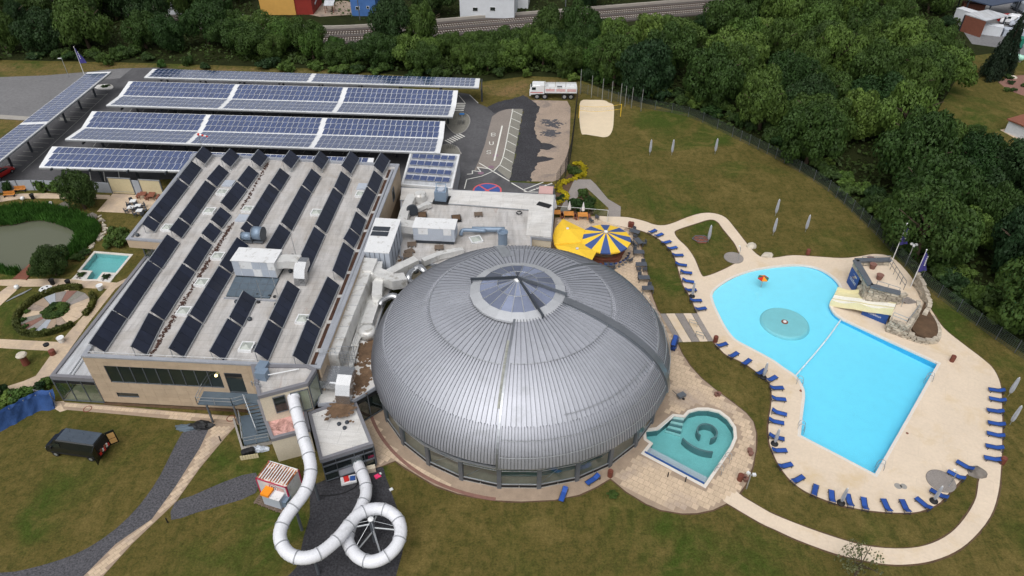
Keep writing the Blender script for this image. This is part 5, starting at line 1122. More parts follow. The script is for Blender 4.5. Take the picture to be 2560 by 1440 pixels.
# ================================================================ sun loungers
def make_lounger():
    t = thing('sun_lounger', 'x', 'sun lounger'); W_ = .68
    def part(name, mb, m): return link(name, mb.mesh(name, X[m]), t)
    part('seat_sling', MB().box((-.32, 0, .34), (1.3, W_-.1, .05)), 'lounger_blue')
    a = R(28); M = Matrix.Rotation(-a, 3, 'Y'); part('backrest', MB().box((.33+.34*math.cos(a), 0, .34+.34*math.sin(a)), (.68, W_-.1, .05), M=M), 'lounger_blue')
    part('head_pad', MB().box((.33+.62*math.cos(a), 0, .38+.60*math.sin(a)), (.16, W_-.18, .07), M=M), 'lounger_blue')
    mb = MB()
    for s in (-1, 1):
        mb.beam((-.97, s*W_/2, .33), (.36, s*W_/2, .33), .05, .07); mb.beam((.33, s*W_/2, .34), (.33+.68*math.cos(a), s*W_/2, .34+.68*math.sin(a)), .05, .06)
        mb.beam((.36, s*W_/2, .33), (.95, s*W_/2, .30), .05, .06)
    for x in (-.96, .33, .94): mb.beam((x, -W_/2, .32), (x, W_/2, .32), .05)
    part('frame', mb, 'lounger_frame')
    for x in (-.75, .85):
        for s in (-1, 1): part('leg', MB().beam((x, s*W_/2, 0), (x+.06, s*W_/2, .33), .06), 'lounger_frame')
    return t
LG = make_lounger(); reg(LG); first = [True]
def lounger(px, dirpx, label, group, z=.06, ang=None):
    """px = pixel of the middle, dirpx = pixel direction from foot to head"""
    c = G(px[0], px[1], z+.3); e = G(px[0]+dirpx[0], px[1]+dirpx[1], z+.3); rz = math.atan2(e.y-c.y, e.x-c.x); c.z = z
    rz += rnd.gauss(0, .06); c += Vector((rnd.gauss(0, .08), rnd.gauss(0, .08), 0))
    if first[0]: first[0] = False; o = LG; o.location = c; o.rotation_euler = (0, 0, rz)
    else: o = dup(LG, c, rz)
    tag(o, label, 'sun lounger', group); o.scale = (.82, .8, .85); return o
z7 = lambda x, y: (1900+x/2.667, 900+y/2.667); z5 = lambda x, y: (1580+x/2.77, 820+y/2.77); z4 = lambda x, y: (1360+x/3.13, 400+y/3.13)
la = 'blue sun lounger in the straight deck row backed by the two lawn parasols'
for p in ((1573,200),(1583,264),(1577,342),(1575,421),(1570,497),(1558,580),(1560,664)): lounger(z7(*p), (9, 1.6+.3*rnd.uniform(-1, 1)), la, 'loungers along the straight deck edge')
la = 'blue sun lounger beside the round shower disc at the corner of the deck'
for p, dv in (((1372,703),(9,5.5)),((1308,772),(9,5)),((1195,886),(9,5))): lounger(z7(*p), dv, la, 'loungers beside the shower disc')
la = 'blue sun lounger on the curved deck edge below the tip of the pool'
for p, dv in (((1087,952),(8,7)),((968,972),(4,8)),((835,970),(3,8)),((708,955),(2.2,8)),((600,940),(1.8,8)),((487,915),(1,8)),((365,873),(-2,8)),((250,798),(-8,5)),((172,702),(-9,2)),((125,603),(-9,0))): lounger(z7(*p), dv, la, 'loungers along the curved lower deck edge')
la = 'blue sun lounger in the deck row beside the lawn strip facing the teal pool'
for p, dv in (((995,755),(-9,-2)),((1003,656),(-9,-2.4)),((1015,583),(-9,-2)),((1018,498),(-9,-1.5)),((1010,421),(-9,-.5)),((968,354),(-8.5,4)),((885,296),(-8,5)),((793,242),(-7.5,6)),((703,186),(-8,5)),((625,118),(-9,3))): lounger(z5(*p), dv, la, 'loungers along the lawn strip')
la = 'blue sun lounger on the curved path between the dome terrace lawn and the shallow end'
for p, dv in (((848,560),(-8,4)),((898,588),(-8,4)),((957,637),(-9,2.5)),((1007,690),(-9,2)),((1047,750),(-9,1)),((1083,813),(-9,-1)),((1105,878),(-9,-.5)),((1130,945),(-9,-1)),((1155,1015),(-9,.5)),((1188,1095),(-9,.5)),((1230,1170),(-9,1.5))): lounger(z4(*p), dv, la, 'loungers along the curved path')
lounger((1482,1199), (9, -5), 'single blue sun lounger lying along the glazed foot of the dome', 'loungers at the dome foot'); lounger((1402,1236), (4, -10), 'blue sun lounger standing across the walk at the dome foot', 'loungers at the dome foot')
for k in range(5):
    o = lounger((1684, 864), (3, -8), 'blue sun lounger in the stack against the right side of the dome', 'stacked loungers'); o.location.z = .06+k*.2
# ================================================================ parasols, closed
def make_parasol(base):
    t = thing('closed_parasol', 'x', 'parasol')
    mb = MB(); prof = [(.05, .5), (.15, .7), (.20, 1.1), (.19, 1.7), (.15, 2.4), (.12, 2.8), (.04, 2.9)]
    if base: prof = [(r*.8, z*.86-.2) for r, z in prof]
    vs = []; fs = []; n = 12
    for r, z in prof:
        for k in range(n): a = 2*math.pi*k/n; q = r*(1.15 if k % 2 else .8); vs.append((q*math.cos(a), q*math.sin(a), z))
    for j in range(len(prof)-1):
        for k in range(n): fs.append((j*n+k, j*n+(k+1) % n, (j+1)*n+(k+1) % n, (j+1)*n+k))
    fs.append(tuple(range(n))[::-1]); fs.append(tuple((len(prof)-1)*n+k for k in range(n)))
    mb.add(vs, fs); link('canopy', mb.mesh('canopy', X['parasol']), t)
    link('pole', MB().tube([(0, 0, 0), (0, 0, prof[-1][1]-.1)], .03, 8).mesh('pole', X['steel_light']), t)
    link('top_cap', MB().lathe([(.06, 0), (.05, .06), (.02, .1)], (0, 0, prof[-1][1]), 8).mesh('top_cap', X['white_metal']), t)
    if base: link('base', MB().lathe([(.38, 0), (.38, .1), (.2, .16), (.1, .3)], (0, 0, 0), 16).mesh('base', X['black']), t)
    return t
PA = make_parasol(False); reg(PA); PB = make_parasol(True); reg(PB); fp = [True, True]
def parasol(px, base, label, group, z=0.0, lean=0):
    i = 1 if base else 0; src = PB if base else PA
    if fp[i]: fp[i] = False; o = src; o.location = G(px[0], px[1], z)
    else: o = dup(src, G(px[0], px[1], z), rnd.uniform(0, 3))
    tag(o, label, 'parasol', group); return o
for px in ((1679,388),(1624,388),(1787,385)): parasol(px, False, 'closed grey parasol on the lawn slope beyond the sand court', 'closed parasols on the rear lawn')
for px in ((1938,540),(1932,588),(2013,580)): parasol(px, False, 'closed grey parasol on the lawn between deck and fence', 'closed parasols on the middle lawn')
for px in ((2520,991),(2524,1062)): parasol(px, False, 'closed grey parasol on the lawn behind the straight lounger row', 'closed parasols behind the straight lounger row')
parasol((1770,606), False, 'closed grey parasol standing beside the dark net on the small grass island', 'closed parasols on the islands')
parasol((1730,741), True, 'closed grey parasol with black base between loungers on the curved path', 'closed parasols on black bases', .06)
parasol((1908,944), True, 'closed grey parasol with black base between loungers beside the lawn strip bend', 'closed parasols on black bases', .06)
parasol((1936,1110), True, 'closed grey parasol with black base beside the loungers facing the teal pool', 'closed parasols on black bases', .06)
parasol((2102,1258), True, 'closed grey parasol with black base among the lower curved loungers', 'closed parasols on black bases', .06)
parasol((2334,1253), True, 'closed grey parasol with black base near the shower disc at the deck corner', 'closed parasols on black bases', .06)
# big parasols of the bar terrace
def big_parasol(center, rad, n, zc, zr, mats, label, rot=0.0):
    c = G(center[0], center[1], zc); c = Vector((c.x, c.y, 0)); t = thing('large_parasol', label, 'parasol', c)
    for k in range(n):
        a0, a1 = rot+2*math.pi*k/n, rot+2*math.pi*(k+1)/n; pc = c+Vector((0, 0, zc)); p0 = c+Vector((rad*math.cos(a0), rad*math.sin(a0), zr)); p1 = c+Vector((rad*math.cos(a1), rad*math.sin(a1), zr)); am = (a0+a1)/2
        m0 = pc.lerp(p0, .5)+Vector((0, 0, -.06)); m1 = pc.lerp(p1, .5)+Vector((0, 0, -.06)); dn = Vector((0, 0, -.22))
        MB().add([pc, m0, m1, p0, p1, p0+dn, p1+dn], [(0, 1, 2), (1, 3, 4, 2), (3, 5, 6, 4)]).obj('canopy_segment', mats[k % len(mats)], t)
        MB().beam(pc+Vector((0, 0, -.08)), p0+Vector((0, 0, -.04)), .05).obj('rib', X['steel_light'], t)
    MB().tube([c, c+Vector((0, 0, zc))], .09, 10).obj('pole', X['steel_light'], t); MB().lathe([(.3, zc-.04), (.28, zc+.08), (.08, zc+.2)], c, 14).obj('cap', X['white_metal'], t)
    return t, c
bigp, bc = big_parasol((1515,579), 3.55, 16, 3.9, 2.75, [X['yellow'], X['blue']], 'large round parasol with yellow and blue segments over the terrace bar', .1)
def sail(px_rim, apex, za, zr, label):
    t = thing('yellow_parasol', label, 'parasol', Vector((G(apex[0], apex[1], za).x, G(apex[0], apex[1], za).y, 0)))
    ap_ = G(apex[0], apex[1], za); rim = [G(p[0], p[1], zr) for p in px_rim]; n = len(rim)
    for k in range(n):
        a, b = rim[k], rim[(k+1) % n]; MB().add([ap_, a, b, a+Vector((0, 0, -.15)), b+Vector((0, 0, -.15))], [(0, 1, 2), (1, 3, 4, 2)]).obj('canopy_segment', X['yellow'], t)
    MB().tube([Vector((ap_.x, ap_.y, 0)), ap_], .08, 8).obj('pole', X['steel_light'], t); MB().lathe([(.22, 0), (.2, .1), (.05, .16)], ap_+Vector((0, 0, -.03)), 12).obj('cap', X['white_metal'], t)
sail([(1407,547),(1462,574),(1454,605),(1386,611),(1382,590),(1388,570)], (1419,571), 3.55, 2.9, 'plain yellow parasol beside the annex roof corner')
sail([(1386,612),(1454,602),(1470,616),(1492,628),(1478,653),(1397,625)], (1443,621), 3.3, 2.7, 'plain yellow parasol touching the dome beside the striped parasol')
# bar under the striped parasol
t = thing('round_bar', 'round bar counter with blue stools under the striped parasol', 'bar', bc)
for k in range(20):
    a0, a1 = 2*math.pi*k/20, 2*math.pi*(k+1)/20
    MB().add([bc+Vector((2.6*math.cos(a), 2.6*math.sin(a), z)) for z in (0, 1.05) for a in (a0, a1)], [(0, 1, 3, 2)]).obj('counter_front', X['wood_red'], t)
    MB().add([bc+Vector((r*math.cos(a), r*math.sin(a), 1.08)) for r in (2.2, 2.9) for a in (a0, a1)], [(0, 2, 3, 1)]).obj('counter_top', X['wood_red'], t)
st_ = thing('bar_stool', 'x', 'stool')
link('seat', MB().lathe([(.2, .72), (.21, .78), (.05, .8)], n=12).mesh('seat', X['lounger_frame']), st_); link('stem', MB().tube([(0, 0, .03), (0, 0, .74)], .035, 8).mesh('stem', X['steel_light']), st_); link('foot', MB().lathe([(.22, 0), (.2, .03), (.04, .06)], n=12).mesh('foot', X['steel']), st_); link('backrest', MB().box((.18, 0, .92), (.04, .34, .26)).mesh('backrest', X['blue']), st_)
reg(st_)
for k in range(13):
    a = R(-150+k*11.5); p = bc+Vector((3.45*math.cos(a), 3.45*math.sin(a), .05)); o = st_ if k == 0 else dup(st_, p, a); o.location = p; o.rotation_euler = (0, 0, a); tag(o, 'blue bar stool at the round bar under the striped parasol', 'stool', 'stools round the bar')
# tables and chairs
ch = thing('rattan_chair', 'x', 'chair'); link('seat', MB().box((0, 0, .43), (.5, .5, .07)).mesh('seat', X['rattan']), ch); link('backrest', MB().box((-.24, 0, .68), (.06, .5, .5)).mesh('backrest', X['rattan']), ch)
for sx in (-.2, .2):
    for sy in (-.21, .21): link('leg', MB().beam((sx, sy, 0), (sx, sy, .42), .05).mesh('leg', X['rattan']), ch)
for s in (-1, 1): link('armrest', MB().box((0, s*.26, .62), (.46, .06, .05)).mesh('armrest', X['rattan']), ch)
reg(ch); fc = [True]
def chair(p, rz, lab, grp):
    o = ch if fc[0] else dup(ch, p, rz); fc[0] = False; o.location = p; o.rotation_euler = (0, 0, rz); tag(o, lab, 'chair', grp)
def table(p, rz, sx, sy, topm, legm, lab, grp, cat='table', slats=0):
    t = thing('table', lab, cat, p, grp, rz)
    if slats:
        for k in range(slats): link('slat', MB().box((0, -sy/2+(k+.5)*sy/slats, .74), (sx, sy/slats-.015, .04)).mesh('slat', X[topm]), t)
    else: link('table_top', MB().box((0, 0, .74), (sx, sy, .05)).mesh('table_top', X[topm]), t)
    for a in (-1, 1):
        for b in (-1, 1): link('leg', MB().beam((a*(sx/2-.08), b*(sy/2-.08), 0), (a*(sx/2-.08), b*(sy/2-.08), .72), .07).mesh('leg', X[legm]), t)
    return t
for (x, y, rz) in ((705,590,-.5),(735,665,-1.2),(738,752,0),(757,848,0),(778,952,0),(808,1035,0),(510,850,-.1)):
    p = G(*z4(x, y), .05); lab = 'dark rectangular terrace table along the lawn edge behind the dome' if x != 510 else 'dark terrace table tucked behind the dome'
    table(p, rz, 1.5, .85, 'rattan', 'rattan', lab, 'dark terrace tables')
    for (dx, dy, a) in ((-.4, .75, -90), (.4, .75, -90), (-.4, -.75, 90), (.4, -.75, 90)):
        if rnd.random() < .6: q = Matrix.Rotation(rz, 3, 'Z') @ Vector((dx, dy, 0)); chair(p+q, rz+R(a)+rnd.uniform(-.2, .2), 'dark rattan chair at a dark terrace table along the lawn edge', 'rattan terrace chairs')
chair(G(*z4(672, 803), .05), 2.2, 'dark rattan chair standing alone on the paved terrace behind the dome', 'single chairs'); chair(G(*z4(415, 465), .05), 1.0, 'dark rattan chair near the glass screen behind the striped parasol', 'chairs by the screen'); chair(G(*z4(370, 492), .05), .5, 'dark rattan chair near the glass screen behind the striped parasol', 'chairs by the screen')
for k, (x, y) in enumerate(((90,440),(192,450),(302,458))):
    p = G(*z4(x, y), .05); table(p, 0, 1.5, 1.2, 'wood', 'wood', 'orange slatted wooden table under a folded white parasol by the screen', 'orange wooden tables', slats=8)
    for s in (-1, 1):
        b = thing('bench', 'narrow wooden bench beside an orange slatted terrace table', 'bench', p+Vector((s*1.0, 0, 0)), 'benches at the orange tables'); link('seat', MB().box((0, 0, .44), (.32, 1.3, .05)).mesh('seat', X['wood_red']), b)
        for sy in (-.5, .5): link('leg', MB().box((0, sy, .21), (.28, .06, .42)).mesh('leg', X['wood_red']), b)
wp = thing('folded_white_parasol', 'x', 'parasol'); link('canopy', MB().lathe([(.28, .9), (.26, 1.2), (.12, 1.9), (.04, 2.3)], n=8).mesh('canopy', X['white_metal']), wp); link('pole', MB().tube([(0, 0, 0), (0, 0, 2.2)], .03, 6).mesh('pole', X['steel_light']), wp); reg(wp)
for k, (x, y) in enumerate(((85,412),(196,424),(303,432))): p = G(*z4(x, y), .05); o = wp if k == 0 else dup(wp, p, 0); o.location = p; tag(o, 'small folded white parasol behind an orange wooden table', 'parasol', 'small folded white parasols')
sc = thing('glass_screen', 'low glass screen with pale top rail behind the orange tables', 'screen', G(1450, 535)); pts = GP([(1386,530),(1420,533),(1480,538),(1519,541),(1518,556)])
railing(pts, sc, 1.1, 'white_metal', 2.0, (1.0,))
for a, b in zip(pts[:-1], pts[1:]): MB().add([a+Vector((0, 0, .1)), b+Vector((0, 0, .1)), b+Vector((0, 0, 1.05)), a+Vector((0, 0, 1.05))], [(0, 1, 2, 3)]).obj('glass_panel', X['glass_clear'], sc)
# ================================================================ pool details
t = thing('pool_island', 'round teal splash island with central nozzle in the pool', 'splash island', G(1962, 804, -.06))
ci = G(1962, 804, -.02)+Vector((0, 0, -.09)); MB().lathe([(3.15, -1.1), (3.15, -.55), (2.95, -.12), (2.75, .02)], ci, 48).obj('island_top', mat('turquoise island tiles', S(118, 190, 200), .5, v=.06, s=.8), t); MB().lathe([(.42, .02), (.42, .07), (.36, .08)], ci, 20).obj('nozzle_ring', X['wood_red'], t); MB().lathe([(.22, .08), (.2, .16), (.05, .18)], ci, 16).obj('nozzle', X['white_metal'], t)
ra, rb = G(2101, 801, -.05), G(1988, 940, -.05); rope = [ra.lerp(rb, k/24)+Vector((0, 0, 0))+Vector((.9, .6, 0))*math.sin(math.pi*k/24)*.55 for k in range(25)]
t = thing('float_line', 'white float line strung across the pool', 'float line', ra)
MB().tube(rope, .035, 6).obj('rope', X['white_metal'], t)
for k in range(0, 70): p = ra.lerp(rb, k/70)+Vector((.9, .6, 0))*math.sin(math.pi*k/70)*.55; MB().lathe([(.07, -.05), (.09, 0), (.07, .05)], p, 6).obj('float', X['white_metal'], t)
t = thing('water_toy', 'small orange and green mushroom shower standing in the shallow pool', 'water toy', G(1901, 722, -.6)); p = G(1901, 722, -.4)
MB().tube([p, p+Vector((0, 0, 1.9))], .05, 8).obj('pole', X['steel_light'], t)
for k in range(6): a0, a1 = k*math.pi/3, (k+1)*math.pi/3; MB().add([p+Vector((0, 0, 2.1)), p+Vector((.75*math.cos(a0), .75*math.sin(a0), 1.8)), p+Vector((.75*math.cos(a1), .75*math.sin(a1), 1.8)), p+Vector((.72*math.cos(a0), .72*math.sin(a0), 1.7)), p+Vector((.72*math.cos(a1), .72*math.sin(a1), 1.7))], [(0, 1, 2), (1, 3, 4, 2)]).obj('cap_segment', [X['red'], X['orange'], X['teal_paint']][k % 3], t)
def ladder(px, dpx, lab):
    c = G(px[0], px[1], .06); e = G(px[0]+dpx[0], px[1]+dpx[1], .06); d_ = (e-c).normalized(); n__ = Vector((-d_.y, d_.x, 0)); t = thing('pool_ladder', lab, 'ladder', c, 'pool ladders')
    for s in (-.28, .28):
        b = c+n__*s; MB().tube(catmull([b-d_*.35, b-d_*.3+Vector((0, 0, .7)), b+Vector((0, 0, .85)), b+d_*.3+Vector((0, 0, .5)), b+d_*.35+Vector((0, 0, -.6))], 3, False), .03, 6).obj('handrail', X['steel_light'], t)
for px, dv in (((1999,958),(8,2)),((2003,1070),(8,2)),((2323,948),(-8,-3)),((2200,1168),(-8,-3))): ladder(px, dv, 'curved stainless pool ladder at the deep pool edge')
for px, lab in (((1834,645),'round grey shower disc at the edge of the grass island'),((2352,1203),'round grey shower disc between the corner loungers')):
    c = G(px[0], px[1], .06); t = thing('shower_disc', lab, 'outdoor shower', c); MB().lathe([(1.35, 0), (1.35, .08), (1.25, .12), (.2, .1)], c, 28).obj('tray', X['grey_slab'], t); q = c+Vector((.4, -.7, .1)); MB().tube([q, q+Vector((0, 0, 2.1)), q+Vector((-.1, .3, 2.2))], .045, 8).obj('pipe', X['steel_light'], t); MB().lathe([(.1, 0), (.14, .05), (.05, .1)], q+Vector((-.1, .32, 2.15)), 8).obj('head', X['white_metal'], t)
bin_ = MB().lathe([(.24, 0), (.27, .02), (.28, .8), (.25, .85), (.2, .8)], n=14).mesh('litter_bin', X['bin'])
for px, lab in (((1788,854),'brown cylinder litter bin at the foot of the striped steps'),((2379,903),'brown cylinder litter bin on the wide deck beyond the pool corner'),((2019,636),'brown cylinder litter bin at the lawn edge above the shallow end'),((1849,1200),'brown cylinder litter bin at the rim of the teal pool terrace'),((2504,1158),'brown cylinder litter bin beside the last straight row lounger'),((1574,567),'brown cylinder litter bin, one of two at the entry of the curved path'),((1580,568),'brown cylinder litter bin, one of two at the entry of the curved path'),((1525,1190),'dark litter bin with pale lid at the corner of the dome walk')):
    o = link('litter_bin', bin_, None, G(px[0], px[1], .05)); tag(o, lab, 'bin', 'brown litter bins')
def boulder(px, r, lab, m='boulder', z=0, sq=(1.2, .9, .75)):
    bm = bmesh.new(); bmesh.ops.create_icosphere(bm, subdivisions=2, radius=1)
    sd_ = rnd.random()*50
    for v in bm.verts: k = 1+.35*noise.noise(v.co*1.3+Vector((sd_, 0, 0))); v.co = Vector((v.co.x*sq[0]*k*r, v.co.y*sq[1]*k*r, max(-.25, v.co.z*sq[2]*k)*r))
    me = bpy.data.meshes.new('boulder'); bm.to_mesh(me); bm.free(); me.materials.append(X[m]); o = link('boulder', me, None, G(px[0], px[1], z)); tag(o, lab, 'boulder'); return o
boulder((1878,617), .7, 'pale boulder on the lawn beside the deck path bend'); boulder((1918,640), .72, 'pale boulder at the lawn edge above the shallow end'); boulder((2442,1182), .8, 'brown boulder at the tip of the lawn wedge', 'dark_boulder'); boulder((160,517), .9, 'dark boulder in front of the round garden tree', 'dark_boulder'); boulder((228,545), .9, 'dark boulder beside the stony trickle by the pond', 'dark_boulder')
for px, r in (((2259,1208+8),.32),((2245,1215),.35),((2268,1083),.14),((2003,977),.2),((1956,663),.12)):
    c = G(px[0], px[1], .061); o = struct(MB().lathe([(r, 0), (r, .012)], c, 18).obj('drain_cover', X['kerb'] if r > .3 else X['wood_red']))
# folded dark net frame on the island
t = thing('folded_net_frame', 'dark folded climbing frame lying on the small grass island', 'frame', G(1752, 600)); c = G(1752, 600)
mb = MB()
for k in range(6): a = k*math.pi/3; b = a+math.pi/3; mb.beam(c+Vector((1.3*math.cos(a), .9*math.sin(a), .25)), c+Vector((1.3*math.cos(b), .9*math.sin(b), .25)), .08); mb.beam(c+Vector((0, 0, .35)), c+Vector((1.3*math.cos(a), .9*math.sin(a), .25)), .05)
mb.obj('frame', X['steel'], t); MB().lathe([(1.15, .12), (1.1, .2), (.1, .3)], c, 6).obj('net', X['wood_red'], t)
# ================================================================ teal pool fittings
t = thing('pool_steps', 'broad teal entry steps with handrail leading into the teal pool', 'steps', G(1680, 1065, -.5)); s0, s1 = [G(1685,1042), G(1711,1045)], [G(1664,1067), G(1703,1079)]
for k in range(7):
    f = k/7; a, b = s0[0].lerp(s1[0], f), s0[1].lerp(s1[1], f); c_, d_ = s0[0].lerp(s1[0], f+1/7), s0[1].lerp(s1[1], f+1/7); MB().prism([a, b, d_, c_], -.95, .02-.13*k).obj('step', X['pool_teal_dark'] if k % 2 else X['pool_teal'], t)
MB().tube([G(1685,1038,.9), G(1684,1040,.95), G(1650,1072,.7), G(1649,1075,.1)], .04, 8).obj('handrail', X['white_metal'], t)
def arcwall(c, r0, r1, a0, a1, z0, z1, nm, lab, cat):
    n = 24; pts = [c+Vector((r1*math.cos(R(a0+(a1-a0)*k/n)), r1*math.sin(R(a0+(a1-a0)*k/n)), 0)) for k in range(n+1)]+[c+Vector((r0*math.cos(R(a1+(a0-a1)*k/n)), r0*math.sin(R(a1+(a0-a1)*k/n)), 0)) for k in range(n+1)]
    MB().prism(pts, z0, z1).root(nm, X['pool_teal_dark'], lab, cat)
cw = G(1767, 1082, -.3); cw.z = 0; arcwall(cw, .95, 1.1, -80, 215, -.95, -.02, 'whirlpool_wall', 'curved dark teal whirlpool wall in the teal pool', 'pool wall'); arcwall(cw+Vector((.1, .4, 0)), 3.05, 3.22, 205, 268, -.95, -.02, 'pool_bench', 'curved dark teal bench in the teal pool', 'bench')
g0, g1 = G(1613,1128,.05), G(1762,1207,.05); n_ = Vector((g1.y-g0.y, -(g1.x-g0.x), 0)).normalized()
t = thing('overflow_grate', 'grey slatted overflow grate with blue edge along the teal pool', 'grate', g0)
for k in range(60):
    a = g0.lerp(g1, k/60); b = g0.lerp(g1, (k+.6)/60); MB().prism([a-n_*.75, b-n_*.75, b, a], .0, .04, True).obj('slat', X['unit_grey'], t)
MB().beam(g0+n_*.12+Vector((0, 0, .05)), g1+n_*.12+Vector((0, 0, .05)), .16, .06).obj('blue_edge', X['banner_blue'], t)
ladder((1817,1150), (-8, -4), 'curved stainless pool ladder at the teal pool edge'); ladder((1797,1178), (-8, -4), 'curved stainless pool ladder at the teal pool edge')
# teal pool terrace oddments
t = thing('trolley', 'grey two wheeled trolley on the terrace between dome and teal pool', 'trolley', G(1702, 995, .05)); c = G(1702, 995, .05)
MB().box(c+Vector((0, 0, .45)), (.9, .6, .3), .5).obj('tray', X['steel'], t); MB().tube([c+Vector((-.5, .1, .5)), c+Vector((-1.0, .3, .9))], .03, 6).obj('handle', X['steel_dark'], t)
for s in (-.3, .3): MB().tube([c+Vector((.1-s*.3, s, .16)), c+Vector((.13-s*.3, s+.06, .16))], .16, 12).obj('wheel', X['rubber'], t)
pot = thing('plant_pot', 'x', 'pot'); link('pot', MB().lathe([(.18, 0), (.26, .4), (.28, .42), (.22, .38)], n=12).mesh('pot', X['terracotta']), pot); link('soil', MB().lathe([(.23, .33), (.2, .36)], n=10).mesh('soil', X['dirt']), pot); reg(pot); fpot = [True]
def put_pot(px, lab, z=.05, grp='clay pots', s=1.0):
    p = G(px[0], px[1], z); o = pot if fpot[0] else dup(pot, p, 0); fpot[0] = False; o.location = p; o.scale = (s, s, s); tag(o, lab, 'pot', grp)
for px in ((1790,990),(1796,989),(1873,1130),(1876,1138),(1858,1196),(1863,1202)): put_pot(px, 'small clay pot at the rim of the teal pool terrace')
for (pa, pb) in (((1722,812),(1742,818)),((1738,842),(1758,848))):
    t = thing('step_handrail', 'thin steel handrail on the striped steps', 'railing', G(*pa), 'step handrails'); railing(GP([pa, pb], .06), t, .9, 'steel_light', 1.0)
# striped sign post and lamps
def lamp_post(px, hgt, lab, heads=3):
    c = G(px[0], px[1]); t = thing('floodlight_mast', lab, 'lamp post', c); MB().tube([c, c+Vector((0, 0, hgt))], .06, 8).obj('pole', X['steel_light'], t)
    for k in range(heads): a = k*2.1; e = c+Vector((.3*math.cos(a), .3*math.sin(a), hgt-.1*(k % 2))); MB().box(e, (.32, .26, .22), a).obj('lamp_head', X['white_metal'], t); MB().beam(c+Vector((0, 0, hgt-.1)), e, .05).obj('arm', X['steel_light'], t)
lamp_post((2264,662), 3.4, 'short mast with cluster of white floodlights beside the flagpole tower'); lamp_post((1866,1222), 2.2, 'low mast with floodlights at the rim of the teal pool terrace', 2)
# ================================================================ stone slide tower at the pool
T0 = [(2140,649),(2226,647),(2272,711),(2270,727),(2252,731),(2177,712)]; ZT = 3.55
tt_ = [Vector((p.x, p.y, 0)) for p in GP(T0, ZT)]
tower = thing('stone_tower', 'stone built viewing platform with grey parapet beside the cream slide', 'tower', sum(tt_, Vector())/6)
MB().prism(offset(ccw(tt_), -.35), 0, ZT-1.0).obj('core', X['mortar'], tower); MB().prism(offset(ccw(tt_), -.3), ZT-1.0, ZT-.85).obj('platform', X['deck'], tower)
stm = []
for k in range(6):
    m_ = MB().box((0, 0, 0), (1, 1, 1)).mesh('stone_block', X['stone']); bm = bmesh.new(); bm.from_mesh(m_); bmesh.ops.bevel(bm, geom=list(bm.edges), offset=.07, segments=1, affect='EDGES')
    for v in bm.verts: v.co += Vector((rnd.uniform(-.05, .05), rnd.uniform(-.08, .08), rnd.uniform(-.05, .05)))
    bm.to_mesh(m_); bm.free(); stm.append(m_)
def stone_run(path_, z0, ztop, th, par, ch_=.36, ln=.85, skip=None):
    """courses of single stones along a ground path; ztop may be a function of the path fraction"""
    o0 = ORG[par.name]; L_ = [0]
    for a, b in zip(path_[:-1], path_[1:]): L_.append(L_[-1]+(b-a).length)
    tot = L_[-1]
    def pos(s):
        for i in range(len(L_)-1):
            if L_[i+1] >= s-1e-6: f = (s-L_[i])/(L_[i+1]-L_[i]); return path_[i].lerp(path_[i+1], f), (path_[i+1]-path_[i]).normalized()
        return path_[-1], (path_[-1]-path_[-2]).normalized()
    z = z0; j = 0
    while True:
        hh = ch_*rnd.uniform(.85, 1.15); s = -ln*.5*(j % 2); any_ = False
        while s < tot-.05:
            l_ = ln*rnd.uniform(.65, 1.25); sa, sb = max(0, s), min(tot, s+l_); s += l_
            if sb-sa < .12: continue
            f = (sa+sb)/2/tot; zt = ztop(f) if callable(ztop) else ztop
            if z+hh*.6 > zt: continue
            any_ = True
            if skip and skip[0] < (sa+sb)/2 < skip[1] and z < skip[2]: continue
            p, d_ = pos((sa+sb)/2); h2 = min(hh, zt-z) if zt-z > .15 else hh
            o = link('stone_block', stm[rnd.randrange(6)], par); nrm = Vector((d_.y, -d_.x, 0)); o.matrix_local = Matrix.Translation(p-o0+Vector((0, 0, z+h2/2))+nrm*rnd.uniform(-.04, .05)) @ (Matrix((d_, -nrm, Vector((0, 0, 1)))).transposed() @ Matrix.Diagonal((sb-sa-.05, th, h2-.05))).to_4x4()
        z += hh; j += 1
        if not any_ or z > 6: break
stone_run([tt_[0], tt_[5]], 0, ZT-.25, .5, tower, skip=(2.2, 3.4, 2.3)); stone_run([tt_[5], tt_[4], tt_[3]], 0, ZT-.25, .5, tower); stone_run([tt_[1], tt_[0]], 0, ZT-.25, .5, tower)
MB().box(tt_[0].lerp(tt_[5], .55)+Vector((.3, .2, 1.1)), (1.2, .8, 2.2), math.atan2((tt_[5]-tt_[0]).y, (tt_[5]-tt_[0]).x)).obj('doorway', X['black'], tower)
tc_ = ccw(tt_)
for a, b in ((0, 5), (5, 4), (0, 1)):
    MB().beam(tt_[a]+Vector((0, 0, ZT-.12)), tt_[b]+Vector((0, 0, ZT-.12)), .75, .24).obj('parapet_cap', X['steel'], tower)
railing([tt_[1]+Vector((-.3, -.2, ZT-.85)), tt_[2]+Vector((-.4, 0, ZT-.85))], tower, 1.3, 'steel', 1.1); railing([tt_[0]+Vector((.8, .1, ZT-.1)), tt_[1]+Vector((0, .1, ZT-.1))], tower, .5, 'steel_light', 1.6, (1.0,))
railing([tt_[5]+Vector((.9, .3, ZT-.85)), tt_[4]+Vector((0, .4, ZT-.85))], tower, 1.25, 'steel_light', 1.3)
for px in ((2173,655),(2180,671),(2197,698)): put_pot(px, 'large clay planter behind the grey parapet on the stone tower', ZT-.85, 'clay planters on the stone tower', 1.7)
lowp = GP([(2249,746),(2296,753),(2298,774),(2270,813),(2226,797)], 1.9); lowp = [Vector((p.x, p.y, 0)) for p in lowp]
lo_ = thing('slide_platform', 'lower stone platform with railings where the cream slide begins', 'platform', sum(lowp, Vector())/5)
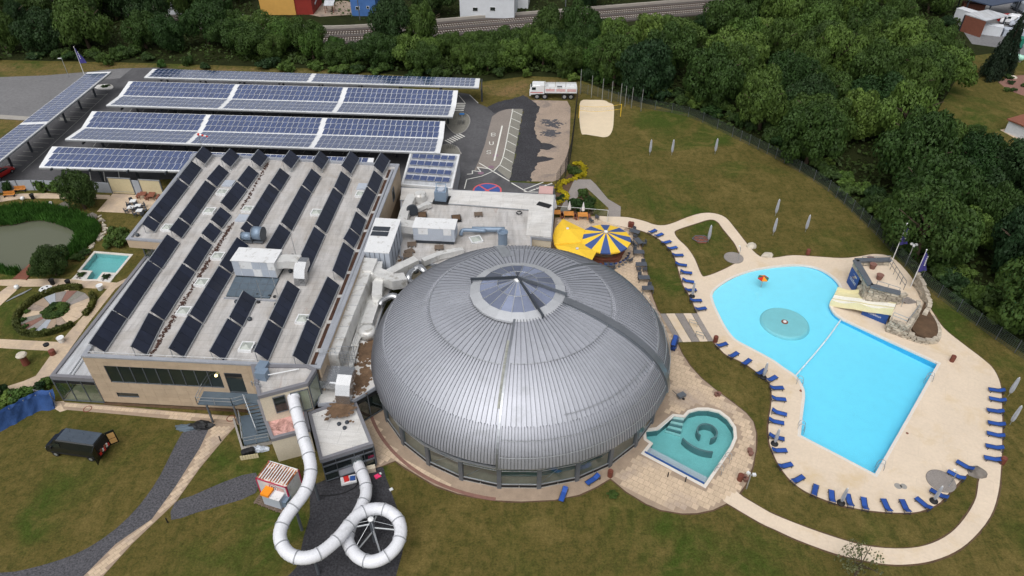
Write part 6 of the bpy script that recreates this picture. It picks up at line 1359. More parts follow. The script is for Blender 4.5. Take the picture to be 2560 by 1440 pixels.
MB().prism(offset(ccw(lowp), -.1), 0, 1.7).obj('core', X['mortar'], lo_); MB().prism(offset(ccw(lowp), .05), 1.7, 1.82).obj('platform', X['deck'], lo_)
stone_run([lowp[4], lowp[3]], 0, 1.9, .55, lo_, .34, .8); stone_run([lowp[3], lowp[2], lowp[1]], 0, 2.15, .5, lo_, .36, .8)
curve = GP([(2212,822),(2255,842),(2300,856),(2332,857),(2345,838),(2338,808),(2322,790)]); stone_run(catmull(curve, 3, False), 0, lambda f: 1.15 if f < .3 else (.75 if f < .55 else .5), .6, lo_, .36, .9)
stone_run(catmull(GP([(2308,795),(2318,770),(2305,745),(2290,720),(2278,712)]), 3, False), 0, lambda f: .6+1.6*f, .5, lo_, .36, .8)
MB().prism(catmull(GP([(2275,820),(2300,780),(2312,758),(2322,785),(2338,812),(2342,838),(2328,850),(2300,848)]), 3), 0, .42).obj('earth_bank', X['dirt'], lo_)
railing([lowp[4]+Vector((.2, .1, 1.82)), lowp[3]+Vector((-.1, .2, 1.82)), lowp[2]+Vector((-.2, 0, 1.82))], lo_, 1.0, 'steel_light', 1.2); railing([lowp[0]+Vector((0, -.1, 1.82)), lowp[0]+Vector((-.5, -1.6, 1.82))], lo_, 1.0, 'steel_light', 1.2)
for k in range(5): MB().box(tt_[3].lerp(lowp[1], k/5)+Vector((-.5, -.2, 2.6-.2*k)), (1.4, .35, .16), .2).obj('step', X['grey_slab'], lo_)
# cream slide
sl0, sl1 = G(2238, 765, 1.95), G(2083, 742, .28); d_ = (sl1-sl0); dn = d_.normalized(); nn2 = Vector((-dn.y, dn.x, 0)).normalized()
slide = thing('wave_slide', 'broad cream wave slide running from the stone platform into the pool', 'slide', Vector((sl1.x, sl1.y, 0)))
N_ = 28; wv = lambda f: .05*math.sin(f*2*math.pi*2.1)*math.sin(math.pi*f); sw = lambda f: .52+.16*math.sin(f*2*math.pi*1.9+1.2)
cl = [sl0+d_*f+Vector((0, 0, wv(f))) for f in [k/N_ for k in range(N_+1)]]; wd2 = 1.55
def strip(off0, off1, z0, z1, nm, m):
    mb = MB(); a = [c-nn2*off0+Vector((0, 0, z0 if not callable(z0) else z0(k_/N_))) for k_, c in enumerate(cl)]; b = [c-nn2*off1+Vector((0, 0, z1 if not callable(z1) else z1(k_/N_))) for k_, c in enumerate(cl)]; n = len(cl)
    mb.add(a+b+[p+Vector((0, 0, -.07)) for p in a]+[p+Vector((0, 0, -.07)) for p in b], [(i, i+1, n+i+1, n+i) for i in range(n-1)]+[(2*n+i, 3*n+i, 3*n+i+1, 2*n+i+1) for i in range(n-1)]+[(2*n+i, 2*n+i+1, i+1, i) for i in range(n-1)]+[(n+i, n+i+1, 3*n+i+1, 3*n+i) for i in range(n-1)]); mb.obj(nm, X[m], slide)
strip(-wd2, -.55, 0, 0, 'slide_lane', 'slide_white'); strip(-.5, .5, 0, 0, 'slide_lane', 'slide_white'); strip(.55, wd2, 0, 0, 'slide_lane', 'slide_cream')
for o_ in (-.525, .525): strip(o_-.05, o_+.05, .1, .1, 'lane_divider', 'slide_cream')
strip(wd2, wd2+.10, 0, sw, 'slide_side', 'slide_cream'); strip(-wd2, -wd2-.10, 0, sw, 'slide_side', 'slide_cream')
strip(wd2+.10, wd2+.22, sw, -.25, 'slide_skirt', 'slide_cream'); strip(-wd2-.10, -wd2-.22, sw, -.25, 'slide_skirt', 'slide_cream')
for f in (.3, .6): p = sl0+d_*f; MB().beam(Vector((p.x, p.y, 0)), Vector((p.x, p.y, p.z-.1)), .3).obj('support', X['steel'], slide)
# banners with sun emblem and bar of lettering
def banner(p0, p1, z0, z1, lab, txtw=.62):
    W_ = Wall(p0, p1); t = thing('banner', lab, 'banner', (p0+p1)/2); MB().add([W_.pt(u, z, o) for o in (-.04, 0) for u, z in ((0, z0), (W_.len, z0), (W_.len, z1), (0, z1))], [(4, 5, 6, 7), (3, 2, 1, 0), (0, 1, 5, 4), (2, 3, 7, 6), (1, 2, 6, 5), (3, 0, 4, 7)]).obj('cloth', X['banner_blue'], t)
    cu, cz = W_.len*.5, (z0+z1)/2; mb = MB(); u = cu-W_.len*txtw/2; q = rnd.Random(3) if False else random.Random(3)
    hgt = (z1-z0)*.13
    while u < cu+W_.len*txtw/2:
        w_ = hgt*q.uniform(.5, .75); k = q.randrange(3)
        for (a, b, c, d__) in ([(0, .25, 0, 1), (.7, 1, 0, 1), (0, 1, .8, 1)] if k == 0 else [(0, .25, 0, 1.4), (.25, 1, 0, .25), (.7, 1, 0, 1)] if k == 1 else [(0, 1, 0, .22), (0, .28, 0, 1), (0, 1, .78, 1)]):
            mb.add([W_.pt(u+w_*x, cz-hgt*.8+hgt*z, .012) for x, z in ((a, c), (b, c), (b, d__), (a, d__))], [(0, 1, 2, 3)])
        u += w_*1.3
    mb.obj('lettering', X['white_metal'], t)
    mb = MB(); r_ = (z1-z0)*.13
    for k in range(7): a = R(10+k*160/6); mb.add([W_.pt(cu-.1+r_*math.cos(a+e)*s, cz+hgt*.45+r_*math.sin(a+e)*s, .012) for s, e in ((.55, -.12), (1.15, -.06), (1.15, .06), (.55, .12))], [(0, 1, 2, 3)])
    mb.obj('sun_emblem', X['ply'], t); return t
b0_, b1_ = G(2121,706), G(2140,735); nb_ = Wall(b0_, b1_).n*.3; banner(b0_+nb_, b1_+nb_, .05, 2.6, 'blue banner with white lettering hung on the stone tower beside the pool')
b0_, b1_ = G(2152,787), G(2213,812); banner(b0_, b1_, .05, 1.55, 'blue banner with white lettering under the cream slide', .5)
# flags
def flag(base, hgt, z, lab, fdir=1, m='flag'):
    c = G(base[0], base[1], z); t = thing('flagpole', lab, 'flagpole', c); MB().tube([c, c+Vector((0, 0, hgt))], [.07, .04], 8).obj('pole', X['white_metal'], t); MB().lathe([(.08, 0), (.1, .08), (.03, .16)], c+Vector((0, 0, hgt)), 8).obj('finial', X['white_metal'], t)
    n, m_ = 5, 12; vs = []; fs = []
    for j in range(m_+1):
        for i in range(n+1):
            u = i/n; v = j/m_; w_ = (.35+1.15*v)*u; vs.append(c+Vector((fdir*w_*.9, .25*math.sin(u*5+v*4)*u+.1, hgt-.15-v*3.3-u*.5*(1-v))))
    for j in range(m_):
        for i in range(n): a = j*(n+1)+i; fs.append((a, a+1, a+n+2, a+n+1))
    mb = MB().add(vs, fs); mb.add([v+Vector((0, .02, 0)) for v in vs], [f[::-1] for f in fs]); mb.obj('flag_cloth', X[m], t, True)
    mb = MB()
    for k in range(5): q = c+Vector((fdir*(.45+.02*k), -.06, hgt-1.0-.33*k)); mb.box(q, (.16, .02, .2), 0)
    mb.obj('flag_lettering', X['white_metal'], t)
flag((2229,655), 6.3, 0, 'tall flagpole with violet blue flag at the rear corner of the stone tower'); flag((2276,718), 6.0, 0, 'tall flagpole with violet blue flag at the side of the stone tower', ); flag((212,190), 6.2, 0, 'flagpole with violet blue flag at the street end of the car park')
# ================================================================ van, container, truck, cars
def wheel(par, c, r, w, ax=(0, 1, 0)):
    ax = Vector(ax).normalized(); c = Vector(c); o = MB().tube([c-ax*w/2, c+ax*w/2], r, 18).mesh('wheel', X['rubber']); o = link('wheel', o, par); link('rim', MB().tube([c-ax*(w/2+.01), c+ax*(w/2+.01)], r*.55, 12).mesh('rim', X['steel_light']), o); return o
def loft(secs, m, name, par, smooth=False):
    """body from cross sections: list of (x, [(y,z)...])"""
    n = len(secs[0][1]); mb = MB(); vs = [Vector((x, y, z)) for x, pr in secs for y, z in pr]; fs = [(i*n+k, i*n+(k+1) % n, (i+1)*n+(k+1) % n, (i+1)*n+k) for i in range(len(secs)-1) for k in range(n)]
    fs += [tuple(range(n))[::-1], tuple((len(secs)-1)*n+k for k in range(n))]; mb.add(vs, fs); return link(name, mb.mesh(name, m, smooth=smooth), par)
def body_prof(w, z0, z1, wt, r=.12): h = z1-z0; return [(-w+r*.5, z0), (w-r*.5, z0), (w, z0+r), (w, z0+h*.5), (wt, z1-r), (wt-r, z1), (-wt+r, z1), (-wt, z1-r), (-w, z0+h*.5), (-w, z0+r)]
def car(px, rz, paint, lab, kind='van', group=None, z=0.0, open_rear=False, roofm=None):
    t = thing('parked_van' if kind == 'van' else 'parked_car', lab, kind, G(px[0], px[1], z), group, rz)
    if kind == 'van':
        loft([(-2.9, body_prof(.95, .45, 2.35, .82)), (-2.85, body_prof(.99, .38, 2.45, .84)), (1.3, body_prof(1.0, .38, 2.45, .84)), (1.75, body_prof(1.0, .38, 2.2, .8)), (2.35, body_prof(.99, .38, 1.5, .86)), (2.95, body_prof(.93, .4, 1.22, .84)), (3.08, body_prof(.85, .48, 1.0, .78))], paint, 'body', t)
        link('roof', loft_roof(roofm or paint), t)
        link('windscreen', MB().add([(1.8, -.74, 2.12), (2.32, -.82, 1.56), (2.32, .82, 1.56), (1.8, .74, 2.12)], [(0, 1, 2, 3)]).mesh('windscreen', X['glass_dark']), t).location = (.03, 0, .04)
        for s in (-1, 1):
            link('side_window', MB().add([(1.0, s*.985, 1.55), (1.95, s*.985, 1.55), (1.6, s*.91, 2.05), (1.0, s*.91, 2.05)], [(0, 1, 2, 3) if s < 0 else (3, 2, 1, 0)]).mesh('side_window', X['glass_dark']), t).location = (0, s*.03, 0)
            link('headlight', MB().box((2.93, s*.68, .95), (.16, .3, .2)).mesh('headlight', X['white_metal']), t); link('mirror', MB().box((1.95, s*1.1, 1.5), (.12, .2, .28)).mesh('mirror', X['black']), t)
            link('side_trim', MB().box((-.2, s*1.0, .62), (5.2, .04, .16)).mesh('side_trim', X['black']), t)
        for x in (-1.9, 2.0):
            for s in (-1, 1): wheel(t, (x, s*.9, .35), .35, .24)
        if open_rear:
            link('load_bay', MB().box((-2.88, 0, 1.4), (.12, 1.6, 1.75)).mesh('load_bay', X['black']), t); 
            for k in range(7): link('cargo_box', MB().box((-2.93, -.6+.2*k, .95+.12*(k % 3)), (.2, .24, .3+.1*(k % 2))).mesh('cargo_box', [X['red'], X['white_metal'], X['wood_red']][k % 3]), t)
            d1 = link('rear_door', MB().box((-.43, 0, 1.45), (.86, .07, 1.85)).mesh('rear_door', paint), t); d1.location = (-2.92, -.85, 0); d1.rotation_euler.z = .75; link('door_lining', MB().box((-.43, .05, 1.75), (.62, .04, .7)).mesh('door_lining', X['ply']), d1); link('door_lining', MB().box((-.43, .05, 1.0), (.62, .04, .6)).mesh('door_lining', X['ply']), d1)
            d2 = link('rear_door', MB().box((-.43, 0, 1.45), (.86, .07, 1.85)).mesh('rear_door', paint), t); d2.location = (-2.92, .85, 0); d2.rotation_euler.z = -1.2
    else:
        loft([(-2.1, body_prof(.8, .5, .85, .75)), (-2.0, body_prof(.87, .35, 1.0, .8)), (-1.2, body_prof(.88, .3, 1.02, .82)), (1.0, body_prof(.88, .3, 1.0, .82)), (1.9, body_prof(.85, .35, .8, .76)), (2.1, body_prof(.78, .45, .7, .7))], paint, 'body', t)
        loft([(-1.75, body_prof(.72, .95, 1.05, .66, .04)), (-1.1, body_prof(.74, .95, 1.42, .6, .06)), (.3, body_prof(.74, .95, 1.44, .6, .06)), (1.05, body_prof(.72, .92, 1.02, .66, .04))], X['glass_dark'], 'cabin', t)
        link('roof', MB().box((-.4, 0, 1.45), (1.35, 1.12, .05)).mesh('roof', paint), t)
        for x in (-1.3, 1.3):
            for s in (-1, 1): wheel(t, (x, s*.8, .32), .32, .2)
        for s in (-1, 1): link('headlight', MB().box((2.02, s*.6, .66), (.14, .3, .14)).mesh('headlight', X['white_metal']), t)
    return t
def loft_roof(m):
    mb = MB().box((-.78, 0, 2.46), (4.0, 1.5, .05))
    for k in range(5): mb.box((-.78, -.6+.3*k, 2.49), (3.8, .06, .03))
    return mb.mesh('roof', m)
pc, pd = G(150, 1128), G(248, 1142); rz = math.atan2(pd.y-pc.y, pd.x-pc.x)+math.pi
car((203,1128), rz, X['van_paint'], 'black van parked on the lawn with rear doors open', 'van', open_rear=True, roofm=X['van_roof'])
# rusty container
def rust_mat():
    m, t, b, N, L = nt('rusty white roof'); p = N('ShaderNodeTexCoord').outputs['Object']; n = noisen(N, L, p, 1.6, 5, .7, .5); gr = N('ShaderNodeSeparateXYZ'); L(p, gr.inputs[0]); ma = N('ShaderNodeMath', operation='ABSOLUTE'); L(gr.outputs['Y'], ma.inputs[0]); m2 = N('ShaderNodeMath', operation='SUBTRACT'); L(n, m2.inputs[0]); m3 = N('ShaderNodeMath', operation='MULTIPLY'); m3.inputs[1].default_value = .22; L(ma.outputs[0], m3.inputs[0]); L(m3.outputs[0], m2.inputs[1])
    c = ramp(N, L, m2.outputs[0], [(.22, S(226,220,208)), (.29, S(190,128,84)), (.38, S(112,62,34))]); L(c, b.inputs['Base Color']); b.inputs['Roughness'].default_value = .7; return m
k0, k1, k2 = G(638, 1195, 2.45), G(715, 1219, 2.45), G(661, 1156, 2.45); ang = math.atan2(k1.y-k0.y, k1.x-k0.x); Lc = (k1-k0).length; Wc = max(2.2, abs((k2-k0).dot(Vector((-math.sin(ang), math.cos(ang), 0))))); cc0 = Vector((k0.x, k0.y, 0))
q = Matrix.Rotation(ang, 3, 'Z'); t = thing('shipping_container', 'small white container with rusty ribbed roof and magenta edges beside the slide', 'container', cc0+q @ Vector((Lc/2, Wc/2, 0)), None, ang)
link('walls', MB().box((0, 0, 1.22), (Lc-.1, Wc-.1, 2.3)).mesh('walls', X['white_metal']), t); link('roof', MB().box((0, 0, 2.38), (Lc-.06, Wc-.06, .06)).mesh('roof', rust_mat()), t)
for k in range(11): link('roof_rib', MB().box((-Lc/2+.3+k*(Lc-.6)/10, 0, 2.43), (.10, Wc-.3, .05)).mesh('roof_rib', X['white_metal']), t)
for k in range(26): link('wall_corrugation', MB().box((-Lc/2+.15+k*(Lc-.3)/25, -Wc/2+.04, 1.22), (.06, .06, 2.15)).mesh('wall_corrugation', X['white_metal']), t)
for sx in (-1, 1):
    for sy in (-1, 1): link('corner_post', MB().box((sx*(Lc/2-.06), sy*(Wc/2-.06), 1.22), (.14, .14, 2.44)).mesh('corner_post', X['magenta']), t)
for sy in (-1, 1): link('edge_rail', MB().box((0, sy*(Wc/2-.03), 2.38), (Lc, .08, .12)).mesh('edge_rail', X['magenta'] if sy < 0 else X['white_metal']), t)
em = MB()
for k in range(28): a0, a1 = 2*math.pi*k/28, 2*math.pi*(k+1)/28; em.add([(.15+r*math.cos(a), -Wc/2-.005, 1.75+r*math.sin(a)) for r in (.40, .47) for a in (a0, a1)], [(0, 1, 3, 2)])
link('emblem_ring', em.mesh('emblem_ring', X['magenta']), t); em = MB()
for x in (-.2, 0, .2): em.box((.15+x, -Wc/2-.004, 1.7), (.07, .012, .34))
em.box((.15, -Wc/2-.004, 1.88), (.46, .012, .07)); link('emblem_letter', em.mesh('emblem_letter', X['wood_red']), t); link('sticker', MB().box((.95, -Wc/2-.004, 1.75), (.7, .012, .5)).mesh('sticker', X['pink_box']), t)
p = G(688, 1255); t = thing('heating_unit', 'grey box unit with orange plastic hood standing before the rusty container', 'generator', p, None, ang)
link('housing', MB().box((.2, 0, .7), (1.9, 1.2, 1.4)).mesh('housing', X['unit_grey']), t); link('lid', MB().box((.65, 0, 1.43), (1.0, 1.22, .06)).mesh('lid', X['white_metal']), t); link('hood', MB().box((-.45, .05, 1.55), (.85, 1.3, .3)).mesh('hood', X['orange']), t); link('hood_flap', MB().box((-.85, .05, 1.42), (.25, 1.1, .2)).mesh('hood_flap', X['orange']), t); link('side_cabinet', MB().box((1.35, .1, .5), (.5, .9, 1.0)).mesh('side_cabinet', X['unit_blue']), t)
for k in range(4): o = link('pallet', pm, None, G(655+k*18, 1253+k*7)); o.rotation_euler.z = ang; o.scale = (1, 1, .5); tag(o, 'pale wooden pallet under the grey unit beside the container', 'pallet', 'pallets under the grey unit')
# 8x8 truck
t = thing('flatbed_truck', 'white four axle truck with red stripes parked on the grass by the trees', 'truck', G(1383, 243), None, R(180-1.5)); tr = lambda n, mb, m, par=None: link(n, mb.mesh(n, X[m]), par or t)
tr('chassis', MB().box((0, 0, 1.05), (9.3, .9, .35)), 'steel_dark'); cabm = loft([(2.75, body_prof(1.2, 1.1, 2.9, 1.15, .1)), (4.1, body_prof(1.22, 1.0, 2.9, 1.15, .1)), (4.6, body_prof(1.2, .95, 2.3, 1.15, .1)), (4.7, body_prof(1.15, 1.0, 2.1, 1.1, .1))], X['white_metal'], 'cab', t); tr('cab_box', MB().box((2.3, 0, 2.0), (.9, 2.3, 1.7)), 'white_metal'); tr('cab_stripe', MB().box((3.4, 1.225, 1.45), (2.5, .02, .12)), 'red'); tr('cab_stripe', MB().box((3.4, -1.225, 1.45), (2.5, .02, .12)), 'red')
for s in (-1, 1): tr('side_window', MB().box((3.95, s*1.19, 2.25), (.8, .06, .55)), 'glass_dark')
tr('windscreen', MB().box((4.42, 0, 2.4), (.16, 2.0, .6), M=Matrix.Rotation(-.6, 3, 'Y')), 'glass_dark'); tr('bed_floor', MB().box((-1.45, 0, 1.45), (6.4, 2.5, .16)), 'white_metal')
for s in (-1, 1):
    for k in range(3):
        w_ = tr('dropside', MB().box((-3.55+k*2.12, s*1.24, 1.95), (2.05, .07, .85)), 'white_metal')
        for z in (1.85, 2.1): tr('stripe', MB().box((-3.55+k*2.12, s*1.285, z), (1.8, .015, .1)), 'red', w_)
        tr('top_rail', MB().box((-3.55+k*2.12, s*1.24, 2.62), (2.05, .05, .06)), 'white_metal', w_); tr('lath', MB().box((-3.55+k*2.12, s*1.24, 2.48), (2.05, .03, .1)), 'white_metal', w_)
tr('headboard', MB().box((1.72, 0, 2.2), (.08, 2.5, 1.4)), 'white_metal'); tr('tailboard', MB().box((-4.62, 0, 1.95), (.08, 2.5, .85)), 'white_metal'); tr('load', MB().box((-1.2, .4, 1.9), (1.0, 1.2, .8)), 'steel_dark')
for x in (3.3, 1.75, -2.2, -3.5):
    for s in (-1, 1): wheel(t, (x, s*1.0, .6), .6, .4)
tr('bumper', MB().box((4.68, 0, .95), (.25, 2.4, .4)), 'white_metal')
car((6,440), R(75), X['red'], 'red and white car parked at the street end of the lower stalls', 'car'); car((-30,447), R(75), X['car_white'], 'white car beside the red car at the end of the lower stalls', 'car')
# small things on the gravel near the slide end
for px, m_, s, lab in (((944,1191),'red',.6,'bright pink board lying on the dark gravel'),((978,1224),'white_metal',.35,'small white block at the edge of the dark gravel'),((950,1185),'white_metal',.3,'pair of small white pots on the dark gravel')): 
    c = G(px[0], px[1], .03); MB().box(c+Vector((0, 0, .04)), (s, s*.8, .08), .6).root('loose_board', X[m_] if m_ != 'red' else mat('pink board', S(246,66,120), .6), lab, 'board')
t = thing('equipment_box', 'low white crate holding red and blue gear below the slide exit', 'crate', G(872, 1202)); c = G(872, 1202); MB().box(c+Vector((0, 0, .12)), (1.5, .9, .24), .3).obj('crate', X['white_metal'], t); MB().box(c+Vector((-.2, 0, .28)), (.5, .6, .2), .4).obj('red_bundle', X['red'], t); MB().box(c+Vector((.4, .1, .27)), (.5, .5, .16), .2).obj('blue_bundle', X['banner_blue'], t)
MB().box(G(929,1177,.03)+Vector((0, 0, .3)), (.85, .5, .6), .25).root('outdoor_unit', X['plaster'], 'small pale outdoor unit beside the slide exit wall', 'air conditioner')
MB().tube(catmull(GP([(795,1240),(840,1237),(870,1228),(890,1215),(900,1195)], .06), 4, False), .06, 6).root('hose', X['black'], 'black hose lying across the dark gravel', 'hose')
# tarp heap and dark bags beside the drive
def heap(px, r, m_, lab, hgt=.5, sx=1.6):
    bm = bmesh.new(); bmesh.ops.create_icosphere(bm, subdivisions=3, radius=1); sd_ = rnd.random()*30
    for v in bm.verts: k = 1+.5*noise.noise(v.co*2.2+Vector((sd_, 0, 0))); v.co = Vector((v.co.x*r*sx*k, v.co.y*r*k*.7, max(-.02, v.co.z)*hgt*k*1.2))
    me = bpy.data.meshes.new('heap'); bm.to_mesh(me); bm.free(); me.materials.append(X[m_]); o = link('tarp_heap', me, None, G(px[0], px[1], .02)); tag(o, lab, 'heap')
heap((503,1066), .8, 'black', 'heap of black bags beside the gravel drive'); heap((466,1070), .7, 'blue_grating', 'crumpled grey green sheet on the grass beside the black bags', .25); heap((648,1123), .6, 'unit_grey', 'grey sheet heap below the steel landing', .35)
for k in range(3): o = MB().lathe([(.3, 0), (.32, .55), (.26, .62), (.05, .64)], G(613+k*9, 1137-k*3), 12).root('waste_drum', X['black'], 'dark lidded drum in the row below the steel landing', 'drum', 'dark drums below the landing')
c = G(624,1150); t = thing('timber_box', 'pale timber fence panel in front of the dark drums', 'fence panel', c)
for k in range(7): MB().box(c+Vector((-.75+k*.25, .05*k, .3)), (.22, .06, .6), .2).obj('board', X['beige_panel'], t)
# ================================================================ vegetation builders
def leaves(mb, c, n, size, rnd_, out=None, flat=.5):
    pass
def crown_mesh(name, m, seed, R0=1.0, H0=1.0, lobes=26, per=170, size=.11, conic=False, base=.32, open_=0.0):
    """crown in unit size: clumps of small leaf faces spread through an uneven volume"""
    r = random.Random(seed); vs = []; fs = []
    cl = []
    for k in range(lobes):
        for _ in range(40):
            p = Vector((r.uniform(-1, 1), r.uniform(-1, 1), r.uniform(-1, 1)))
            if .35 < p.length < 1: break
        if conic:
            z = r.random()**1.25; rad = (1-z)*.95+.03; a = r.uniform(0, 6.283); q = Vector((rad*math.cos(a)*r.uniform(.5, 1), rad*math.sin(a)*r.uniform(.5, 1), z)); cr = .10+.16*(1-z)
        else:
            p = p.normalized()*(.50+.34*r.random()); q = Vector((p.x*.98, p.y*.98, base+(1-base)*(p.z*.5+.46))); cr = r.uniform(.20, .36)
            if r.random() < .25: q.x *= 1.12; q.y *= 1.12; cr *= .8
        cl.append((q, cr))
    if not conic: cl.append((Vector((0, 0, base+(1-base)*.5)), .55))
    zs = 1.0 if conic else (1-base)*.72
    for q, cr in cl:
        n = int(per*(cr/.28)**1.4)
        for _ in range(n):
            d = Vector((r.gauss(0, 1), r.gauss(0, 1), r.gauss(0, 1)+.25)).normalized(); p = q+Vector((d.x, d.y, d.z*zs))*cr*(1-.35*r.random()**2)
            nn = (d+Vector((r.gauss(0, .45), r.gauss(0, .45), r.gauss(.15, .45)))).normalized()
            if conic: nn = (Vector((d.x, d.y, .9))+Vector((r.gauss(0, .3), r.gauss(0, .3), 0))).normalized()
            x = nn.cross(Vector((r.gauss(0, 1), r.gauss(0, 1), r.gauss(0, 1)))).normalized(); y = nn.cross(x); s = size*r.uniform(.55, 1.2)
            i = len(vs); vs += [p-x*s*.5, p+y*s*.32, p+x*s*.5, p-y*s*.32-nn*s*.12]; fs.append((i, i+1, i+2, i+3))
    me = bpy.data.meshes.new(name); me.from_pydata(vs, [], fs); me.materials.append(m); me.update(); return me
def trunk_mesh(seed, h=.55, limbs=6):
    r = random.Random(seed); mb = MB(); pts = [Vector((0, 0, -.01)), Vector((r.uniform(-.03, .03), r.uniform(-.03, .03), h*.5)), Vector((r.uniform(-.06, .06), r.uniform(-.06, .06), h))]
    mb.tube(pts, [.042, .03, .018], 7)
    for k in range(limbs): a = 6.283*k/limbs+r.random(); s = pts[1].lerp(pts[2], r.random()); e = s+Vector((math.cos(a)*.42, math.sin(a)*.42, .22+.1*r.random())); mb.tube([s, s.lerp(e, .5)+Vector((0, 0, .03)), e], [.016, .011, .005], 5)
    return mb.mesh('trunk', X['bark'])
CR = {'leaf': [crown_mesh('crown', X['leaf'], 10+k, lobes=32+4*(k % 3), per=340, size=.078, base=.14) for k in range(5)], 'leaf_light': [crown_mesh('crown', X['leaf_light'], 30+k, lobes=26, per=340, size=.085, base=.08) for k in range(3)], 'leaf_dark': [crown_mesh('crown', X['leaf_dark'], 50+k, lobes=36, per=340, size=.075, base=.10) for k in range(4)]}
FIR = [crown_mesh('crown', X['needle'], 70, lobes=110, per=130, size=.085, conic=True)]
TRK = [trunk_mesh(k) for k in range(5)]; FTR = MB().tube([(0, 0, -.01), (0, 0, .9)], [.03, .008], 7).mesh('trunk', X['bark'])
def tree(p, rad, hgt, kind, label, group=None, name='tree', cat='tree', i=None):
    t = thing(name, label, cat, p, group, rnd.uniform(0, 6.28)); src = FIR if kind == 'fir' else CR[kind]
    c = link('crown', src[rnd.randrange(len(src)) if i is None else i], t); c.scale = (rad*rnd.uniform(.82, 1.15), rad*rnd.uniform(.82, 1.15), hgt); k = link('trunk', FTR if kind == 'fir' else TRK[rnd.randrange(5)], t); k.scale = (hgt*.9, hgt*.9, hgt); return t
# ---- forest: trees spaced over the wooded ground
def poly_px(px): return ccw(GP(px))
W_R = poly_px([(1450,196),(1520,224),(1600,252),(1720,278),(1830,328),(1960,392),(2070,462),(2190,572),(2300,690),(2440,798),(2600,900),(3000,1000),(2900,600),(2640,420),(2480,345),(2360,325),(2330,290),(2390,190),(2420,140),(2500,20),(2520,-120),(1850,-120),(1840,28),(1600,66),(1330,92),(1200,108),(1450,150)])
W_M = poly_px([(800,120),(980,112),(1330,94),(1560,70),(1500,190),(1440,188),(1320,178),(1200,190),(800,165),(600,150),(560,110),(700,95)])
W_L = poly_px([(-500,110),(-200,140),(0,150),(380,152),(640,158),(820,166),(830,100),(700,60),(640,10),(560,-120),(-900,-120)])
W_B = poly_px([(830,40),(960,62),(1180,48),(1440,22),(1700,-6),(1840,-18),(1850,-130),(820,-130),(800,0)])
def proj(p):
    q = p-Vector((0, 0, CH)); z = q.dot(FW); return 1280+CF*q.x/z, 720-CF*q.dot(UP)/z
def hfor(p, y):                                # height at which a thing at p reaches image row y
    r0 = ray(1280, y); t = p.y/r0.y; return CH+r0.z*t
CLEAR = [[Vector((a, b, 0)) for a, b in L_] for L_ in ([(2414,202),(2510,140),(2700,140),(2700,365),(2502,335),(2440,285)], [(2395,12),(2700,-10),(2700,150),(2500,122),(2415,88)])]
def fill(poly, n, rmin, rmax, hmin, hmax, sep, kinds, lab, grp, avoid=()):
    pts = []; x0 = min(p.x for p in poly); x1 = max(p.x for p in poly); y0 = min(p.y for p in poly); y1 = max(p.y for p in poly); tries = 0
    while len(pts) < n and tries < 20000:
        tries += 1; p = Vector((rnd.uniform(x0, x1), rnd.uniform(y0, y1), 0))
        if not inside(p, poly) or any((p-q).length < sep for q in ALLT) or any(inside(p, a) for a in avoid): continue
        # skip trees well outside the view
        if abs(p.x) > (p.y*.94+18)*.72+14: continue
        pts.append(p); ALLT.append(p)
    for p in pts:
        k = kinds[rnd.randrange(len(kinds))]; f = rnd.random(); hcap = 99.0
        px_ = proj(p)
        if 815 < px_[0] < 1800:
            yr = 100-(px_[0]-820)*.0784; yr += 5
            if px_[1] > yr: hcap = max(1.6, hfor(p, yr+rnd.uniform(-13, 14)))
        rad = rmin+(rmax-rmin)*f; g_ = rnd.random(); h_ = min(hcap, hmin+(hmax-hmin)*(.6*f+.4*g_)); rad = min(rad, h_*.75+.6)
        while h_ > 1.6 and any(inside(Vector((*proj(p+Vector((sx*rad, 0, h_*fz))), 0)), cp_) for cp_ in CLEAR for sx in (-.9, 0, .9) for fz in (.25, .6, 1.0)): h_ *= .85; rad = min(rad, h_*.8)
        if h_ < 2: continue
        tree(p, rad, h_, k, ('small ' if f < .3 else 'medium sized ' if f < .7 else 'big ')+('low ' if g_ < .5 else 'tall ')+lab[k], grp)
    return len(pts)
ALLT = []
rail0, rail1 = G(820, 98), G(1790, 22); rdir = (rail1-rail0).normalized(); rn = Vector((-rdir.y, rdir.x, 0))
corr = ccw(GP([(815,118),(1330,84),(1790,40),(1790,-2),(1330,38),(815,70)]))
yard = poly_px([(2395,30),(2420,150),(2440,165),(2600,190),(2700,60),(2600,-60),(2430,-60)]); bldgs = poly_px([(690,-40),(960,-40),(965,40),(690,40)])
LB = {'leaf': 'mid green broadleaf tree in the wood', 'leaf_light': 'fresh green bushy tree in the wood', 'leaf_dark': 'dark green broadleaf tree in the wood'}
def lab(where): return {k: v.replace('in the wood', where) for k, v in LB.items()}
print('trees', fill(W_R, 124, 4.2, 7.2, 8.5, 13.5, 6.0, ['leaf', 'leaf', 'leaf_dark', 'leaf_light', 'leaf'], lab('in the wood beyond the lawn fence'), 'trees of the wood beyond the fence', [corr, yard]),
 fill(W_M, 42, 3.0, 5.2, 5.5, 9.0, 4.6, ['leaf', 'leaf_light', 'leaf'], lab('between the car park and the railway'), 'trees between car park and railway', [corr]),
 fill(W_L, 76, 4.2, 6.8, 8, 13, 5.4, ['leaf_dark', 'leaf', 'leaf_dark', 'leaf'], lab('in the wood along the street'), 'trees along the street', [bldgs]),
 fill(W_B, 34, 4.0, 6.5, 8, 13, 6.0, ['leaf_dark', 'leaf', 'leaf_dark'], lab('behind the railway'), 'trees behind the railway', [corr, bldgs]))
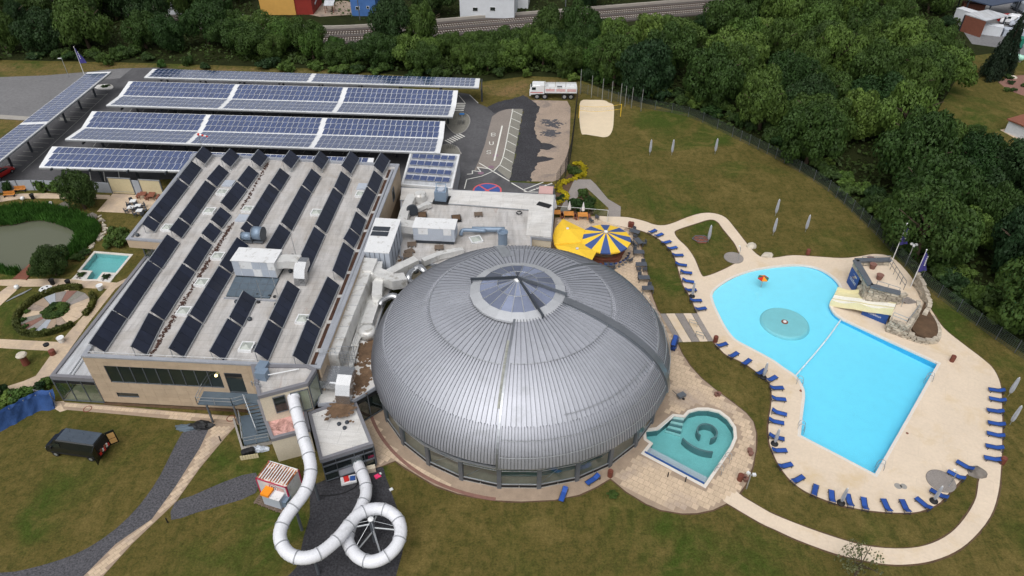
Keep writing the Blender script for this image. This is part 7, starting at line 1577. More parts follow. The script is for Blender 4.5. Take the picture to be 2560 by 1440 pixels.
for px, rad, h_, k in (((985,118),5.2,11.5,'leaf_dark'),((1060,122),4.6,11,'leaf'),((1375,112),4.6,9.5,'leaf_dark'),((1450,118),4.8,10,'leaf'),((2330,395),4.5,8,'leaf'),((2410,630),4.2,7,'leaf_light')):
    tree(G(*px), rad, h_, k, {'leaf_dark': 'tall dark tree standing in front of the railway tracks', 'leaf': 'tall green tree standing alone at the wood edge', 'leaf_light': 'pale green willow like tree just beyond the fence by the flags'}[k], 'single trees at the wood edge')
for px, h_ in (((2496,184),12.5),((2474,196),9.5)): tree(G(*px), 3.2, h_, 'fir', 'dark conifer beside the storage yard', 'conifers by the yard', 'conifer', 'conifer')
# shrubs along the fence and wood edge
SHB = [crown_mesh('crown', X['leaf_light'], 90, lobes=14, per=120, size=.2, base=0), crown_mesh('crown', X['leaf'], 91, lobes=14, per=120, size=.2, base=0), crown_mesh('crown', X['leaf_dark'], 92, lobes=14, per=120, size=.2, base=0)]
def shrub(p, r_, h_, i, lab_, grp=None, name='shrub'):
    if lab_.startswith('low bush'): lab_ = ('light green ', 'mid green ', 'dark ')[i]+('spreading ' if r_ > 1.7 else 'narrow ')+lab_[4:]
    me = SHB[i]; o = link(name, me, None, p); o.scale = (r_, r_, h_); o.rotation_euler.z = rnd.random()*6; tag(o, lab_, 'shrub', grp); return o
edge = catmull(GP([(1452,205),(1520,222),(1600,250),(1720,276),(1830,326),(1960,390),(2070,460),(2190,570),(2300,688),(2440,796),(2580,890)]), 8, False)
for k in range(len(edge)):
    for j in range(1):
        p = edge[k]+Vector((rnd.uniform(.5, 3.5), rnd.uniform(1.5, 5), 0)); shrub(p, rnd.uniform(1.2, 2.4), rnd.uniform(1.3, 3.0), rnd.randrange(3), 'low bush in the strip just beyond the lawn fence', 'bushes behind the fence')
for k in range(34): p = G(rnd.uniform(380, 1440), 0, 0); f = rnd.random(); px = (390+1050*f, 172+(206-172)*f-rnd.uniform(2, 16)); shrub(G(*px), rnd.uniform(1.0, 2.2), rnd.uniform(1.0, 2.6), rnd.randrange(3), 'low bush at the foot of the trees behind the car park', 'bushes behind the car park')
for k in range(14): shrub(G(rnd.uniform(-20, 380), rnd.uniform(138, 152)), rnd.uniform(1.2, 2.4), rnd.uniform(1.2, 2.8), rnd.choice((1, 2)), 'low bush at the foot of the trees along the street', 'bushes along the street')
shrub(G(268,163), 1.9, 3.0, 1, 'single rounded bush on the verge beside the flagpole')
# undergrowth carpet
ug = []; uf = []
polys = [W_R, W_M, W_L, W_B]; r_ = random.Random(5)
for poly, n in zip(polys, (30000, 14000, 18000, 7000)):
    x0 = min(p.x for p in poly); x1 = max(p.x for p in poly); y0 = min(p.y for p in poly); y1 = max(p.y for p in poly); c_ = 0
    while c_ < n:
        p = Vector((r_.uniform(x0, x1), r_.uniform(y0, y1), 0))
        if abs(p.x) > (p.y*.94+18)*.72+14: c_ += .3; continue
        if not inside(p, poly) or inside(p, corr) or inside(p, yard): continue
        c_ += 1; p.z = .1+1.3*r_.random()*max(.1, noise.noise(p*.15)+.5); nn = Vector((r_.gauss(0, .6), r_.gauss(0, .6), 1)).normalized(); x = nn.cross(Vector((r_.gauss(0, 1), r_.gauss(0, 1), .1))).normalized(); y = nn.cross(x); s = r_.uniform(.4, 1.0); i = len(ug); ug += [p-x*s*.5, p+y*s*.35, p+x*s*.5, p-y*s*.35]; uf.append((i, i+1, i+2, i+3))
me = bpy.data.meshes.new('undergrowth'); me.from_pydata(ug, [], uf); me.materials.append(X['leaf_under']); o = link('undergrowth', me); tag(o, 'dark low undergrowth covering the ground beneath the trees', 'undergrowth', kind='stuff')
# ---- reeds round the pond
reed_o = ccw(catmull(GP([(-140,560),(-60,535),(0,524),(39,516),(78,513),(117,514),(156,522),(195,533),(224,545),(249,561),(251,580),(241,601),(224,615),(195,635),(175,648),(150,675),(136,685),(64,692),(29,690),(0,685),(-80,670),(-140,650)]), 3))
rv = []; rf = []; dock_px = poly_px([(75,659),(98,660),(66,697),(32,695)])
x0 = min(p.x for p in reed_o); x1 = max(p.x for p in reed_o); y0 = min(p.y for p in reed_o); y1 = max(p.y for p in reed_o); c_ = 0; pin = offset(pond, -.25)
while c_ < 15000:
    p = Vector((r_.uniform(x0, x1), r_.uniform(y0, y1), 0)); c_ += .15
    if not inside(p, reed_o) or inside(p, pin) or inside(p, dock_px): continue
    c_ += .85; a = r_.uniform(0, 6.28); h_ = r_.uniform(.5, 1.15); d = Vector((math.cos(a), math.sin(a), 0)); w_ = r_.uniform(.03, .07); e = p+d*r_.uniform(.1, .45)+Vector((0, 0, h_)); s = Vector((-d.y, d.x, 0))*w_; i = len(rv); rv += [p-s, p+s, p.lerp(e, .6)+s+Vector((0, 0, .1)), e, p.lerp(e, .6)-s+Vector((0, 0, .1))]; rf.append((i, i+1, i+2, i+3, i+4))
me = bpy.data.meshes.new('reeds'); me.from_pydata(rv, [], rf); me.materials.append(X['reed']); o = link('reeds', me); tag(o, 'bright green reeds growing round the pond', 'reeds', kind='stuff')
# ---- garden trees and shrubs on the left
tree(G(213,522), 3.6, 6.2, 'leaf_dark', 'round dark olive green tree beside the pond and patio', None, 'garden_tree', i=0); tree(G(141,688), 2.5, 4.6, 'leaf_dark', 'small dark pine like tree leaning over the pond by the jetty', None, 'garden_tree', i=1)
shrub(G(298,612), 2.1, 2.6, 1, 'broad yellowish green shrub before the overhanging wall of the building'); shrub(G(196,648), 1.0, .9, 1, 'low shrub on the stones beside the pond'); shrub(G(212,636), .9, .8, 1, 'low shrub between pond and plunge pool')
for px, r0, h0, i_, lb_ in (((97,985),1.1,1.3,2,'clipped dark round shrub at the corner of the glass wing'),((122,962),.9,1.0,1,'clipped pale round shrub by the glass wing'),((60,1002),1.7,1.7,0,'spreading light green shrub behind the blue tarpaulin'),((25,1010),1.5,1.5,0,'light green shrub beside the dark upright conifer'),((5,992),1.0,2.0,2,'dark upright conifer behind the blue tarpaulin'),((-10,1030),1.6,1.4,0,'light green shrub at the far end of the tarpaulin'),((22,480),.9,2.0,1,'slender shrub beside the garden bench at the grey wall'),((105,480),1.0,2.1,0,'climbing bush against the grey wall'),((140,480),1.3,2.0,0,'spreading climber against the grey wall beside the round tree'),((160,482),.7,1.2,0,'low climber against the grey wall')): shrub(G(*px), r0, h0, i_, lb_)
for px, r0 in (((1443,520),1.4),((1458,490),1.1),((1470,512),1.2),((1434,510),.9),((1462,526),1.2),((1476,525),.9)): shrub(G(*px), r0, r0*1.1, 1, 'dark green bush in the wedge between the grey walks', 'bushes between the grey walks')
shrub(G(1436,434), 1.4, 1.5, 2, 'dark bush inside the curve of the yellow hedge'); shrub(G(1405,500), .9, .8, 2, 'dark bush beside the yellow hedge end')
YS = crown_mesh('crown', X['flower_yellow'], 95, lobes=12, per=110, size=.24, base=0)
ych = catmull(GP([(1440,412),(1452,411),(1461,418),(1462,430),(1455,440),(1440,446),(1425,453),(1410,459),(1398,464),(1394,472),(1400,480),(1412,485),(1416,492),(1410,500),(1400,506),(1394,514)]), 3, False)
for p in ych[::2]: o = link('yellow_shrub', YS, None, p+Vector((rnd.uniform(-.15, .15), rnd.uniform(-.15, .15), 0))); s_ = rnd.uniform(.5, .75); o.scale = (s_, s_, s_); o.rotation_euler.z = rnd.random()*6; tag(o, 'bright yellow low shrub in the winding yellow hedge by the fence', 'shrub', 'shrubs of the yellow hedge')
# thin sapling bottom right
SAP = crown_mesh('crown', X['leaf_sap'], 97, lobes=34, per=13, size=.11, base=.15)
t = thing('sapling', 'thin airy sapling on the lawn in front of the curved walk', 'tree', G(2138, 1438)); c = link('crown', SAP, t); c.scale = (2.1, 1.9, 4.0); k = link('trunk', TRK[2], t); k.scale = (3.4, 3.4, 4.0)
shrub(G(1530,1240), .6, .5, 1, 'small tuft lying on the lawn below the dome corner')
# ================================================================ left garden
def hedge_arc(c, rx, ry, a0, a1, lab_):
    mb = MB(); r2 = random.Random(8); n = int(abs(a1-a0)*6); vs = []; fs = []
    for k in range(n*7):
        a = R(r2.uniform(a0, a1)); rr = 1+r2.uniform(-.06, .06); p = c+Vector((rx*rr*math.cos(a), ry*rr*math.sin(a), r2.uniform(.05, .6))); nn = Vector((r2.gauss(0, 1), r2.gauss(0, 1), 1)).normalized(); x = nn.cross(Vector((r2.gauss(0, 1), r2.gauss(0, 1), 0))).normalized(); y = nn.cross(x); s = .2; i = len(vs); vs += [p-x*s, p+y*s*.6, p+x*s, p-y*s*.6]; fs.append((i, i+1, i+2, i+3))
    mb.add(vs, fs); mb.root('hedge', X['hedge'], lab_, 'hedge')
gc = G(140, 778); rx, ry = 4.4, 4.8
pm_ = [X['slab'], X['grey_slab'], X['brick_red'], X['wall_grey'], X['pink_gravel'], X['slab'], X['bay_paver'], X['grey_slab'], X['slab_joint']]
for k in range(18):
    a0, a1 = R(k*20), R(k*20+19.2); struct(MB().prism([gc+Vector((r__*rx*math.cos(a), r__*ry*math.sin(a), 0)) for r__, a in ((.36, a0), (.88, a0), (.88, a1), (.36, a1))], 0, .045+.002*(k % 3)).obj('garden_circle_paving', pm_[(k*5+(k > 9)) % 9]))
hedge_arc(gc, rx*.98, ry*.98, 75, 205, 'low clipped hedge arc on the lawn side of the garden circle'); hedge_arc(gc, rx*.98, ry*.98, 205, 325, 'low clipped hedge arc along the front of the garden circle'); hedge_arc(gc, rx*.98, ry*.98, -12, 45, 'short clipped hedge arc beside the building walk')
for k in range(9): a = k*.7; shrub(gc+Vector((.95*math.cos(a), 1.05*math.sin(a), 0)), .8, .5, 1, 'low green plant in the middle bed of the garden circle', 'plants of the middle bed')
for k in range(6): a = 3.2+k*.42; shrub(gc+Vector((3.5*math.cos(a), 3.9*math.sin(a), 0)), .45, .4, rnd.randrange(3), 'small plant inside the hedge of the garden circle', 'plants inside the circle hedge')
t = thing('jetty', 'reddish timber jetty reaching into the pond', 'jetty', G(60, 678, .1)); da, db, dc_, dd_ = G(73,660,.15), G(97,661,.15), G(66,698,.15), G(32,696,.15)
for k in range(16): f0, f1 = k/16, (k+.9)/16; MB().prism([da.lerp(dd_, f0), db.lerp(dc_, f0), db.lerp(dc_, f1), da.lerp(dd_, f1)], .08, .15, True).obj('plank', X['wood_red'], t)
for p_ in (da, db, dc_, dd_): MB().beam(Vector((p_.x, p_.y, -.5)), Vector((p_.x, p_.y, .1)), .14).obj('post', X['wood_red'], t)
for px in ((25,492),(52,479)):
    p = G(*px); t = thing('garden_bench', 'orange wooden garden bench by the path at the grey wall', 'bench', p, 'garden benches', R(8))
    for k in range(3): link('seat_slat', MB().box((0, -.18+.16*k, .45), (1.7, .13, .04)).mesh('seat_slat', X['wood']), t); link('back_slat', MB().box((0, .27, .55+.15*k), (1.7, .04, .12)).mesh('back_slat', X['wood']), t)
    for s in (-.7, .7): link('leg', MB().box((s, 0, .22), (.07, .5, .44)).mesh('leg', X['steel_dark']), t)
for px, lb_ in (((58,500),'white ball lamp on the grass before the pond path'),((44,722),'white ball lamp at the corner of the garden lawn'),((128,513),'small white ball at the reed edge')): o = MB().lathe([(.1, 0), (.26, .1), (.34, .32), (.26, .54), (.08, .63)], G(*px), 16).root('ball_lamp', X['white_metal'], lb_, 'lamp', smooth=True)
bk = MB().lathe([(.25, 0), (.33, .55), (.36, .58), (.3, .5)], n=14).mesh('planter', X['black'])
for px in ((83,497),(133,711),(173,713)): o = link('planter', bk, None, G(*px)); o.scale = (1.0, 1.0, 1.4); tag(o, 'dark tapered planter beside the garden path', 'planter', 'dark planters')
for px in ((252,724),(155,855)): c = G(*px); MB().lathe([(.3, 0), (.42, .7), (.45, .72), (.38, .66)], c, 14).root('white_planter', X['white_metal'], 'tall white tapered planter beside the building walk', 'planter', 'white planters')
for px in ((133,886),): MB().lathe([(.35, 0), (.36, .65), (.2, .7)], G(*px), 14).root('round_bin', X['bin'], 'brown round bin at the corner of the garden path', 'bin')
t = thing('stele', 'stone stele with pale capital on the left lawn', 'sculpture', G(66, 910)); MB().lathe([(.42, 0), (.36, 1.0), (.34, 1.3)], G(66,910), 12).obj('shaft', X['bin'], t); MB().lathe([(.55, 1.3), (.62, 1.45), (.5, 1.6)], G(66,910), 10).obj('capital', X['boulder'], t)
t = thing('white_table', 'small round white garden table on the lawn', 'table', G(118, 730)); c = G(118, 730); MB().lathe([(.8, .5), (.8, .56), (.1, .57)], c, 20).obj('table_top', X['white_metal'], t); MB().tube([c, c+Vector((0, 0, .5))], .07, 8).obj('stem', X['white_metal'], t)
for k in range(4): MB().box(c+Vector((.4*math.cos(k*1.57), .4*math.sin(k*1.57), .6)), (.2, .2, .06)).obj('plate', X['black'], t)
t = thing('lying_ladder', 'pale metal frame ladder lying on the garden lawn', 'ladder', G(48, 735)); a, b = G(25, 748, .1), G(70, 727, .1); n__ = Vector((.25, .5, 0))
for s in (-1, 1): MB().beam(a+n__*s, b+n__*s, .06).obj('rail', X['steel_light'], t)
for k in range(9): p = a.lerp(b, k/8); MB().beam(p-n__, p+n__, .05).obj('rung', X['steel_light'], t)
def pebble_bed(px, lab_):
    pts = GP(px); t = thing('pebble_planter', lab_, 'planter', sum(pts, Vector())/4); MB().prism(pts, 0, .09).obj('tray', X['white_coping'], t); MB().prism(offset(ccw(pts), -.15), .05, .1).obj('gravel', X['membrane_white'], t)
    for k in range(14): p = pts[0].lerp(pts[1], rnd.uniform(.12, .88)).lerp(pts[3].lerp(pts[2], rnd.uniform(.12, .88)), rnd.uniform(.12, .88)); MB().lathe([(.06, .09), (.13, .15), (.05, .2)], p, 6).obj('pebble', X['dark_boulder'], t)
    o = link('plant', SHB[2], t); o.scale = (.55, .55, .6)
pebble_bed([(198,680),(229,681),(215,702),(179,699)], 'white pebble planter at one side of the plunge pool steps'); pebble_bed([(257,684),(291,687),(276,707),(246,704)], 'white pebble planter at the other side of the plunge pool steps')
for k in range(40): 
    f = k/39; q = catmull(GP([(238,540),(256,552),(264,570),(256,590),(240,608),(222,626),(206,642)]), 8, False); p = q[min(len(q)-1, int(f*len(q)))]+Vector((rnd.uniform(-.35, .35), rnd.uniform(-.35, .35), 0)); s_ = rnd.uniform(.18, .4)
    o = link('stepping_stone', stm[rnd.randrange(6)], None, p+Vector((0, 0, .06))); o.scale = (s_*1.6, s_, .2); o.rotation_euler.z = rnd.random()*3; tag(o, 'pale flat stone in the stony trickle between pond and plunge pool', 'stone', 'stones of the trickle')
# patio tables
for px, m_, lb_ in (((336,512),'white_metal','white patio table among dark chairs beside the building'),((348,524),'white_metal','white patio table among dark chairs beside the building'),((330,528),'white_metal','white patio table among dark chairs beside the building'),((352,536),'white_metal','white patio table among dark chairs beside the building')):
    p = G(px[0], px[1], .03); table(p, .1, .9, .9, m_, 'steel_dark', lb_, 'white patio tables')
    for a in (45, 135, 225, 315):
        if rnd.random() < .75: chair(p+Vector((.75*math.cos(R(a)), .75*math.sin(R(a)), 0)), R(a+180), 'dark chair around a white patio table beside the building', 'dark patio chairs')
for px in ((362,490),(383,494)):
    p = G(px[0], px[1], .03); table(p, .15, 1.0, 2.2, 'wood_red', 'wood_red', 'long brown timber table on the patio under the building edge', 'brown patio tables', slats=5)
    for s in (-1, 1): b = thing('bench', 'brown timber bench beside a long patio table', 'bench', p+Vector((s*.9, 0, 0)), 'brown patio benches', .15); link('seat', MB().box((0, 0, .44), (.35, 2.1, .06)).mesh('seat', X['wood_red']), b); [link('leg', MB().box((0, y_, .21), (.3, .06, .42)).mesh('leg', X['wood_red']), b) for y_ in (-.8, .8)]
# grey screen wall with beige panels
t = thing('screen_wall', 'grey panel wall between garden and car park', 'wall', G(100, 470)); wl = GP([(-120,500),(-60,488),(0,482),(15,478),(50,476),(88,475),(120,476),(160,478),(200,479),(240,480),(282,482)])
for a, b in zip(wl[:-1], wl[1:]): MB().beam(a.lerp(b, .02)+Vector((0, 0, .9)), a.lerp(b, .985)+Vector((0, 0, .9)), .12, 1.8).obj('wall_panel', X['wall_grey'], t); MB().beam(a, a+Vector((0, 0, 1.88)), .16).obj('post', X['steel'], t)
for (pa, pb), lb_ in ((((283,484),(340,487)),'beige framed panel wall behind the patio'),(((360,489),(412,492)),'beige framed panel wall beside the building corner')):
    t = thing('beige_screen', lb_, 'wall', G(*pa)); a, b = G(*pa), G(*pb); MB().beam(a+Vector((0, 0, 1.5)), b+Vector((0, 0, 1.5)), .1, 2.7).obj('panel', X['beige_panel'], t); MB().beam(a+Vector((0, 0, 2.9)), b+Vector((0, 0, 2.9)), .16, .14).obj('head_rail', X['steel_light'], t)
    for p_ in (a, b): MB().beam(p_, p_+Vector((0, 0, 2.9)), .16).obj('post', X['steel'], t)
    MB().beam(a+Vector((0, -.07, .5)), b+Vector((0, -.07, .5)), .03, .06).obj('rail', X['steel_light'], t)
a, b = G(342,487), G(359,489); MB().beam(a+Vector((0, 0, 1.35)), b+Vector((0, 0, 1.35)), .1, 2.6).root('grey_door_panel', X['wall_grey'], 'grey door panel between the two beige screens', 'door')
# blue tarpaulin fence
t = thing('tarpaulin_fence', 'blue tarpaulin hung over a fence at the edge of the lawn', 'fence', G(60, 1040)); tp_ = GP([(-100,1095),(-40,1085),(0,1075),(40,1055),(75,1035),(105,1022),(140,1018)])
vs = []; fs = []; tpd = catmull(tp_, 6, False); m_ = 8
for i, p in enumerate(tpd):
    for j in range(m_+1): v = j/m_; vs.append(p+Vector((.06*math.sin(i*1.7+j)+.0, -.35*v*v+.1*math.sin(i*.9), 2.0-2.0*v-.12*(1-v)*abs(math.sin(i*.6)))))
for i in range(len(tpd)-1):
    for j in range(m_): a = i*(m_+1)+j; fs.append((a, a+m_+1, a+m_+2, a+1))
MB().add(vs, fs).obj('tarpaulin', X['tarp'], t, True); vs2 = [v+Vector((0, .7*(1-(k % (m_+1))/m_)+.12, .02)) for k, v in enumerate(vs)]; MB().add(vs2, [f[::-1] for f in fs]).obj('tarpaulin_lining', X['tarp'], t, True)
for p in tpd[::6]: MB().beam(p+Vector((0, .15, 0)), p+Vector((0, .15, 2.0)), .07).obj('post', X['steel_light'], t)
t = thing('garden_gate', 'pale green barred gate beside the blue tarpaulin', 'gate', G(118, 1012)); a, b = G(98, 1000), G(140, 1008)
for k in range(9): p = a.lerp(b, k/8); MB().beam(p, p+Vector((0, 0, 1.7)), .05).obj('bar', X['steel_light'], t)
for z in (.2, 1.6): MB().beam(a+Vector((0, 0, z)), b+Vector((0, 0, z)), .05).obj('rail', X['steel_light'], t)
for px in ((219,1022),(577,1046)):
    c = G(px[0], px[1], .045); struct(ring('manhole_ring', [c+Vector((.36*math.cos(k*.3491), .36*math.sin(k*.3491), 0)) for k in range(18)], 0, .1, .0, .05, X['wood_red']))
# bollard lights along the diagonal walk
for px in ((552,1103),(420,1307),(1669,1193),(1713,1205)): MB().tube([G(*px), G(*px)+Vector((0, 0, .75))], .06, 8).root('bollard_light', X['black'], 'thin dark bollard light at the path edge', 'bollard', 'dark bollard lights')
# ================================================================ fences
def wire_fence(pts, hgt, lab_, post=2.6, wires=9, vert=.28, m_='mesh_wire', tall=None):
    t = thing('wire_fence', lab_, 'fence', pts[0]); mb = MB(); L_ = 0
    for a, b in zip(pts[:-1], pts[1:]):
        for k in range(wires): z = .08+(hgt-.1)*k/(wires-1); mb.beam(a+Vector((0, 0, z)), b+Vector((0, 0, z)), .02)
        n = max(1, int((b-a).length/vert))
        for k in range(n): p = a.lerp(b, k/n); mb.beam(p, p+Vector((0, 0, hgt)), .016)
        n = max(1, round((b-a).length/post))
        for k in range(n): p = a.lerp(b, k/n); MB().beam(p, p+Vector((0, 0, hgt+.12)), .07).obj('post', X['steel'] if m_ != 'black' else X['black'], t)
    mb.obj('wire_mesh', X[m_], t, kind='stuff'); return t
fl_ = catmull(GP([(1452,232),(1520,248),(1600,268),(1720,292),(1830,342),(1960,408),(2070,478),(2190,588),(2300,706),(2440,814),(2570,906)]), 3, False)
wire_fence(fl_, 1.9, 'long grey wire mesh fence between lawn and wood')
wire_fence(GP([(1443,252),(1438,300),(1433,345),(1426,400),(1412,445),(1388,485)]), 3.6, 'high dark mesh fence between gravel pad and sand court', 3.0, 12, .22, 'black')
t_ = [((1450,236),5.2),((1478,244),4.6),((1505,250),4.4),((1528,256),4.4),((1550,262),4.4),((1562,266),4.2),((1578,270),4.2),((1602,278),4.4)]
for px, h_ in t_: MB().tube([G(*px), G(*px)+Vector((0, 0, h_))], .06, 8).root('ball_net_post', X['steel_light'], 'tall thin steel post of the ball net behind the sand court', 'post', 'ball net posts')
t = thing('volleyball_net', 'sagging yellow edged volleyball net across the sand court', 'net', G(1500, 290)); a, b = G(1447, 295), G(1551, 291)
for p_ in (a, b): MB().tube([p_, p_+Vector((0, 0, 2.5))], .06, 8).obj('post', X['yellow'], t)
nb = [a.lerp(b, k/16)+Vector((0, 0, 2.45-.35*math.sin(math.pi*k/16))) for k in range(17)]
MB().tube(nb, .025, 5).obj('top_band', X['yellow'], t); MB().tube([p-Vector((0, 0, .9)) for p in nb], .025, 5).obj('bottom_band', X['yellow'], t); mb = MB()
for k in range(65): p = nb[k*16//64 if k < 64 else 16].lerp(nb[min(16, k*16//64+1)], (k*16/64) % 1); mb.beam(p, p-Vector((0, 0, .9)), .008)
mb.obj('mesh', X['black'], t, kind='stuff')
# ================================================================ railway
t = thing('railway', 'double track railway on ballast behind the car park trees', 'railway', rail0); rpath = catmull(GP([(-900,-120),(-100,-50),(350,30),(600,72),(820,98),(1330,60),(1790,22),(2250,-14),(2900,-60)]), 8, False); rl = [0]
for a, b in zip(rpath[:-1], rpath[1:]): rl.append(rl[-1]+(b-a).length)
def roff(off, z): 
    out = []
    for i, p in enumerate(rpath): d_ = (rpath[min(i+1, len(rpath)-1)]-rpath[max(0, i-1)]).normalized(); out.append(p+Vector((-d_.y, d_.x, 0))*off+Vector((0, 0, z)))
    return out
def rbeam(off, z, w, h, nm, m):
    mb = MB(); q = roff(off, z)
    for a, b in zip(q[:-1], q[1:]): mb.beam(a, b, w, h)
    mb.obj(nm, m, t)
MB().prism(roff(-4.2, 0)+roff(6.6, 0)[::-1], -.1, .35).obj('ballast', X['ballast'], t)
for off in (-1.2, 3.4):
    mb = MB()
    q = roff(off, .38)
    for a, b in zip(q[:-1], q[1:]):
        n = int((b-a).length/.62)
        for k in range(n): mb.box(a.lerp(b, k/n), (.26, 2.5, .14), math.atan2(b.y-a.y, b.x-a.x))
    mb.obj('sleepers', X['sleeper'], t, kind='stuff')
    for s in (-.72, .72): rbeam(off+s, .53, .10, .16, 'rail', X['rust_steel'])
rbeam(7.0, .5, .5, .9, 'parapet_wall', X['sleeper'])
for px in ((1413,38),(900,50)): p = G(*px); MB().tube([p, p+Vector((0, 0, 7))], .12, 8).root('catenary_mast', X['steel'], 'grey catenary mast beside the railway', 'mast', 'catenary masts')
# ================================================================ far buildings and yard
def house(px, rz, sx, sy, h_, wall, roofm, lab_, gable=0.0, wins=(), eave=.3):
    p = G(*px); t = thing('house', lab_, 'building', p, None, rz); link('wall', MB().box((0, 0, h_/2), (sx, sy, h_)).mesh('wall', wall), t); e = eave
    if gable: link('roof', MB().add([(-sx/2-e, -sy/2-e, h_), (sx/2+e, -sy/2-e, h_), (sx/2+e, sy/2+e, h_), (-sx/2-e, sy/2+e, h_), (-sx/2-e, 0, h_+gable), (sx/2+e, 0, h_+gable)], [(0, 1, 5, 4), (2, 3, 4, 5), (0, 4, 3), (1, 2, 5), (3, 2, 1, 0)]).mesh('roof', roofm), t)
    else: link('roof', MB().box((0, 0, h_+.12), (sx+e*2, sy+e*2, .24)).mesh('roof', roofm), t)
    for (x, z, w_, hh) in wins: w = link('window', MB().box((x, -sy/2-.02, z), (w_, .08, hh)).mesh('window', X['white_metal']), t); link('pane', MB().box((x, -sy/2-.05, z), (w_-.16, .06, hh-.16)).mesh('pane', X['glass_dark']), w)
    return t
house((712,20), 0, 9, 12, 5, X['ochre'], X['roof_dark'], 'ochre building end beyond the trees at the railway'); house((762,22), -.02, 7, 10, 4.2, X['red_render'], X['ochre'], 'red rendered hall beside the ochre building beyond the trees')
house((920,27), -.05, 6.5, 9, 5, mat('blue cladding', S(70,110,170), .6), X['white_metal'], 'small blue hall with white flat roof beyond the railway', wins=[(-1.5, 2.0, 1.0, .9), (1.2, 2.2, .7, .7)])
house((1225,30), -.1, 14, 12, 5.5, X['house_white'], X['unit_blue'], 'large grey white hall behind the trees beyond the railway', 2.4, [(-3, 2.4, 1.4, 1.0), (1.5, 2.6, 1.4, 1.0)]); house((1300,10), -.1, 5, 8, 6, X['car_white'], X['white_metal'], 'white hall corner beyond the railway trees')
house((480,26), .05, 10, 9, 5, X['house_white'], X['roof_dark'], 'house with dark roof hidden among the trees along the street', 2.6)
for px, lb_ in (((782,26),'small pale shelter with mono roof in the yard beyond the railway'),((826,30),'second small pale shelter beside the sandy yard beyond the railway')):
    p = G(*px); t = thing('play_shelter', lb_, 'shelter', p); MB().add([p+Vector((-1.3, -1.2, 2.0)), p+Vector((1.3, -1.2, 2.0)), p+Vector((1.3, 1.2, 2.7)), p+Vector((-1.3, 1.2, 2.7)), p+Vector((-1.3, -1.2, 1.9)), p+Vector((1.3, -1.2, 1.9)), p+Vector((1.3, 1.2, 2.6)), p+Vector((-1.3, 1.2, 2.6))], [(0, 1, 2, 3), (7, 6, 5, 4), (0, 4, 5, 1), (1, 5, 6, 2)]).obj('roof', X['membrane_silver'], t)
    for sx in (-1.1, 1.1):
        for sy in (-1, 1): MB().beam(p+Vector((sx, sy, 0)), p+Vector((sx, sy, 2.1)), .12).obj('post', X['wood_red'], t)
sheet('sandy_yard', [(740,30),(780,12),(860,2),(900,10),(890,36),(800,42)], .03, X['pink_gravel'])
sheet('storage_yard', [(2395,60),(2440,20),(2500,-20),(2800,-20),(2800,150),(2600,150),(2540,145),(2500,120),(2430,110)], .03, X['asphalt_old'])
t = thing('steel_shed', 'open shed with pale flat roof in the storage yard', 'shed', G(2475, 88)); rp = GP([(2412,35),(2470,24),(2523,39),(2466,52)], 4.0)
MB().prism(rp, 3.85, 4.05, True).obj('roof', X['membrane_silver'], t)
for p_ in offset(ccw(rp), -.4): MB().beam(Vector((p_.x, p_.y, 0)), Vector((p_.x, p_.y, 3.9)), .25).obj('post', X['steel_dark'], t)
MB().prism([Vector((p.x, p.y, 0)) for p in (rp[0], rp[1], rp[1]+Vector((0, -.4, 0)), rp[0]+Vector((0, -.4, 0)))], 0, 3.8).obj('rear_wall', X['steel_dark'], t); MB().prism([Vector((p.x, p.y, 0)) for p in (rp[0], rp[3], rp[3]+Vector((.3, .3, 0)), rp[0]+Vector((.3, .3, 0)))], 0, 3.8).obj('side_wall', X['wood_red'], t)
t = thing('dark_shed', 'long open shed with dark blue roof behind the storage yard', 'shed', G(2500, 40)); rp = GP([(2400,-18),(2560,-18),(2560,0),(2480,14),(2420,-2)], 4.5); MB().prism(rp, 4.3, 4.55, True).obj('roof', mat('dark blue roof', S(58,70,92), .5), t)
for p_ in offset(ccw(rp), -.5): MB().beam(Vector((p_.x, p_.y, 0)), Vector((p_.x, p_.y, 4.3)), .25).obj('post', X['steel_dark'], t)
def crate(px, rz, d_, m_, lab_, cat='container', z=0):
    p = G(*px); t = thing('storage_container', lab_, cat, p, None, rz); link('walls', MB().box((0, 0, d_[2]/2), d_).mesh('walls', m_), t); link('roof', MB().box((0, 0, d_[2]+.03), (d_[0]+.1, d_[1]+.1, .1)).mesh('roof', m_), t)
    for k in range(8): link('rib', MB().box((-d_[0]/2+d_[0]*(k+.5)/8, -d_[1]/2-.02, d_[2]/2), (.12, .08, d_[2]-.2)).mesh('rib', m_), t)
crate((2412,52), .5, (2.5, 5, 2.6), X['house_white'], 'white storage container beside the open shed'); crate((2425,36), -.3, (5, 2.5, 2.8), X['wood_red'], 'rust red storage container beside the open shed'); crate((2470,85), -.45, (5, 2.4, 2.2), X['house_white'], 'pale storage container behind the conifer'); crate((2545,92), -.4, (7, 2.4, 1.6), X['unit_grey'], 'grey skip container in the storage yard', 'skip'); crate((2512,54), .1, (3, 2, 1.6), X['red'], 'red container at the rear of the open shed')
car((2532,62), 2.6, X['car_white'], 'white van parked in the storage yard', 'van'); car((2556,70), 2.6, X['unit_grey'], 'grey van parked beside the white van in the storage yard', 'van'); car((2548,28), 1.6, X['unit_grey'], 'grey van under the dark blue shed', 'van'); car((2562,84), 2.4, X['car_white'], 'white car beside the grey skip in the storage yard', 'car')
p = G(2534,118); t = thing('green_machine', 'dark green machine cab beside the mint tank', 'machine', p); MB().box(p+Vector((0, 0, 1.3)), (2.8, 2.2, 1.9), -.4).obj('cab', X['teal_paint'], t); MB().box(p+Vector((0, 0, 2.32)), (2.9, 2.3, .14), -.4).obj('roof', X['teal_paint'], t)
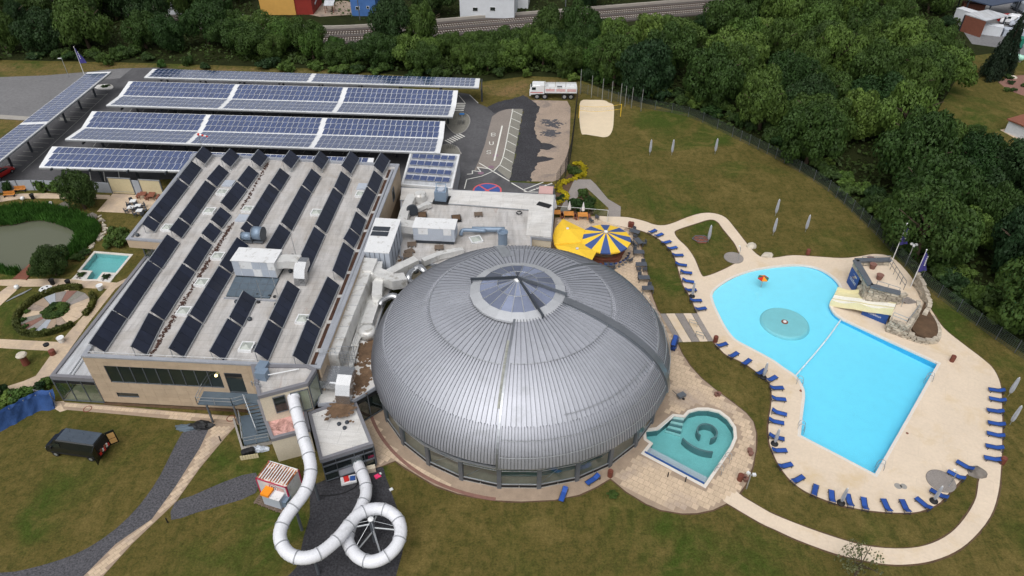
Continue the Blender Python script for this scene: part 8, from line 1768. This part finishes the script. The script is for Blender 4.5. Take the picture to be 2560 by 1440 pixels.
for sx in (-1, 1):
    for sy in (-1, 1): MB().tube([p+Vector((sx*.9, sy*1.0-.15, .4)), p+Vector((sx*.9, sy*1.0+.15, .4))], .4, 12).obj('wheel', X['rubber'], t)
a, b = G(2521,134,.9), G(2556,146,.9); t = thing('gas_tank', 'mint green cylindrical tank on feet at the yard edge', 'tank', Vector((a.x, a.y, 0))); d_ = (b-a).normalized(); MB().tube([a-d_*.35, a-d_*.2, a, b, b+d_*.2, b+d_*.35], [.2, .45, .62, .62, .45, .2], 16).obj('shell', X['mint'], t, True)
for f in (.15, .85): q = a.lerp(b, f); MB().box(Vector((q.x, q.y, .2)), (.3, .9, .4), .3).obj('foot', X['concrete'], t)
house((2575,338), .45, 6, 6, 2.3, X['house_white'], X['wood_red'], 'small white garden house with flat railed roof at the meadow edge', 0, [(-1.4, 1.1, 1.2, 1.0)])
sheet('house_patio', [(2500,325),(2530,318),(2600,345),(2600,360),(2545,350)], .03, X['slab'])
sheet('garden_bed', [(2495,205),(2530,190),(2600,185),(2600,240),(2560,240),(2520,225)], .03, X['brick_red'])
for k in range(8): shrub(G(rnd.uniform(2505, 2575), rnd.uniform(190, 228)), .8, .8, rnd.randrange(3), 'garden shrub in the red bed beside the meadow', 'shrubs of the red bed')
boulder((2532,195), .7, 'pale rock in the red garden bed by the meadow')
# street lamp and boulder pile in the car park
c = G(172, 192); t = thing('street_lamp', 'slim street lamp with flat head at the street end of the car park', 'street lamp', c); MB().tube([c, c+Vector((0, 0, 4.0))], .05, 8).obj('pole', X['steel_light'], t); MB().box(c+Vector((-.4, 0, 4.0)), (.8, .25, .1)).obj('lamp_head', X['white_metal'], t)
t = thing('gravel_island', 'light stone covered island with dark planter at the carport end', 'traffic island', G(262, 218)); p_ = catmull(GP([(234,218),(250,213),(275,212),(284,218),(278,224),(250,224)]), 3); MB().prism(p_, 0, .15).obj('bed', X['membrane_white'], t)
o = link('plant', SHB[2], t); o.scale = (.9, .9, .5); q = G(265,218)-ORG[t.name]; o.location = q
for px, h_, lb_ in (((1156,312),2.2,'blue sign on a post on the upper traffic island'),):
    c = G(*px); t = thing('road_sign', lb_, 'sign', c); MB().tube([c, c+Vector((0, 0, h_))], .04, 8).obj('post', X['steel_light'], t); MB().box(c+Vector((0, -.05, h_)), (.9, .04, .3)).obj('panel', mat('blue sign', S(50,120,190), .5), t)
for L in (((1147,293),(1163,293)),((1145,313),(1160,312)),((1118,373),(1136,372))):
    a, b = G(*L[0], .1), G(*L[1], .1); t = thing('bike_rack', 'low row of bicycle hoops on a traffic island', 'bike rack', a, 'bike racks')
    for k in range(5): p = a.lerp(b, k/4); MB().tube([p, p+Vector((0, 0, .7)), p+Vector((.15, .6, .7)), p+Vector((.15, .6, 0))], .03, 6).obj('hoop', X['steel_dark'], t)
